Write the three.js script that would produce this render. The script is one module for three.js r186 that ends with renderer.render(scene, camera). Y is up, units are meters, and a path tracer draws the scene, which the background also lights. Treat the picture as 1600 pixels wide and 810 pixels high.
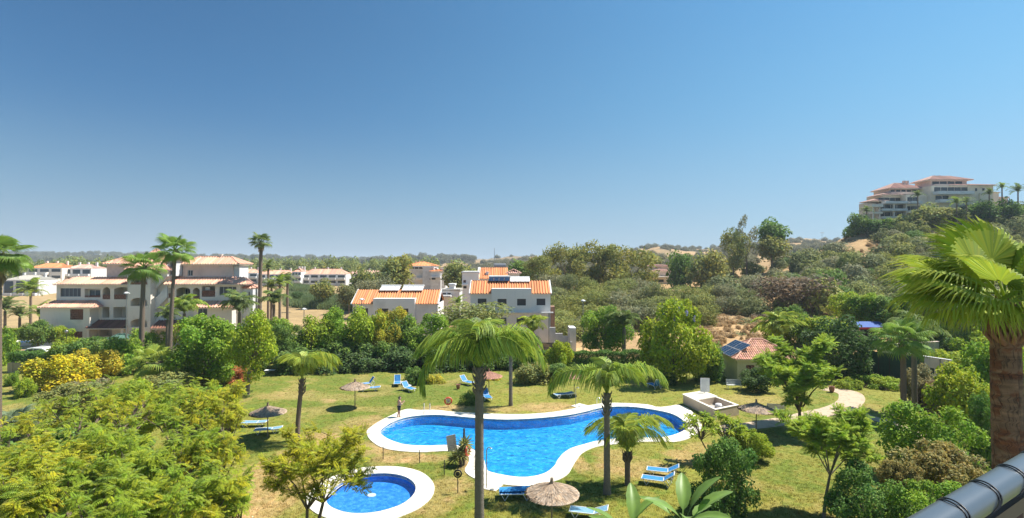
import * as THREE from 'three';
import { MarchingCubes } from 'three/addons/objects/MarchingCubes.js';

// ---------------------------------------------------------------- camera, sky, sun, exposure
const F = 850, EYE = 13, HOR = 412;            // focal length and horizon in photo pixels, eye height in metres
const scene = new THREE.Scene();
const camera = new THREE.PerspectiveCamera(2 * Math.atan(405 / F) * 180 / Math.PI, 1600 / 810, 0.05, 9000);
camera.position.set(0, EYE, 0);
camera.rotation.x = Math.atan(7 / F);
const renderer = new THREE.WebGLRenderer({ antialias: true });
renderer.toneMapping = THREE.LinearToneMapping;
renderer.toneMappingExposure = 1.85;
renderer.shadowMap.enabled = true;

const SUN = new THREE.Vector3(1.27, 2.1, -0.42).normalize();
const sun = new THREE.DirectionalLight(new THREE.Color().setRGB(1, 0.955, 0.87), 4.8);
sun.name = 'sun';
sun.position.copy(SUN).multiplyScalar(300).add(new THREE.Vector3(0, 0, -90));
sun.target.position.set(0, 0, -90);
sun.castShadow = true; sun.shadow.radius = 1; sun.shadow.mapSize.set(4096, 4096);
Object.assign(sun.shadow.camera, { left: -220, right: 220, top: 220, bottom: -220, near: 1, far: 900 });
scene.add(sun, sun.target);

function makeSky() {                           // clear summer sky: pale at the horizon, deepest blue a quarter turn away from the sun
  const w = 1024, h = 512, data = new Float32Array(w * h * 4), el0 = 0.35, saz = Math.atan2(SUN.z, SUN.x);
  const S = [Math.cos(el0) * Math.cos(saz), Math.sin(el0), Math.cos(el0) * Math.sin(saz)];
  const E = [0, 1.5, 7, 14, 25, 45, 90], DARK = [[0.42, 0.53, 0.62], [0.37, 0.49, 0.595], [0.20, 0.37, 0.54], [0.078, 0.225, 0.455], [0.050, 0.150, 0.335], [0.042, 0.13, 0.30], [0.05, 0.15, 0.33]], LITE = [[0.52, 0.73, 0.86], [0.49, 0.715, 0.86], [0.37, 0.64, 0.87], [0.25, 0.57, 0.88], [0.165, 0.455, 0.83], [0.16, 0.43, 0.80], [0.12, 0.36, 0.72]];
  const at = (tab, e, c) => { e = Math.min(90, Math.max(0, e)); let k = 0; while (k < E.length - 2 && e > E[k + 1]) k++; const t = (e - E[k]) / (E[k + 1] - E[k]); return tab[k][c] + (tab[k + 1][c] - tab[k][c]) * t; };
  const soft = (tab, e, c) => { let s = 0, n = 0; for (let q = -4; q <= 4; q++) { const g = 1 - Math.abs(q) / 5; s += g * at(tab, e + q * (0.35 + e * 0.05), c); n += g; } return s / n; };
  for (let j = 0; j < h; j++) {
    const el = ((j + 0.5) / h - 0.5) * Math.PI, e = Math.max(0, el * 180 / Math.PI), D = [0, 1, 2].map((c) => soft(DARK, e, c)), B = [0, 1, 2].map((c) => soft(LITE, e, c));
    for (let i = 0; i < w; i++) {
      const az = ((i + 0.5) / w - 0.5) * 2 * Math.PI, ce = Math.cos(Math.max(0, el)), se = Math.sin(Math.max(0, el));
      const g = ce * Math.cos(az) * S[0] + se * S[1] + ce * Math.sin(az) * S[2];
      const s = Math.max(Math.pow(Math.min(1, Math.max(0, (g + 0.25) / 1.15)), 1.8), 0.5 * Math.pow(Math.min(1, Math.max(0, -(g + 0.25) / 0.75)), 1.5));
      const o = (j * w + i) * 4;
      for (let k = 0; k < 3; k++) data[o + k] = (D[k] + (B[k] - D[k]) * s) / 1.74;
      data[o + 3] = 1;
    }
  }
  const t = new THREE.DataTexture(data, w, h, THREE.RGBAFormat, THREE.FloatType);
  t.mapping = THREE.EquirectangularReflectionMapping; t.magFilter = THREE.LinearFilter; t.minFilter = THREE.LinearFilter; t.needsUpdate = true;
  return t;
}
scene.background = makeSky();
scene.environment = scene.background;

// ---------------------------------------------------------------- helpers
const X = (px, d) => (px - 800) * d / F;                        // photo column at a depth -> x in metres
const Y = (py, d) => EYE - (py - HOR) * d / F;                  // photo row at a depth -> height in metres
const DG = (py, y = 0) => F * (EYE - y) / (py - HOR);           // depth at which level ground shows at that row
const G = (px, py, y = 0) => { const d = DG(py, y); return new THREE.Vector3(X(px, d), y, -d); };
const V = (x, y, z) => new THREE.Vector3(x, y, z);
function RNG(seed) { let s = seed | 0; return () => { s = (s + 0x6d2b79f5) | 0; let t = Math.imul(s ^ (s >>> 15), 1 | s); t = (t + Math.imul(t ^ (t >>> 7), 61 | t)) ^ t; return ((t ^ (t >>> 14)) >>> 0) / 4294967296; }; }
const clamp = (v, a = 0, b = 1) => Math.min(b, Math.max(a, v));
const lerp = (a, b, t) => a + (b - a) * t;
const sstep = (a, b, v) => { const t = clamp((v - a) / (b - a)); return t * t * (3 - 2 * t); };
const hash2 = (x, y) => { let h = Math.imul(x, 374761393) + Math.imul(y, 668265263) | 0; h = Math.imul(h ^ (h >>> 13), 1274126177); return ((h ^ (h >>> 16)) >>> 0) / 4294967296; };
function vnoise(x, y, per = 0) {
  const xi = Math.floor(x), yi = Math.floor(y), fx = x - xi, fy = y - yi, u = fx * fx * (3 - 2 * fx), v = fy * fy * (3 - 2 * fy);
  const w = (n) => per ? ((n % per) + per) % per : n;
  const a = hash2(w(xi), w(yi)), b = hash2(w(xi + 1), w(yi)), c = hash2(w(xi), w(yi + 1)), d = hash2(w(xi + 1), w(yi + 1));
  return a + (b - a) * u + (c - a) * v + (a - b - c + d) * u * v;
}
function fbm(x, y, oct = 4, per = 0) { let s = 0, a = 0.5, n = 0; for (let o = 0; o < oct; o++) { s += a * vnoise(x, y, per); n += a; a *= 0.5; x *= 2; y *= 2; per *= 2; } return s / n; }

const taken = new Map();
function numbered(name) { const n = taken.get(name) || 0; taken.set(name, n + 1); return n ? name + '_' + String(n).padStart(3, '0') : name; }
function tag(o, label, category, group) { o.userData.label = label; o.userData.category = category; if (group) o.userData.group = group; return o; }
function thing(name, label, category, pos = [0, 0, 0], turn = 0, group) {
  const o = new THREE.Group(); o.name = numbered(name); o.position.set(pos[0], pos[1], pos[2]); o.rotation.y = turn;
  tag(o, label, category, group); scene.add(o); return o;
}
function part(parent, name, geo, mat, pos, rot, scale) {
  const m = new THREE.Mesh(geo, mat); m.name = name; m.castShadow = m.receiveShadow = true;
  if (pos) m.position.set(pos[0], pos[1], pos[2]);
  if (rot) m.rotation.set(rot[0], rot[1], rot[2]);
  if (scale) (Array.isArray(scale) ? m.scale.set(...scale) : m.scale.setScalar(scale));
  (parent || scene).add(m); return m;
}
function structure(name, geo, mat) { const m = part(null, numbered(name), geo, mat); m.userData.kind = 'structure'; return m; }
function copyOf(src, label, pos, turn) { const c = src.clone(); c.name = numbered(src.name.replace(/_\d{3}$/, '')); c.userData = { ...src.userData }; if (label) c.userData.label = label; c.position.set(...pos); c.rotation.y = turn; scene.add(c); return c; }

// mesh builder: flat-shaded boxes and quads, smooth tubes and lathes, optional vertex colours
class MB {
  constructor(colors = false) { this.p = []; this.n = []; this.u = []; this.c = colors ? [] : null; this.i = []; this.col = [1, 1, 1]; }
  v(x, y, z, nx, ny, nz, u, w) { this.p.push(x, y, z); this.n.push(nx, ny, nz); this.u.push(u, w); if (this.c) this.c.push(...this.col); return this.p.length / 3 - 1; }
  tri(a, b, c) {
    const ux = b[0] - a[0], uy = b[1] - a[1], uz = b[2] - a[2], vx = c[0] - a[0], vy = c[1] - a[1], vz = c[2] - a[2];
    let nx = uy * vz - uz * vy, ny = uz * vx - ux * vz, nz = ux * vy - uy * vx; const l = Math.hypot(nx, ny, nz) || 1; nx /= l; ny /= l; nz /= l;
    const k = this.p.length / 3; this.v(...a, nx, ny, nz, 0, 0); this.v(...b, nx, ny, nz, 1, 0); this.v(...c, nx, ny, nz, 0, 1); this.i.push(k, k + 1, k + 2);
  }
  quad(a, b, c, d) {
    const ux = b[0] - a[0], uy = b[1] - a[1], uz = b[2] - a[2], vx = d[0] - a[0], vy = d[1] - a[1], vz = d[2] - a[2];
    let nx = uy * vz - uz * vy, ny = uz * vx - ux * vz, nz = ux * vy - uy * vx; const l = Math.hypot(nx, ny, nz) || 1; nx /= l; ny /= l; nz /= l;
    const k = this.p.length / 3, W = Math.hypot(ux, uy, uz), Hh = Math.hypot(vx, vy, vz);
    this.v(...a, nx, ny, nz, 0, 0); this.v(...b, nx, ny, nz, W, 0); this.v(...c, nx, ny, nz, W, Hh); this.v(...d, nx, ny, nz, 0, Hh); this.i.push(k, k + 1, k + 2, k, k + 2, k + 3);
  }
  box(cx, cy, cz, w, h, d, ry = 0) {
    const c = Math.cos(ry), s = Math.sin(ry), q = (x, y, z) => [cx + x * c + z * s, cy + y, cz - x * s + z * c]; w /= 2; h /= 2; d /= 2;
    this.quad(q(-w, -h, d), q(w, -h, d), q(w, h, d), q(-w, h, d)); this.quad(q(w, -h, -d), q(-w, -h, -d), q(-w, h, -d), q(w, h, -d));
    this.quad(q(w, -h, d), q(w, -h, -d), q(w, h, -d), q(w, h, d)); this.quad(q(-w, -h, -d), q(-w, -h, d), q(-w, h, d), q(-w, h, -d));
    this.quad(q(-w, h, d), q(w, h, d), q(w, h, -d), q(-w, h, -d)); this.quad(q(-w, -h, -d), q(w, -h, -d), q(w, -h, d), q(-w, -h, d)); return this;
  }
  span(x0, x1, y0, y1, z0, z1) { return this.box((x0 + x1) / 2, (y0 + y1) / 2, (z0 + z1) / 2, Math.abs(x1 - x0), Math.abs(y1 - y0), Math.abs(z1 - z0)); }
  tube(pts, radii, seg = 6, capEnds = true) {                       // pts: Vector3[]
    const n = pts.length, rings = []; let ref = null, run = 0;
    for (let k = 0; k < n; k++) {
      const t = V(0, 0, 0).subVectors(pts[Math.min(n - 1, k + 1)], pts[Math.max(0, k - 1)]).normalize();
      if (!ref) { ref = Math.abs(t.y) > 0.9 ? V(1, 0, 0) : V(0, 1, 0); ref.cross(t).normalize(); } else { ref.addScaledVector(t, -ref.dot(t)).normalize(); }
      const b = V(0, 0, 0).crossVectors(t, ref), r = Array.isArray(radii) ? radii[k] : radii, ring = [];
      if (k) run += pts[k].distanceTo(pts[k - 1]);
      for (let s = 0; s <= seg; s++) {
        const a = s / seg * 2 * Math.PI, ca = Math.cos(a), sa = Math.sin(a), nx = ref.x * ca + b.x * sa, ny = ref.y * ca + b.y * sa, nz = ref.z * ca + b.z * sa;
        ring.push(this.v(pts[k].x + nx * r, pts[k].y + ny * r, pts[k].z + nz * r, nx, ny, nz, s / seg * 2 * Math.PI * Math.max(r, 0.02), run));
      }
      rings.push(ring);
    }
    for (let k = 0; k < n - 1; k++) for (let s = 0; s < seg; s++) { const a = rings[k][s], b = rings[k][s + 1], c = rings[k + 1][s + 1], d = rings[k + 1][s]; this.i.push(a, b, c, a, c, d); }
    if (capEnds) for (const k of [0, n - 1]) { const t = V(0, 0, 0).subVectors(pts[k], pts[k ? k - 1 : 1]).normalize(), m = this.v(pts[k].x, pts[k].y, pts[k].z, t.x, t.y, t.z, 0, 0); for (let s = 0; s < seg; s++) this.i.push(m, rings[k][k ? s : s + 1], rings[k][k ? s + 1 : s]); }
    return this;
  }
  bar(a, b, r, seg = 6) { return this.tube([V(...a), V(...b)], r, seg); }
  lathe(prof, seg = 16, cx = 0, cy = 0, cz = 0) {
    const base = this.p.length / 3;
    prof.forEach(([r, y], k) => {
      const a = prof[Math.max(0, k - 1)], b = prof[Math.min(prof.length - 1, k + 1)]; let nr = b[1] - a[1], ny = -(b[0] - a[0]); const l = Math.hypot(nr, ny) || 1; nr /= l; ny /= l;
      for (let s = 0; s <= seg; s++) { const t = s / seg * 2 * Math.PI; this.v(cx + r * Math.cos(t), cy + y, cz + r * Math.sin(t), nr * Math.cos(t), ny, nr * Math.sin(t), s / seg * 6.28 * Math.max(0.1, prof[0][0]), y); }
    });
    for (let k = 0; k < prof.length - 1; k++) for (let s = 0; s < seg; s++) { const a = base + k * (seg + 1) + s, b = a + seg + 1; this.i.push(a, b, b + 1, a, b + 1, a + 1); }
    return this;
  }
  // barrel-tiled roof face: eave from o along e (unit) for L, up is the vector from eave to ridge, a and b the hip insets at both ends
  tiles(o, e, L, up, a = 0, b = 0, pitch = 0.3, rows = 0) {
    const nrm = V(0, 0, 0).crossVectors(V(...e), V(...up)).normalize(); if (nrm.y < 0) nrm.negate();
    const cols = Math.max(2, Math.round(L / pitch)), w = L / cols, pk = pitch * 0.36, prof = [[0, 0], [0.14, 0.62 * pk], [0.34, pk], [0.54, 0.62 * pk], [0.68, 0.0], [1, 0]], sl = Math.hypot(...up), R = rows ? Math.max(1, Math.round(sl / rows)) : 1;
    const vm = (s) => Math.max(0.02, Math.min(1, a > 0 ? s / a : 1, b > 0 ? (L - s) / b : 1));
    for (let c = 0; c < cols; c++) for (let r = 0; r < R; r++) {
      const tone = 0.78 + 0.44 * hash2(c + Math.round(o[0] * 7) + 500, r + Math.round(o[1] * 13 + o[2] * 3)); if (this.c) this.col = [tone, tone * (0.93 + 0.12 * hash2(c * 3, r * 5 + 9)), tone * (0.9 + 0.18 * hash2(c, r + 77))];
      for (let k = 0; k < prof.length - 1; k++) {
        const P = (q, t, lift) => { const s = (c + prof[q][0]) * w, vv = Math.min(vm(s), t), h = prof[q][1] + lift; return [o[0] + e[0] * s + up[0] * vv + nrm.x * h, o[1] + e[1] * s + up[1] * vv + nrm.y * h, o[2] + e[2] * s + up[2] * vv + nrm.z * h]; };
        const t0 = r / R, t1 = (r + 1) / R; if (t0 >= Math.max(vm((c + prof[k][0]) * w), vm((c + prof[k + 1][0]) * w))) continue;
        this.quad(P(k, t0, R > 1 ? 0.03 : 0), P(k + 1, t0, R > 1 ? 0.03 : 0), P(k + 1, t1, 0), P(k, t1, 0));
      }
    }
    this.col = [1, 1, 1]; return this;
  }
  build() {
    const g = new THREE.BufferGeometry(), f = (a, k) => new THREE.BufferAttribute(new Float32Array(a), k);
    g.setAttribute('position', f(this.p, 3)); g.setAttribute('normal', f(this.n, 3)); g.setAttribute('uv', f(this.u, 2)); if (this.c) g.setAttribute('color', f(this.c, 3));
    g.setIndex(this.i.length > 65000 * 3 || this.p.length / 3 > 65000 ? new THREE.BufferAttribute(new Uint32Array(this.i), 1) : this.i); return g;
  }
}
const mb = (f, c) => { const m = new MB(c); f(m); return m.build(); };
const boxGeo = (x0, x1, y0, y1, z0, z1) => mb((m) => m.span(x0, x1, y0, y1, z0, z1));

// textures
function dataTex(n, f, srgb = true, m = n) {
  const d = new Uint8Array(n * m * 4);
  for (let j = 0; j < m; j++) for (let i = 0; i < n; i++) { const c = f(i / n, j / m, i, j), o = (j * n + i) * 4; d[o] = clamp(c[0]) * 255; d[o + 1] = clamp(c[1]) * 255; d[o + 2] = clamp(c[2]) * 255; d[o + 3] = 255; }
  const t = new THREE.DataTexture(d, n, m); t.wrapS = t.wrapT = THREE.RepeatWrapping; t.magFilter = THREE.LinearFilter; t.minFilter = THREE.LinearMipmapLinearFilter; if (srgb) t.colorSpace = THREE.SRGBColorSpace; t.needsUpdate = true; return t;
}
const rep = (t, x, y = x) => { const c = t.clone(); c.repeat.set(x, y); c.needsUpdate = true; return c; };
const grainTex = dataTex(512, (u, v) => { const n = 0.84 + 0.16 * fbm(u * 8, v * 8, 5, 8) + 0.05 * (fbm(u * 64, v * 64, 2, 64) - 0.5); return [n, n, n]; });
const roughTex = dataTex(256, (u, v) => { const n = fbm(u * 16, v * 16, 4, 16); return [n, n, n]; }, false);
const stainTex = dataTex(512, (u, v) => { const a = fbm(u * 6, v * 6, 5, 6), streak = fbm(u * 40, v * 4, 3, 4); const n = 0.97 - 0.07 * sstep(0.5, 0.8, a) - 0.035 * sstep(0.55, 0.85, streak); return [n, n * 0.992, n * 0.975]; });
const C = (r, g, b) => new THREE.Color().setRGB(r, g, b);
const mat = (r, g, b, o = {}) => new THREE.MeshStandardMaterial({ color: C(r, g, b), roughness: 0.85, ...o });
const leafMat = (r, g, b, o = {}) => new THREE.MeshPhysicalMaterial({ color: C(r, g, b), roughness: 0.93, transmission: 0.42, thickness: 0, vertexColors: true, side: THREE.DoubleSide, specularIntensity: 0.35, ...o });

const M = {
  plaster: mat(0.86, 0.775, 0.68, { map: rep(stainTex, 0.12), bumpMap: rep(roughTex, 0.5), bumpScale: 0.006 }),
  pinkPlaster: mat(0.78, 0.62, 0.55, { map: rep(stainTex, 0.1) }),
  white: mat(0.80, 0.79, 0.77, { map: rep(grainTex, 0.2) }),
  coolWhite: mat(0.84, 0.83, 0.83, { map: rep(stainTex, 0.08) }),
  cream: mat(0.80, 0.71, 0.58, { map: rep(stainTex, 0.1) }),
  yellowPlaster: mat(0.66, 0.60, 0.36, { map: rep(stainTex, 0.15) }),
  tile: mat(0.64, 0.36, 0.25, { vertexColors: true }),
  tileOrange: mat(0.62, 0.25, 0.10, { vertexColors: true }),
  tileBrown: mat(0.22, 0.10, 0.065, { vertexColors: true }),
  tilePink: mat(0.55, 0.34, 0.27, { vertexColors: true }),
  terracotta: mat(0.30, 0.14, 0.09),
  glass: mat(0.045, 0.055, 0.06, { roughness: 0.06, metalness: 0.1 }),
  blindGlass: mat(0.07, 0.072, 0.08, { roughness: 0.35 }),
  shutter: mat(0.062, 0.06, 0.066, { roughness: 0.6 }),
  frame: mat(0.60, 0.59, 0.57, { roughness: 0.5 }),
  darkMetal: mat(0.035, 0.035, 0.035, { roughness: 0.45, metalness: 0.3 }),
  greyMetal: mat(0.32, 0.32, 0.31, { roughness: 0.4, metalness: 0.7 }),
  steel: mat(0.62, 0.62, 0.62, { roughness: 0.22, metalness: 1 }),
  concrete: mat(0.42, 0.40, 0.36, { map: rep(stainTex, 0.3) }),
  bark: mat(0.17, 0.125, 0.085, { map: rep(grainTex, 1.2), bumpMap: rep(roughTex, 3), bumpScale: 0.03 }),
  darkBark: mat(0.085, 0.065, 0.048, { bumpMap: rep(roughTex, 3), bumpScale: 0.02 }),
  greyBark: mat(0.25, 0.21, 0.165, { map: rep(grainTex, 1.5), bumpMap: rep(roughTex, 3), bumpScale: 0.03 }),
  palmBark: mat(0.25, 0.185, 0.135, { map: rep(grainTex, 2, 8), bumpMap: rep(roughTex, 1, 6), bumpScale: 0.04 }),
  solar: mat(0.018, 0.03, 0.06, { roughness: 0.12, metalness: 0.2 }),
};

// ---------------------------------------------------------------- terrain
const COLS = [-600, 0, 150, 300, 550, 700, 850, 950, 1030, 1090, 1150, 1250, 1350, 1450, 1600, 2100];
const ROWS = [74, 90, 110, 130, 160, 200, 240, 300, 420, 600, 900, 1400, 2500, 4500];
const TAB = [
  [0, 0, 0, 0, 0, 0, 0, 0, 0, 0, 0, 0, 0, 0, 0, 0],
  [0, 0, 0, 0, 0, 0.3, 0.8, 1, 1, 1.2, 1.5, 1.5, 1, 1, 1, 1],
  [0, 0, 0, 0, 0.2, 0.8, 1.5, 2, 2, 2.2, 2.6, 3, 3, 3, 3, 4],
  [0, 0, 0, 0, 0.5, 1, 2, 2.5, 3, 3.2, 3.6, 5, 6, 7, 8, 9],
  [0.5, 0.5, 0.5, 0.5, 1, 1.5, 2.5, 3.5, 4, 4.5, 5.5, 9, 13, 16, 17, 20],
  [1, 1, 1, 1, 1.5, 2, 3, 4.5, 5.5, 6.5, 8.5, 15, 25, 28.5, 31, 36],
  [1.5, 1.5, 1.5, 1.5, 2, 2.5, 3.5, 5, 7, 8.5, 11, 16, 24, 28.5, 33, 38],
  [2, 2, 2, 2, 2.5, 3, 4.5, 6, 8, 10, 14, 15, 18, 22, 26, 30],
  [3, 3, 3, 3, 3, 4, 6, 8, 15, 13, 17, 18, 18, 20, 24, 28],
  [4, 4, 4, 4, 4, 6, 10, 15, 26, 20, 28, 31, 28, 28, 30, 30],
  [8, 10, 10, 9, 6, 12, 20, 26, 42, 36, 44, 52, 44, 40, 40, 40],
  [22, 26, 27, 22, 12, 16, 24, 26, 38, 40, 44, 48, 44, 40, 40, 40],
  [24, 26, 26, 24, 18, 18, 22, 24, 30, 30, 30, 30, 30, 30, 30, 30],
  [24, 26, 26, 24, 20, 20, 22, 24, 26, 26, 26, 26, 26, 26, 26, 26]];
const find = (a, v) => { let k = 0; while (k < a.length - 2 && v > a[k + 1]) k++; return k; };
function tableY(u, d) {
  const i = find(COLS, u), j = find(ROWS, d), s = sstep(0, 1, clamp((u - COLS[i]) / (COLS[i + 1] - COLS[i]))), t = clamp((d - ROWS[j]) / (ROWS[j + 1] - ROWS[j])), t2 = lerp(t, sstep(0, 1, t), 0.5);
  return lerp(lerp(TAB[j][i], TAB[j][i + 1], s), lerp(TAB[j + 1][i], TAB[j + 1][i + 1], s), t2);
}
function terrainY(x, z) {
  const d = Math.max(4, -z), u = 800 + F * x / d;
  if (d < 70) return -2.2;
  const y = tableY(u, d), rough = clamp((d - 76) / 60) * clamp(y / 4 + 0.1);
  return lerp(-2.2, y - 0.02, sstep(70, 73.5, d)) + rough * (fbm(x * 0.045, z * 0.045, 4) - 0.5) * (2.2 + d * 0.009) + clamp((d - 300) / 400) * (fbm(x * 0.006 + 9, z * 0.006, 4) - 0.5) * d * 0.02;
}
const groundY = (x, z) => (-z < 73 ? 0 : terrainY(x, z));
(() => {
  const nu = 260, ds = []; for (let d = 64; d < 6000; d *= d < 260 ? 1.013 : 1.03) ds.push(d);
  const m = new MB(true), us = []; for (let i = 0; i <= nu; i++) us.push(lerp(-560, 2160, i / nu));
  for (const d of ds) for (const u of us) {
    const x = X(u, d), z = -d, y = terrainY(x, z);
    const n1 = fbm(x * 0.03, z * 0.03, 4), n2 = fbm(x * 0.008 + 40, z * 0.008, 3), n3 = fbm(x * 0.2, z * 0.2, 2);
    let c = [0.47, 0.30, 0.135];                                               // dry grass and earth
    const brush = clamp(sstep(0.5, 0.66, n1) * sstep(1.5, 5, y) * (d < 260 ? 0.35 : 0.8) + sstep(700, 1100, d) * 0.55 * sstep(0.4, 0.55, n1));
    c = [lerp(c[0], 0.125, brush), lerp(c[1], 0.115, brush), lerp(c[2], 0.06, brush)];
    if (u < 620 && d < 420) c = [lerp(0.46, 0.40, n2), lerp(0.325, 0.27, n2), lerp(0.15, 0.12, n2)];
    if (d > 1050 && u < 700) c = [0.15, 0.14, 0.09];
    const k = 0.8 + 0.4 * n3; m.col = [c[0] * k, c[1] * k, c[2] * k];
    const e = 0.6 + d * 0.004, dx = terrainY(x + e, z) - terrainY(x - e, z), dz = terrainY(x, z + e) - terrainY(x, z - e), l = Math.hypot(dx, 2 * e, dz);
    m.v(x, y, z, -dx / l, 2 * e / l, -dz / l, x * 0.11, z * 0.11);
  }
  for (let j = 0; j < ds.length - 1; j++) for (let i = 0; i < nu; i++) { const a = j * (nu + 1) + i, b = a + nu + 1; m.i.push(a, a + 1, b + 1, a, b + 1, b); }
  structure('terrain', m.build(), mat(1, 1, 1, { vertexColors: true, map: rep(grainTex, 1), roughness: 1, bumpMap: rep(roughTex, 2), bumpScale: 0.12 }));
})();

// ---------------------------------------------------------------- pools: outlines traced on the ground plane
const ring = (pts, n = 180, y = 0) => { const c = new THREE.CatmullRomCurve3(pts.map(([a, b]) => G(a, b, y)), true, 'centripetal'); return c.getSpacedPoints(n).slice(0, n); };
const POOL_IN = ring([[594, 675], [601, 667.5], [616, 658.8], [635, 652.8], [657, 649.6], [680, 648.6], [704, 650], [741, 653.2], [782, 655.8], [815, 655.3], [852, 652.8], [890, 648.6], [915, 643.6], [936, 638.4], [956, 636], [985, 636], [1010, 638.8], [1045, 645.6], [1057, 650.5], [1069, 659], [1074, 668], [1061, 677], [1045, 682], [1028, 684], [1007, 684.3], [985, 684.5], [960, 686], [935, 689], [912, 695], [895, 700], [882, 707.5], [872, 718.5], [866, 729], [852, 739.5], [833, 744.8], [812, 746], [791, 743.5], [773, 739.8], [763, 737], [759, 730], [756, 719], [750, 710], [740, 703.5], [728, 699], [712, 696.5], [697, 696], [672, 696.9], [647, 696.5], [630, 694.4], [615, 690], [602, 683.8]]);
const POOL_OUT = ring([[574, 673], [585, 663.8], [601, 654.4], [613, 648.8], [627, 642], [640, 639.2], [651, 641], [680, 641], [710, 644], [759, 646.3], [790, 647.6], [827, 647.3], [865, 644], [890, 640], [917, 634.5], [939, 631], [956, 630], [990, 631], [1014, 633], [1027, 636.5], [1045, 635], [1059, 633], [1072, 637], [1085, 648], [1095, 662], [1095, 670], [1087, 679], [1070, 687.5], [1052, 691], [1036, 690.5], [1000, 691], [960, 694.5], [930, 699], [910, 708], [902, 717], [894, 730], [887, 741], [872, 750], [850, 756], [830, 759], [809, 759.4], [785, 757], [764, 753.5], [743, 748.5], [731, 741.8], [726, 735], [730, 727], [733, 718], [728, 709.5], [716, 706], [699, 705], [660, 706.9], [630, 705.6], [607, 702.5], [593, 698], [582, 690.6], [575, 682.5]]);
const KID_IN = ring([[510, 781], [519, 766], [537, 753], [560, 744.4], [584, 740.4], [608, 740], [629, 743.5], [644, 751], [650.5, 762], [645.5, 775], [629, 787.8], [602, 797.5], [575, 802], [548, 802], [527, 796.8], [514.5, 790]], 90);
const KID_OUT = ring([[478, 780], [486, 769], [507, 752], [537, 738], [567, 731], [597, 728.8], [627, 729.9], [654, 736], [671, 746.5], [679, 760], [675, 776.5], [657, 793], [632, 805], [605, 814], [567, 818.5], [530, 815.5], [500, 805], [483, 793]], 90);
const shapeOf = (pts) => new THREE.Shape(pts.map((p) => new THREE.Vector2(p.x, -p.z)));
const holeOf = (pts) => new THREE.Path(pts.map((p) => new THREE.Vector2(p.x, -p.z)));
function slab(outer, hole, y0, y1, bevel = 0.02) {
  const s = shapeOf(outer); if (hole) s.holes.push(holeOf(hole));
  const g = new THREE.ExtrudeGeometry(s, { depth: y1 - y0 - 2 * bevel, bevelEnabled: bevel > 0, bevelSize: bevel, bevelThickness: bevel, bevelOffset: -bevel, bevelSegments: 2, curveSegments: 1 });
  g.rotateX(-Math.PI / 2); g.translate(0, y0 + bevel, 0); return g;
}
function flat(outer, y, uvScale = 1) { const g = new THREE.ShapeGeometry(shapeOf(outer)); g.rotateX(-Math.PI / 2); g.translate(0, y, 0); return g; }
const copingTex = dataTex(512, (u, v) => { const a = fbm(u * 10, v * 10, 5, 10), s = fbm(u * 70, v * 70, 2, 70); const n = 0.97 - 0.12 * sstep(0.52, 0.75, a) - 0.05 * s; return [n, n * 0.985, n * 0.95]; });
const copingMat = mat(0.82, 0.78, 0.70, { map: rep(copingTex, 0.25), bumpMap: rep(roughTex, 2), bumpScale: 0.003, roughness: 0.8 });
const mosaic = (a, b, c) => dataTex(1024, (u, v, i, j) => {                   // small glass mosaic tiles, random blues, pale grout; broad patches paint in caustic light
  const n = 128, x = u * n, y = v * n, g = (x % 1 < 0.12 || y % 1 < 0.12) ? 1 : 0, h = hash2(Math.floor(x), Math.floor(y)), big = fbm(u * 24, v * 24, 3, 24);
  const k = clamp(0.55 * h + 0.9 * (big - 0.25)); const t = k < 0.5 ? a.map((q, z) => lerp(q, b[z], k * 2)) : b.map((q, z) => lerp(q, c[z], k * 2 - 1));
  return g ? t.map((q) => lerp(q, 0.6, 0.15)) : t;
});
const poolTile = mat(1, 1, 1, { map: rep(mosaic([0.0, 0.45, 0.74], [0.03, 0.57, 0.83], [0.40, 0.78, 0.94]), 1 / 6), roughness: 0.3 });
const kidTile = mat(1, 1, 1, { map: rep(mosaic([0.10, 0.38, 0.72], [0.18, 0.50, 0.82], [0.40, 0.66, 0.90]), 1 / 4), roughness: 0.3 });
const waveTex = dataTex(512, (u, v) => { const w = (s, q) => 1 - Math.abs(2 * fbm(u * s + q, v * s, 2, 0) - 1); const a = fbm(u * 12 + fbm(u * 9, v * 9, 2, 9) * 1.5, v * 12, 4, 12), b = fbm(u * 30, v * 30 + a, 3, 30); const n = 0.62 * a + 0.38 * b; return [n, n, n]; }, false);
function makePool(name, label, inner, outer, depth, waterDrop, tile, waveScale, bump) {
  const t = thing(name, label, 'swimming pool');
  const coping = part(t, 'coping', slab(outer, inner, -0.14, 0.05, 0.018), copingMat);
  const walls = mb((m) => { let run = 0; for (let k = 0; k < inner.length; k++) { const a = inner[k], b = inner[(k + 1) % inner.length], L = a.distanceTo(b), i0 = m.p.length / 3; m.quad([a.x, -depth, a.z], [b.x, -depth, b.z], [b.x, -0.005, b.z], [a.x, -0.005, a.z]); for (let q = 0; q < 4; q++) m.u[(i0 + q) * 2] += run; run += L; } });
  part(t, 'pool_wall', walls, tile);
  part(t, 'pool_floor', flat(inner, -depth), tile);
  const w = new THREE.MeshPhysicalMaterial({ color: C(0.86, 0.97, 1), roughness: 0.03, transmission: 1, thickness: 0, ior: 1.33, bumpMap: rep(waveTex, waveScale), bumpScale: bump });
  part(t, 'water', flat(inner, -waterDrop), w);
  return t;
}
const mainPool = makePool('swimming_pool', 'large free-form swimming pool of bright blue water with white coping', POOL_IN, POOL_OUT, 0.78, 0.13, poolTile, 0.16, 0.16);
const kidPool = makePool('paddling_pool', 'small oval paddling pool with wide white rim beside the palm', KID_IN, KID_OUT, 0.46, 0.16, kidTile, 0.3, 0.012);
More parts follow.
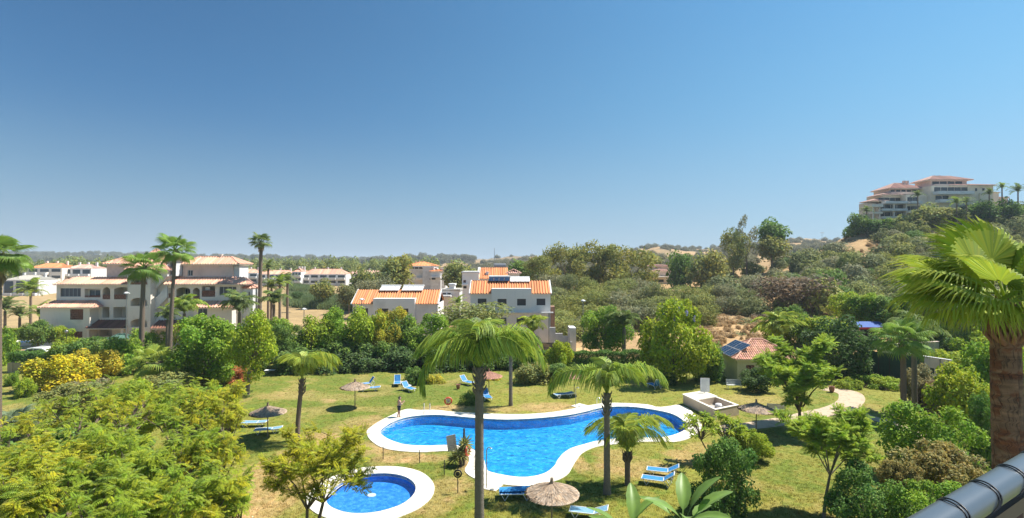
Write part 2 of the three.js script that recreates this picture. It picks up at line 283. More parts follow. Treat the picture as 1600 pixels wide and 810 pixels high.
{ const p = G(581, 773, -0.45); part(kidPool, 'drain_cover', mb((m) => m.lathe([[0.26, 0], [0.26, 0.03], [0.22, 0.045], [0, 0.05]], 20)), M.white, [p.x, -0.46, p.z]); }
{ // steps set into the corner by the far ladder and small shower aprons of the same white stone
  part(mainPool, 'shower_apron', slab([[752, 763.5], [753, 752], [764, 753], [786, 757.5], [774.5, 767.7]].map(([a, b]) => G(a, b)), null, -0.1, 0.045, 0.012), copingMat);
  part(mainPool, 'shower_apron', slab([[892, 634.6], [905, 630.6], [919, 634.2], [904, 638.4]].map(([a, b]) => G(a, b)), null, -0.1, 0.045, 0.012), copingMat);
}

// ---------------------------------------------------------------- lawn: one sheet with openings for the pools
let lawnColor = null;
const LX0 = -84, LX1 = 84, LZ0 = -74.5, LZ1 = -3;
(() => {
  const dry = [[420, 760, 75, 70, 1], [390, 800, 60, 50, 1], [500, 690, 50, 16, 0.8], [560, 665, 45, 18, 0.75], [590, 700, 40, 14, 0.9], [640, 716, 60, 9, 0.9], [450, 618, 60, 9, 0.7], [520, 622, 60, 8, 0.55], [700, 638, 55, 6, 0.95], [770, 640, 60, 6, 0.75], [860, 637, 60, 9, 0.95], [1010, 735, 55, 20, 0.8], [960, 720, 40, 22, 0.75], [1075, 715, 45, 16, 0.9], [1100, 700, 40, 10, 0.7], [1150, 750, 40, 20, 0.45], [850, 790, 80, 12, 0.4], [700, 760, 40, 18, 0.75], [680, 790, 30, 22, 0.7], [735, 725, 14, 14, 1], [1180, 625, 60, 12, 0.55], [1240, 690, 60, 10, 0.35], [1370, 640, 40, 10, 0.35], [60, 605, 60, 8, 0.6], [115, 585, 30, 7, 0.9], [330, 620, 60, 8, 0.6], [1010, 600, 40, 6, 0.35], [1245, 800, 60, 20, 0.35], [700, 600, 30, 4, 0.4], [820, 610, 40, 6, 0.35], [560, 700, 30, 10, 0.7], [905, 725, 18, 16, 0.9], [725, 715, 10, 20, 1]]
    .map(([px, py, w, h, k]) => { const c = G(px, py), a = G(px + w, py), b = G(px, py - h), e = G(px, py + h); return [c.x, (b.z + e.z) / 2, a.x - c.x, Math.abs(b.z - e.z) / 2, k]; });
  const n = 2048, m = 1024, f = (u, v) => {
    const x = lerp(LX0, LX1, u), z = -lerp(-LZ1, -LZ0, v), n1 = fbm(x * 0.35, z * 0.35, 4), n2 = fbm(x * 1.7 + 31, z * 1.7, 4), n3 = fbm(x * 0.09 + 7, z * 0.09, 3), fine = hash2(Math.floor(u * n), Math.floor(v * m));
    let dr = 0;
    for (const [cx, cz, rx, rz, k] of dry) { const q = ((x - cx) / rx) ** 2 + ((z - cz) / rz) ** 2; if (q < 2.2) dr = Math.max(dr, k * sstep(1.25, 0.25, q + (n2 - 0.5) * 1.3)); }
    dr = clamp(dr + 0.55 * sstep(0.55, 0.72, n1) * sstep(0.35, 0.6, n3));
    const lush = sstep(0.42, 0.62, n3 * 0.5 + n2 * 0.5) , g0 = [0.52, 0.515, 0.19], g1 = [0.39, 0.445, 0.125], sand = [0.70, 0.575, 0.40];
    const k = 0.86 + 0.2 * n2 + 0.14 * (fine - 0.5), t = clamp(dr * (0.65 + 0.7 * (n2 - 0.3)) + 0.1 * (fine - 0.5));
    return [0, 1, 2].map((c) => lerp(lerp(g0[c], g1[c], lush), sand[c], t) * k);
  };
  lawnColor = (x, z) => f((x - LX0) / (LX1 - LX0), (-z + LZ1) / (-LZ0 + LZ1));
  const tex = dataTex(n, f, true, m); tex.wrapS = tex.wrapT = THREE.ClampToEdgeWrapping;
  const s = new THREE.Shape([[LX0, -LZ1], [LX1, -LZ1], [LX1, -LZ0], [LX0, -LZ0]].map(([a, b]) => new THREE.Vector2(a, b)));
  const inset = (pts, q) => pts.map((p, k) => { const a = pts[(k + pts.length - 1) % pts.length], b = pts[(k + 1) % pts.length], t = V(0, 0, 0).subVectors(b, a).normalize(); return p.clone().add(V(-t.z * q, 0, t.x * q)); });
  const area = (pts) => pts.reduce((a, p, k) => { const b = pts[(k + 1) % pts.length]; return a + p.x * -b.z - b.x * -p.z; }, 0);
  for (const o of [POOL_OUT, KID_OUT]) { const a = inset(o, 0.06), b = inset(o, -0.06); s.holes.push(holeOf(Math.abs(area(a)) < Math.abs(area(b)) ? a : b)); }
  const g = new THREE.ShapeGeometry(s); g.rotateX(-Math.PI / 2);
  const p = g.attributes.position, uv = g.attributes.uv; for (let k = 0; k < p.count; k++) uv.setXY(k, (p.getX(k) - LX0) / (LX1 - LX0), (-p.getZ(k) + LZ1) / (LZ1 - LZ0 === 0 ? 1 : (-LZ0 + LZ1)));
  const bump = rep(roughTex, 90, 40);
  structure('lawn', g, mat(1, 1, 1, { map: tex, roughness: 1, bumpMap: bump, bumpScale: 0.06 }));
})();

// ---------------------------------------------------------------- paths
const pathMat = mat(0.56, 0.43, 0.32, { map: rep(copingTex, 0.4), bumpMap: rep(roughTex, 2), bumpScale: 0.004 });
function ribbon(pts, w, y, n = 60) {
  const c = new THREE.CatmullRomCurve3(pts.map(([a, b]) => G(a, b)), false, 'centripetal'), m = new MB();
  const q = c.getSpacedPoints(n); let run = 0;
  q.forEach((p, k) => { const t = V(0, 0, 0).subVectors(q[Math.min(n, k + 1)], q[Math.max(0, k - 1)]).normalize(); if (k) run += p.distanceTo(q[k - 1]); const ww = (Array.isArray(w) ? lerp(w[0], w[1], k / n) : w) / 2 * (1 + 0.08 * (vnoise(run, 3) - 0.5)); m.v(p.x - t.z * ww, y, p.z + t.x * ww, 0, 1, 0, 0, run); m.v(p.x + t.z * ww, y, p.z - t.x * ww, 0, 1, 0, 2 * ww, run); });
  for (let k = 0; k < n; k++) m.i.push(2 * k, 2 * k + 3, 2 * k + 1, 2 * k, 2 * k + 2, 2 * k + 3);
  return m.build();
}
structure('path', ribbon([[1120, 671], [1160, 667], [1210, 660], [1260, 650], [1312, 638], [1330, 624], [1322, 613], [1290, 607]], [1.6, 2.3], 0.018), pathMat);
structure('path', ribbon([[1322, 634], [1352, 650], [1395, 663], [1460, 690], [1525, 728], [1590, 775]], [1.1, 1.7], 0.024), pathMat);

{ // short grass: blades standing in the lawn wherever it is in view, tinted as the turf below
  const r = RNG(31), list = [], inside = (pts, x, z) => { let c = false; for (let i = 0, j = pts.length - 1; i < pts.length; j = i++) { const a = pts[i], b = pts[j]; if ((a.z > z) !== (b.z > z) && x < (b.x - a.x) * (z - a.z) / (b.z - a.z) + a.x) c = !c; } return c; };
  const pathPts = [[1120, 671], [1160, 667], [1210, 660], [1260, 650], [1312, 638], [1330, 624], [1322, 613], [1290, 607], [1352, 650], [1395, 663], [1430, 676], [1460, 690], [1490, 708], [1525, 728], [1590, 775]].map(([a, b]) => G(a, b));
  for (let k = 0; k < 110000; k++) { const py = 575 + Math.pow(r(), 1.1) * 245, px = -10 + r() * 1620, p = G(px, py); if (inside(POOL_OUT, p.x, p.z) || inside(KID_OUT, p.x, p.z)) continue; if (px > 1100 && pathPts.some((q, i) => i && i !== 8 && (() => { const a = pathPts[i - 1], t = clamp(((p.x - a.x) * (q.x - a.x) + (p.z - a.z) * (q.z - a.z)) / Math.max(0.01, (q.x - a.x) ** 2 + (q.z - a.z) ** 2)); return Math.hypot(p.x - lerp(a.x, q.x, t), p.z - lerp(a.z, q.z, t)) < 1.15; })())) continue; list.push([p.x, p.z]); }
  const tg = mb((m) => { const q = RNG(4); for (let k = 0; k < 7; k++) { const a = q() * 6.28, x = (q() - 0.5) * 0.16, z = (q() - 0.5) * 0.16, h = 0.03 + 0.035 * q(); const c = Math.cos(a) * 0.008, s = Math.sin(a) * 0.008; m.tri([x - c, 0, z - s], [x + c, 0, z + s], [x + (q() - 0.5) * 0.05, h, z + (q() - 0.5) * 0.05]); } for (let k = 0; k < m.n.length; k += 3) { m.n[k] *= 0.4; m.n[k + 1] = 0.9; m.n[k + 2] *= 0.4; } });
  fixUp(tg); const gm = mat(1, 1, 1, { roughness: 1, side: THREE.DoubleSide }), im = new THREE.InstancedMesh(tg, gm, list.length), o = new THREE.Object3D(), c = new THREE.Color();
  list.forEach(([x, z], k) => { o.position.set(x, 0, z); o.rotation.y = r() * 6.28; const s = 0.7 + 0.8 * r(); o.scale.set(s, s * (0.7 + 0.6 * r()), s); o.updateMatrix(); im.setMatrixAt(k, o.matrix); const t = lawnColor(x, z), v = 0.95 + 0.3 * r(); c.setRGB(t[0] * v * 1.05, t[1] * v * 1.02, t[2] * v, THREE.SRGBColorSpace); im.setColorAt(k, c); });
  im.name = 'grass'; im.userData.kind = 'stuff'; im.userData.label = 'short sun-dried grass of the garden lawn'; im.userData.category = 'grass'; scene.add(im);
}
function fixUp(g) { const p = g.attributes.position.array, ix = g.index.array; for (let k = 0; k < ix.length; k += 3) { const a = ix[k] * 3, b = ix[k + 1] * 3, c = ix[k + 2] * 3; if ((p[b + 2] - p[a + 2]) * (p[c] - p[a]) - (p[b] - p[a]) * (p[c + 2] - p[a + 2]) < 0) { const t = ix[k + 1]; ix[k + 1] = ix[k + 2]; ix[k + 2] = t; } } }

// ---------------------------------------------------------------- vegetation builders
const L = {                                    // leaf colours (linear), varied leaf by leaf through vertex colours
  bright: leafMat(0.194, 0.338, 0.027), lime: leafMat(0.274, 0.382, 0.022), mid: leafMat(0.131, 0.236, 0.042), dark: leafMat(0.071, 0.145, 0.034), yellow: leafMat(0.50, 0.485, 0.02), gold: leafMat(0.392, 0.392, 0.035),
  olive: leafMat(0.255, 0.295, 0.085), scrub: leafMat(0.19, 0.225, 0.09), grey: leafMat(0.25, 0.265, 0.145), brown: leafMat(0.215, 0.166, 0.108), rust: leafMat(0.416, 0.176, 0.062), euca: leafMat(0.26, 0.29, 0.075), hedge: leafMat(0.120, 0.240, 0.042), reed: leafMat(0.210, 0.280, 0.108),
  palm: leafMat(0.25, 0.36, 0.05), palmLight: leafMat(0.30, 0.39, 0.05), palmFar: leafMat(0.160, 0.232, 0.067), fan: leafMat(0.192, 0.320, 0.053), fanNear: leafMat(0.296, 0.392, 0.039, { transmission: 0.45 }), fanBlue: leafMat(0.208, 0.288, 0.158), jaca: leafMat(0.25, 0.345, 0.02), jacaGold: leafMat(0.36, 0.385, 0.016), jacaGreen: leafMat(0.29, 0.42, 0.03), banana: leafMat(0.184, 0.304, 0.062, { roughness: 0.4 }), flower: leafMat(0.288, 0.264, 0.726), haze: leafMat(0.20, 0.205, 0.12), dry: leafMat(0.459, 0.338, 0.178), magnolia: leafMat(0.272, 0.248, 0.079),
};
const unit = (r) => { let a, b, c, l; do { a = r() * 2 - 1; b = r() * 2 - 1; c = r() * 2 - 1; l = a * a + b * b + c * c; } while (l > 1 || l < 0.01); l = Math.sqrt(l); return [a / l, b / l, c / l]; };
// one folded diamond leaf
function leaf(m, p, dir, nor, len, wid) {
  const s = [dir[1] * nor[2] - dir[2] * nor[1], dir[2] * nor[0] - dir[0] * nor[2], dir[0] * nor[1] - dir[1] * nor[0]], k = m.p.length / 3;
  const P = (a, b, c) => m.v(p[0] + dir[0] * a + s[0] * b + nor[0] * c, p[1] + dir[1] * a + s[1] * b + nor[1] * c, p[2] + dir[2] * a + s[2] * b + nor[2] * c, nor[0], nor[1], nor[2], 0, 0);
  P(0, 0, 0); P(len * 0.5, wid * 0.5, len * 0.06); P(len, 0, -len * 0.1); P(len * 0.5, -wid * 0.5, len * 0.06);
  m.i.push(k, k + 1, k + 2, k, k + 2, k + 3);
}
function orient(r, out, up = 0.5, rand = 0.8) {           // leaf normal: outward and upward with scatter; direction lies across it
  const q = unit(r); let n = [out[0] * 0.6 + q[0] * rand, out[1] * 0.6 + q[1] * rand + up, out[2] * 0.6 + q[2] * rand]; let l = Math.hypot(...n) || 1; n = n.map((v) => v / l);
  const t = unit(r); let d = [t[1] * n[2] - t[2] * n[1], t[2] * n[0] - t[0] * n[2], t[0] * n[1] - t[1] * n[0]]; l = Math.hypot(...d) || 1; return [d.map((v) => v / l), n];
}
const tint = (r, spread, warm) => { const k = 1 + (r() - 0.5) * 2 * spread, w = (r() - 0.35) * warm; return [k * (1 + w * 1.1), k * (1 + w * 0.35), k * (1 - w * 0.5)]; };
// crown of unit radius made of leaf clumps; blobs: [x,y,z,r]
function crownGeo({ seed, blobs, n, size, aspect = 0.55, up = 0.5, rand = 0.8, inner = 0.45, spread = 0.28, warm = 0.5, gap = 0 }) {
  const r = RNG(seed), m = new MB(true); let total = 0; for (const b of blobs) total += b[3] ** 2;
  for (const b of blobs) {
    const q = Math.round(n * b[3] ** 2 / total), bt = tint(r, spread * 0.45, warm * 0.5);
    for (let k = 0; k < q; k++) {
      const u = unit(r); if (u[1] < -0.55 && r() < 0.6) continue;
      if (gap && vnoise(u[0] * 3 + b[0] * 9 + 20, u[2] * 3 + u[1] * 2 + b[2] * 9 + 20) < gap && r() < 0.85) continue;
      const rad = b[3] * (inner + (1 - inner) * Math.pow(r(), 0.5)) * (0.9 + 0.2 * vnoise(u[0] * 4 + b[1] * 7 + 50, u[1] * 4 + u[2] * 4 + 50));
      const p = [b[0] + u[0] * rad, b[1] + u[1] * rad * (b[4] || 1), b[2] + u[2] * rad], [d, nn] = orient(r, u, up, rand), t = tint(r, spread, warm), s = size * (0.7 + 0.6 * r());
      m.col = [t[0] * bt[0], t[1] * bt[1], t[2] * bt[2]]; leaf(m, p, d, nn, s, s * aspect);
    }
  }
  return m.build();
}
function blobsOf(seed, count, rMin, rMax, spreadXZ = 0.62, spreadY = 0.55, core = true) {
  const r = RNG(seed), out = core ? [[0, 0, 0, count > 18 ? 0.52 : 0.62]] : [];
  for (let k = 0; k < count; k++) { const u = unit(r), q = 0.6 + 0.4 * r(), rad = lerp(rMin, rMax, r()); out.push([u[0] * spreadXZ * q, u[1] * spreadY * q + 0.04, u[2] * spreadXZ * q, rad]); }
  return out;
}
function unitCrown(g) {                        // scale so that nearly all leaves lie within a unit radius
  const p = g.attributes.position.array, n = p.length / 3;
  for (let c = 0; c < 3; c++) { const a = []; for (let k = 0; k < n; k += 4) a.push(p[k * 3 + c]); a.sort((x, y) => x - y); const lo = a[Math.floor(a.length * 0.015)], hi = a[Math.floor(a.length * 0.985)], m = (lo + hi) / 2, s = 2 / (hi - lo); for (let k = 0; k < n; k++) p[k * 3 + c] = (p[k * 3 + c] - m) * s; }
  return g;
}
const T = {};                                  // crown templates, shared between the plants of a kind
T.round = [11, 12, 13, 14].map((s) => unitCrown(crownGeo({ seed: s, blobs: blobsOf(s, 28, 0.14, 0.33, 0.78, 0.7), n: 9500, size: 0.08, up: 0.7 })));
T.far = [21, 22, 23].map((s) => unitCrown(crownGeo({ seed: s, blobs: blobsOf(s, 12, 0.28, 0.46), n: 2600, size: 0.14, up: 0.5 })));
T.olive = [31, 32, 33].map((s) => unitCrown(crownGeo({ seed: s, blobs: blobsOf(s, 16, 0.25, 0.42, 0.68, 0.5), n: 4200, size: 0.105, aspect: 0.36, up: 0.3, rand: 0.75, warm: 0.35, inner: 0.6 })));
T.scrub = [41, 42, 43, 44].map((s) => unitCrown(crownGeo({ seed: s, blobs: blobsOf(s, 11, 0.25, 0.45, 0.66, 0.5), n: 2200, size: 0.13, aspect: 0.5, up: 0.25, rand: 0.6, warm: 0.3, spread: 0.2, inner: 0.75 })));
T.pillow = [91, 92, 93, 94, 95].map((s) => unitCrown(crownGeo({ seed: s, blobs: blobsOf(s, 5, 0.4, 0.6, 0.5, 0.35), n: 1300, size: 0.15, aspect: 0.5, up: 0.15, rand: 0.38, warm: 0.3, spread: 0.2, inner: 0.86 })));
T.euca = [51, 52, 53].map((s) => unitCrown(crownGeo({ seed: s, blobs: blobsOf(s, 18, 0.18, 0.34, 0.72, 0.78, false), n: 4200, size: 0.10, aspect: 0.4, up: 0.1, rand: 1.2, warm: 0.45, inner: 0.3 })));
T.sparse = [61].map((s) => unitCrown(crownGeo({ seed: s, blobs: blobsOf(s, 22, 0.1, 0.2, 0.8, 0.88, false), n: 2600, size: 0.08, aspect: 0.4, up: 0.1, rand: 1.2, inner: 0.2 })));
T.bush = [71, 72, 73].map((s) => unitCrown(crownGeo({ seed: s, blobs: blobsOf(s, 30, 0.13, 0.31, 0.8, 0.58), n: 8500, size: 0.082, aspect: 0.6, up: 0.6, warm: 0.6 })));
T.big = [81, 82].map((s) => unitCrown(crownGeo({ seed: s, blobs: blobsOf(s, 40, 0.1, 0.27, 0.86, 0.74), n: 19000, size: 0.062, aspect: 0.62, up: 0.5, warm: 0.5, gap: 0.3 })));
const pick = (a, k) => a[((k % a.length) + a.length) % a.length];

// trunk with limbs that reach into an ellipsoid crown (c centre, r radii) from base b
function trunkGeo(seed, b, c, r, rad, { split = 0.35, limbs = 6, lean = 0, seg = 6, multi = 1 } = {}) {
  const q = RNG(seed), m = new MB(), low = c.y - r[1];
  for (let s = 0; s < multi; s++) {
    const off = multi > 1 ? V((q() - 0.5) * rad * 5, 0, (q() - 0.5) * rad * 5) : V(0, 0, 0), foot = b.clone().addScaledVector(off, 0.4).add(V(0, -0.15, 0));
    const fork = V(lerp(b.x, c.x, 0.6), lerp(low, c.y, split * 0.6), lerp(b.z, c.z, 0.6)).add(off); if (fork.y < b.y + 0.3) fork.y = b.y + 0.3;
    const midp = foot.clone().lerp(fork, 0.5).add(V((q() - 0.5) * 0.12 + lean, 0, (q() - 0.5) * 0.12).multiplyScalar(Math.max(0.3, fork.y - b.y) * 0.35));
    m.tube([foot, foot.clone().lerp(midp, 0.5).add(V(0, 0, 0)), midp, fork], [rad * 1.35, rad * 1.05, rad * 0.9, rad * 0.75], seg + 2);
    for (let k = 0; k < limbs; k++) {
      const a = (k + q() * 0.6) / limbs * 6.283, e = 0.15 + q() * 0.75, tip = V(c.x + Math.cos(a) * r[0] * 0.78 * Math.sqrt(1 - e * e * 0.6), c.y - r[1] * 0.3 + r[1] * e * 1.05, c.z + Math.sin(a) * r[2] * 0.78 * Math.sqrt(1 - e * e * 0.6));
      const f2 = fork.clone().lerp(midp, q() * 0.35), k1 = f2.clone().lerp(tip, 0.4).add(V(0, (tip.y - f2.y) * 0.12, 0)), k2 = f2.clone().lerp(tip, 0.75).add(V((q() - 0.5) * 0.2, 0.05, (q() - 0.5) * 0.2));
      m.tube([f2, k1, k2, tip], [rad * 0.5, rad * 0.34, rad * 0.2, rad * 0.07], seg, false);
      const t2 = k1.clone().add(V((q() - 0.5) * r[0], r[1] * (0.2 + 0.6 * q()), (q() - 0.5) * r[2])); m.tube([k1, k1.clone().lerp(t2, 0.5).add(V(0, 0.06, 0)), t2], [rad * 0.26, rad * 0.16, rad * 0.05], seg - 1, false);
    }
  }
  return m.build();
}
// a broad-leaved tree or bush given by what it spans in the photograph at its depth
let treeSeed = 100;
function tree(name, label, category, o) {
  const { px, d, top, bot, w, tpl = T.round, leafm = L.mid, bark = M.bark, trunk = 0.12, group, foot, limbs = 6, multi = 1, deep = 1, lean = 0, split = 0.35, shift = 0 } = o; const seed = o.seed || ++treeSeed;
  const cx = X(px, d), c = V(cx, (Y(top, d) + Y(bot, d)) / 2, -d), rx = w / 2 * d / F, ry = Math.max(0.15, (Y(top, d) - Y(bot, d)) / 2), fx = foot === undefined ? cx : X(foot, d), gy = groundY(fx, -d);
  const t = thing(name, label, category, [fx, gy, -d], 0, group);
  const k = 1.03;
  part(t, 'crown', pick(tpl, seed), leafm, [cx - fx, c.y - gy, 0], [0, (seed * 2.399) % 6.283, 0], [rx * k, ry * k * 1.04, rx * k * deep]);
  if (trunk) part(t, 'trunk', trunkGeo(seed, V(0, 0, 0), V(cx - fx, c.y - gy, 0), [rx, ry, rx * deep], trunk, { limbs, multi, lean, split }), bark);
  return t;
}
// hedge: a box of foliage along a line, trimmed but uneven
function hedge(name, label, a, b, h, w, leafm, { size = 0.17, dens = 110, y0 = null, seed = 5, group, wob = 0.22 } = {}) {
  const r = RNG(seed), Lh = Math.hypot(b.x - a.x, b.z - a.z), ang = Math.atan2(-(b.z - a.z), b.x - a.x), m = new MB(true), gy = y0 === null ? groundY((a.x + b.x) / 2, (a.z + b.z) / 2) : y0;
  const n = Math.round(Lh * (h * 2 + w) * dens * 3.2);
  for (let k = 0; k < n; k++) {
    const x = r() * Lh, f = r() * (2 * h + w), dep = Math.pow(r(), 2) * 0.3; let y, z, out;
    if (f < h) { y = f; z = w / 2 - dep; out = [0, 0.2, 1]; } else if (f < 2 * h) { y = f - h; z = -w / 2 + dep; out = [0, 0.2, -1]; } else { y = h - dep; z = f - 2 * h - w / 2; out = [0, 1, 0]; }
    const bulge = (vnoise(x * 0.9 + seed, y * 0.9 + seed) - 0.5) * wob * 2, tuft = (vnoise(x * 1.3 + 60 + seed, z + 9) - 0.4) * wob * 2.2; if (f < 2 * h) z += Math.sign(z) * bulge; y = y / h * (h + tuft);
    const [d, nn] = orient(r, out, 0.4, 0.9), t = tint(r, 0.3, 0.45), s = size * (0.7 + 0.6 * r()); m.col = t; leaf(m, [x - Lh / 2, y + 0.05, z], d, nn, s, s * 0.5);
  }
  const t = thing(name, label, 'hedge', [(a.x + b.x) / 2, gy, (a.z + b.z) / 2], ang, group);
  part(t, 'foliage', m.build(), leafm);
  const st = new MB(); for (let x = 0.3; x < Lh; x += 1.3) st.tube([V(x - Lh / 2, -0.1, 0), V(x - Lh / 2 + (r() - 0.5) * 0.2, h * 0.5, (r() - 0.5) * 0.3), V(x - Lh / 2 + (r() - 0.5) * 0.5, h * 0.85, (r() - 0.5) * w * 0.6)], [0.04, 0.03, 0.012], 5); part(t, 'stem', st.build(), M.darkBark);
  return t;
}

// ---- palms
function featherFrond(seed, { a0 = 1.0, bend = 2.2, n = 44, leafLen = 0.24, hang = 0.9, wid = 0.02, start = 0.14 } = {}) {   // unit length, along +x
  const r = RNG(seed), m = new MB(true), S = 14, pts = [V(0, 0, 0)], tang = []; let p = V(0, 0, 0);
  for (let k = 0; k < S; k++) { const t = (k + 0.5) / S, a = a0 - bend * Math.pow(t, 1.25); const d = V(Math.cos(a), Math.sin(a), 0); tang.push(d); p = p.clone().addScaledVector(d, 1 / S); pts.push(p); }
  m.col = [1.25, 1.15, 1]; m.tube(pts, pts.map((_, k) => lerp(0.016, 0.003, k / S)), 4, false);
  for (let k = 0; k < n; k++) for (const side of [-1, 1]) {
    const t = start + (1 - start) * (k + r() * 0.6) / n, f = t * S, i = Math.min(S - 1, Math.floor(f)), b = pts[i].clone().lerp(pts[i + 1], f - i), tg = tang[i];
    const len = leafLen * (0.35 + 0.65 * Math.sin(Math.PI * Math.pow(clamp(t * 0.93 + 0.02), 0.75))) * (0.85 + 0.3 * r()), plume = (r() - 0.5) * 0.9;
    const up = V(-tg.y, tg.x, 0), d1 = V(0, 0, 0).addScaledVector(tg, 0.45).addScaledVector(up, 0.15 + plume * 0.5).add(V(0, 0, side * 0.85)).normalize();
    const a = b, q = b.clone().addScaledVector(d1, len * 0.45), d2 = d1.clone().add(V(0, -hang * (0.8 + 0.5 * r()), 0)).normalize(), e = q.clone().addScaledVector(d2, len * 0.4), d3 = d2.clone().add(V(0, -hang, 0)).normalize(), g = e.clone().addScaledVector(d3, len * 0.3);
    const wv = V(0, 0, 0).crossVectors(d1, V(0, 1, 0)).normalize().multiplyScalar(wid * 0.5), nn = V(0, 0, 0).crossVectors(wv, d2).normalize(); if (nn.y < 0) nn.negate();
    m.col = tint(r, 0.42, 0.6); const id = [[a, 0.6], [q, 1], [e, 0.8]].map(([c, s]) => [m.v(c.x + wv.x * s, c.y + wv.y * s, c.z + wv.z * s, nn.x, nn.y, nn.z, 0, 0), m.v(c.x - wv.x * s, c.y - wv.y * s, c.z - wv.z * s, nn.x, nn.y, nn.z, 0, 0)]), tip = m.v(g.x, g.y, g.z, nn.x, nn.y, nn.z, 0, 0);
    for (let z = 0; z < 2; z++) { const A = id[z], B = id[z + 1]; m.i.push(A[0], A[1], B[1], A[0], B[1], B[0]); } m.i.push(id[2][0], id[2][1], tip);
  }
  const geo = m.build(); fixWinding(geo); return geo;
}
function fixWinding(g) {                        // turn each face to the side its normals point to
  const p = g.attributes.position.array, n = g.attributes.normal.array, ix = g.index.array;
  for (let k = 0; k < ix.length; k += 3) {
    const a = ix[k] * 3, b = ix[k + 1] * 3, c = ix[k + 2] * 3, ux = p[b] - p[a], uy = p[b + 1] - p[a + 1], uz = p[b + 2] - p[a + 2], vx = p[c] - p[a], vy = p[c + 1] - p[a + 1], vz = p[c + 2] - p[a + 2];
    if ((uy * vz - uz * vy) * n[a] + (uz * vx - ux * vz) * n[a + 1] + (ux * vy - uy * vx) * n[a + 2] < 0) { const t = ix[k + 1]; ix[k + 1] = ix[k + 2]; ix[k + 2] = t; }
  }
}
function fanFrond(seed, { seg = 26, petiole = 0.9, R = 0.85, arc = 2.15, droop = 0.5, fused = 0.55, hairs = false } = {}) {   // petiole along +x, blade spread about its end
  const r = RNG(seed), m = new MB(true);
  m.col = [1.15, 1.1, 0.9]; m.tube([V(0, 0, 0), V(petiole * 0.5, 0.03, 0), V(petiole, -0.02, 0)], [0.03, 0.022, 0.016], 5, false);
  const at = (phi, q, lift) => { const x = Math.cos(phi) * q, z = Math.sin(phi) * q, qq = q / R, dr = droop * Math.pow(Math.max(0, qq - 0.25), 1.8) * (0.7 + 0.5 * Math.abs(Math.sin(phi))); return [petiole - 0.02 + x * (1 - dr * 0.35), lift - dr * R + 0.12 * Math.abs(z) * (1 - qq * 0.6), z * (1 - dr * 0.25)]; };
  const step = 2 * arc / seg;
  for (let k = 0; k < seg; k++) {
    const phi = -arc + (k + 0.5) * step, rr = R * (1 - 0.16 * Math.abs(phi) / arc) * (0.92 + 0.16 * r()), tn = tint(r, 0.14, 0.35), pl = 0.014 * R / 0.85, jit = (r() - 0.5) * 0.05, ex = (r() - 0.5) * 0.16 * R;
    const row = (q, hw, lift) => [at(phi - hw, q, 0), at(phi + jit * q, q, lift), at(phi + hw, q, 0)];
    const A = row(0.05 * R, step / 2, 0.0), B = row(fused * rr, step / 2, pl * 2.2), Cc = row(0.78 * rr, step * 0.24, pl * 1.5), D = at(phi + jit * 2, rr, 0); D[1] -= 0.1 * R * droop + Math.abs(ex) * 0.6; D[2] += ex * 0.4;
    m.col = tn;
    for (const [P, Q] of [[A, B], [B, Cc]]) for (const h of [0, 1]) m.quad(P[h], Q[h], Q[h + 1], P[h + 1]);
    m.col = [tn[0] * 1.15, tn[1] * 1.05, tn[2] * 1.1]; m.tri(Cc[0], D, Cc[1]); m.tri(Cc[1], D, Cc[2]);
    if (hairs && r() < 0.7) { const E = [D[0] + (r() - 0.5) * 0.05, D[1] - 0.12 - 0.2 * r(), D[2] + (r() - 0.5) * 0.05]; m.col = [1.7, 1.25, 1.6]; m.tri(Cc[1], E, [Cc[1][0] + 0.006, Cc[1][1], Cc[1][2] + 0.006]); }
  }
  const n = m.n; for (let k = 0; k < n.length; k += 3) if (n[k + 1] < 0) { n[k] *= -1; n[k + 1] *= -1; n[k + 2] *= -1; }
  const g = m.build(); fixWinding(g); return g;
}
const FR = {
  queen: [1, 2, 3, 4].map((s) => featherFrond(200 + s, { a0: 1.15 - s * 0.05, bend: 2.25 + s * 0.14, n: 86, leafLen: 0.34, hang: 1.5, wid: 0.0115 })),
  date: [1, 2, 3].map((s) => featherFrond(220 + s, { a0: 0.95, bend: 1.5 + s * 0.15, n: 26, leafLen: 0.2, hang: 0.35, wid: 0.03 })),
  soft: [1, 2, 3].map((s) => featherFrond(240 + s, { a0: 1.0, bend: 1.9 + s * 0.15, n: 40, leafLen: 0.3, hang: 0.9, wid: 0.028 })),
  fan: [1, 2, 3].map((s) => fanFrond(260 + s, { droop: 0.35 + 0.15 * s })),
  fanFine: [1, 2, 3, 4].map((s) => fanFrond(280 + s, { seg: 48, petiole: 0.95, R: 1.2, arc: 2.0, droop: 0.22 + 0.12 * s, fused: 0.6, hairs: true })),
};
function palmTrunk(pts, r0, r1, { rings = true, bulge = 0, seg = 12, step = 0.12 } = {}) {
  const c = new THREE.CatmullRomCurve3(pts), len = c.getLength(), n = Math.max(8, Math.min(220, Math.round(len / step))), m = new MB(), P = c.getSpacedPoints(n), R = [];
  for (let k = 0; k <= n; k++) { const t = k / n; R.push((lerp(r0, r1, t) + bulge * Math.exp(-Math.pow(t / 0.1, 2))) * (rings ? 1 + (k % 2 ? 0.03 : -0.025) + 0.03 * (vnoise(k * 0.7, 3) - 0.5) : 1)); }
  m.tube(P, R, seg); return m.build();
}
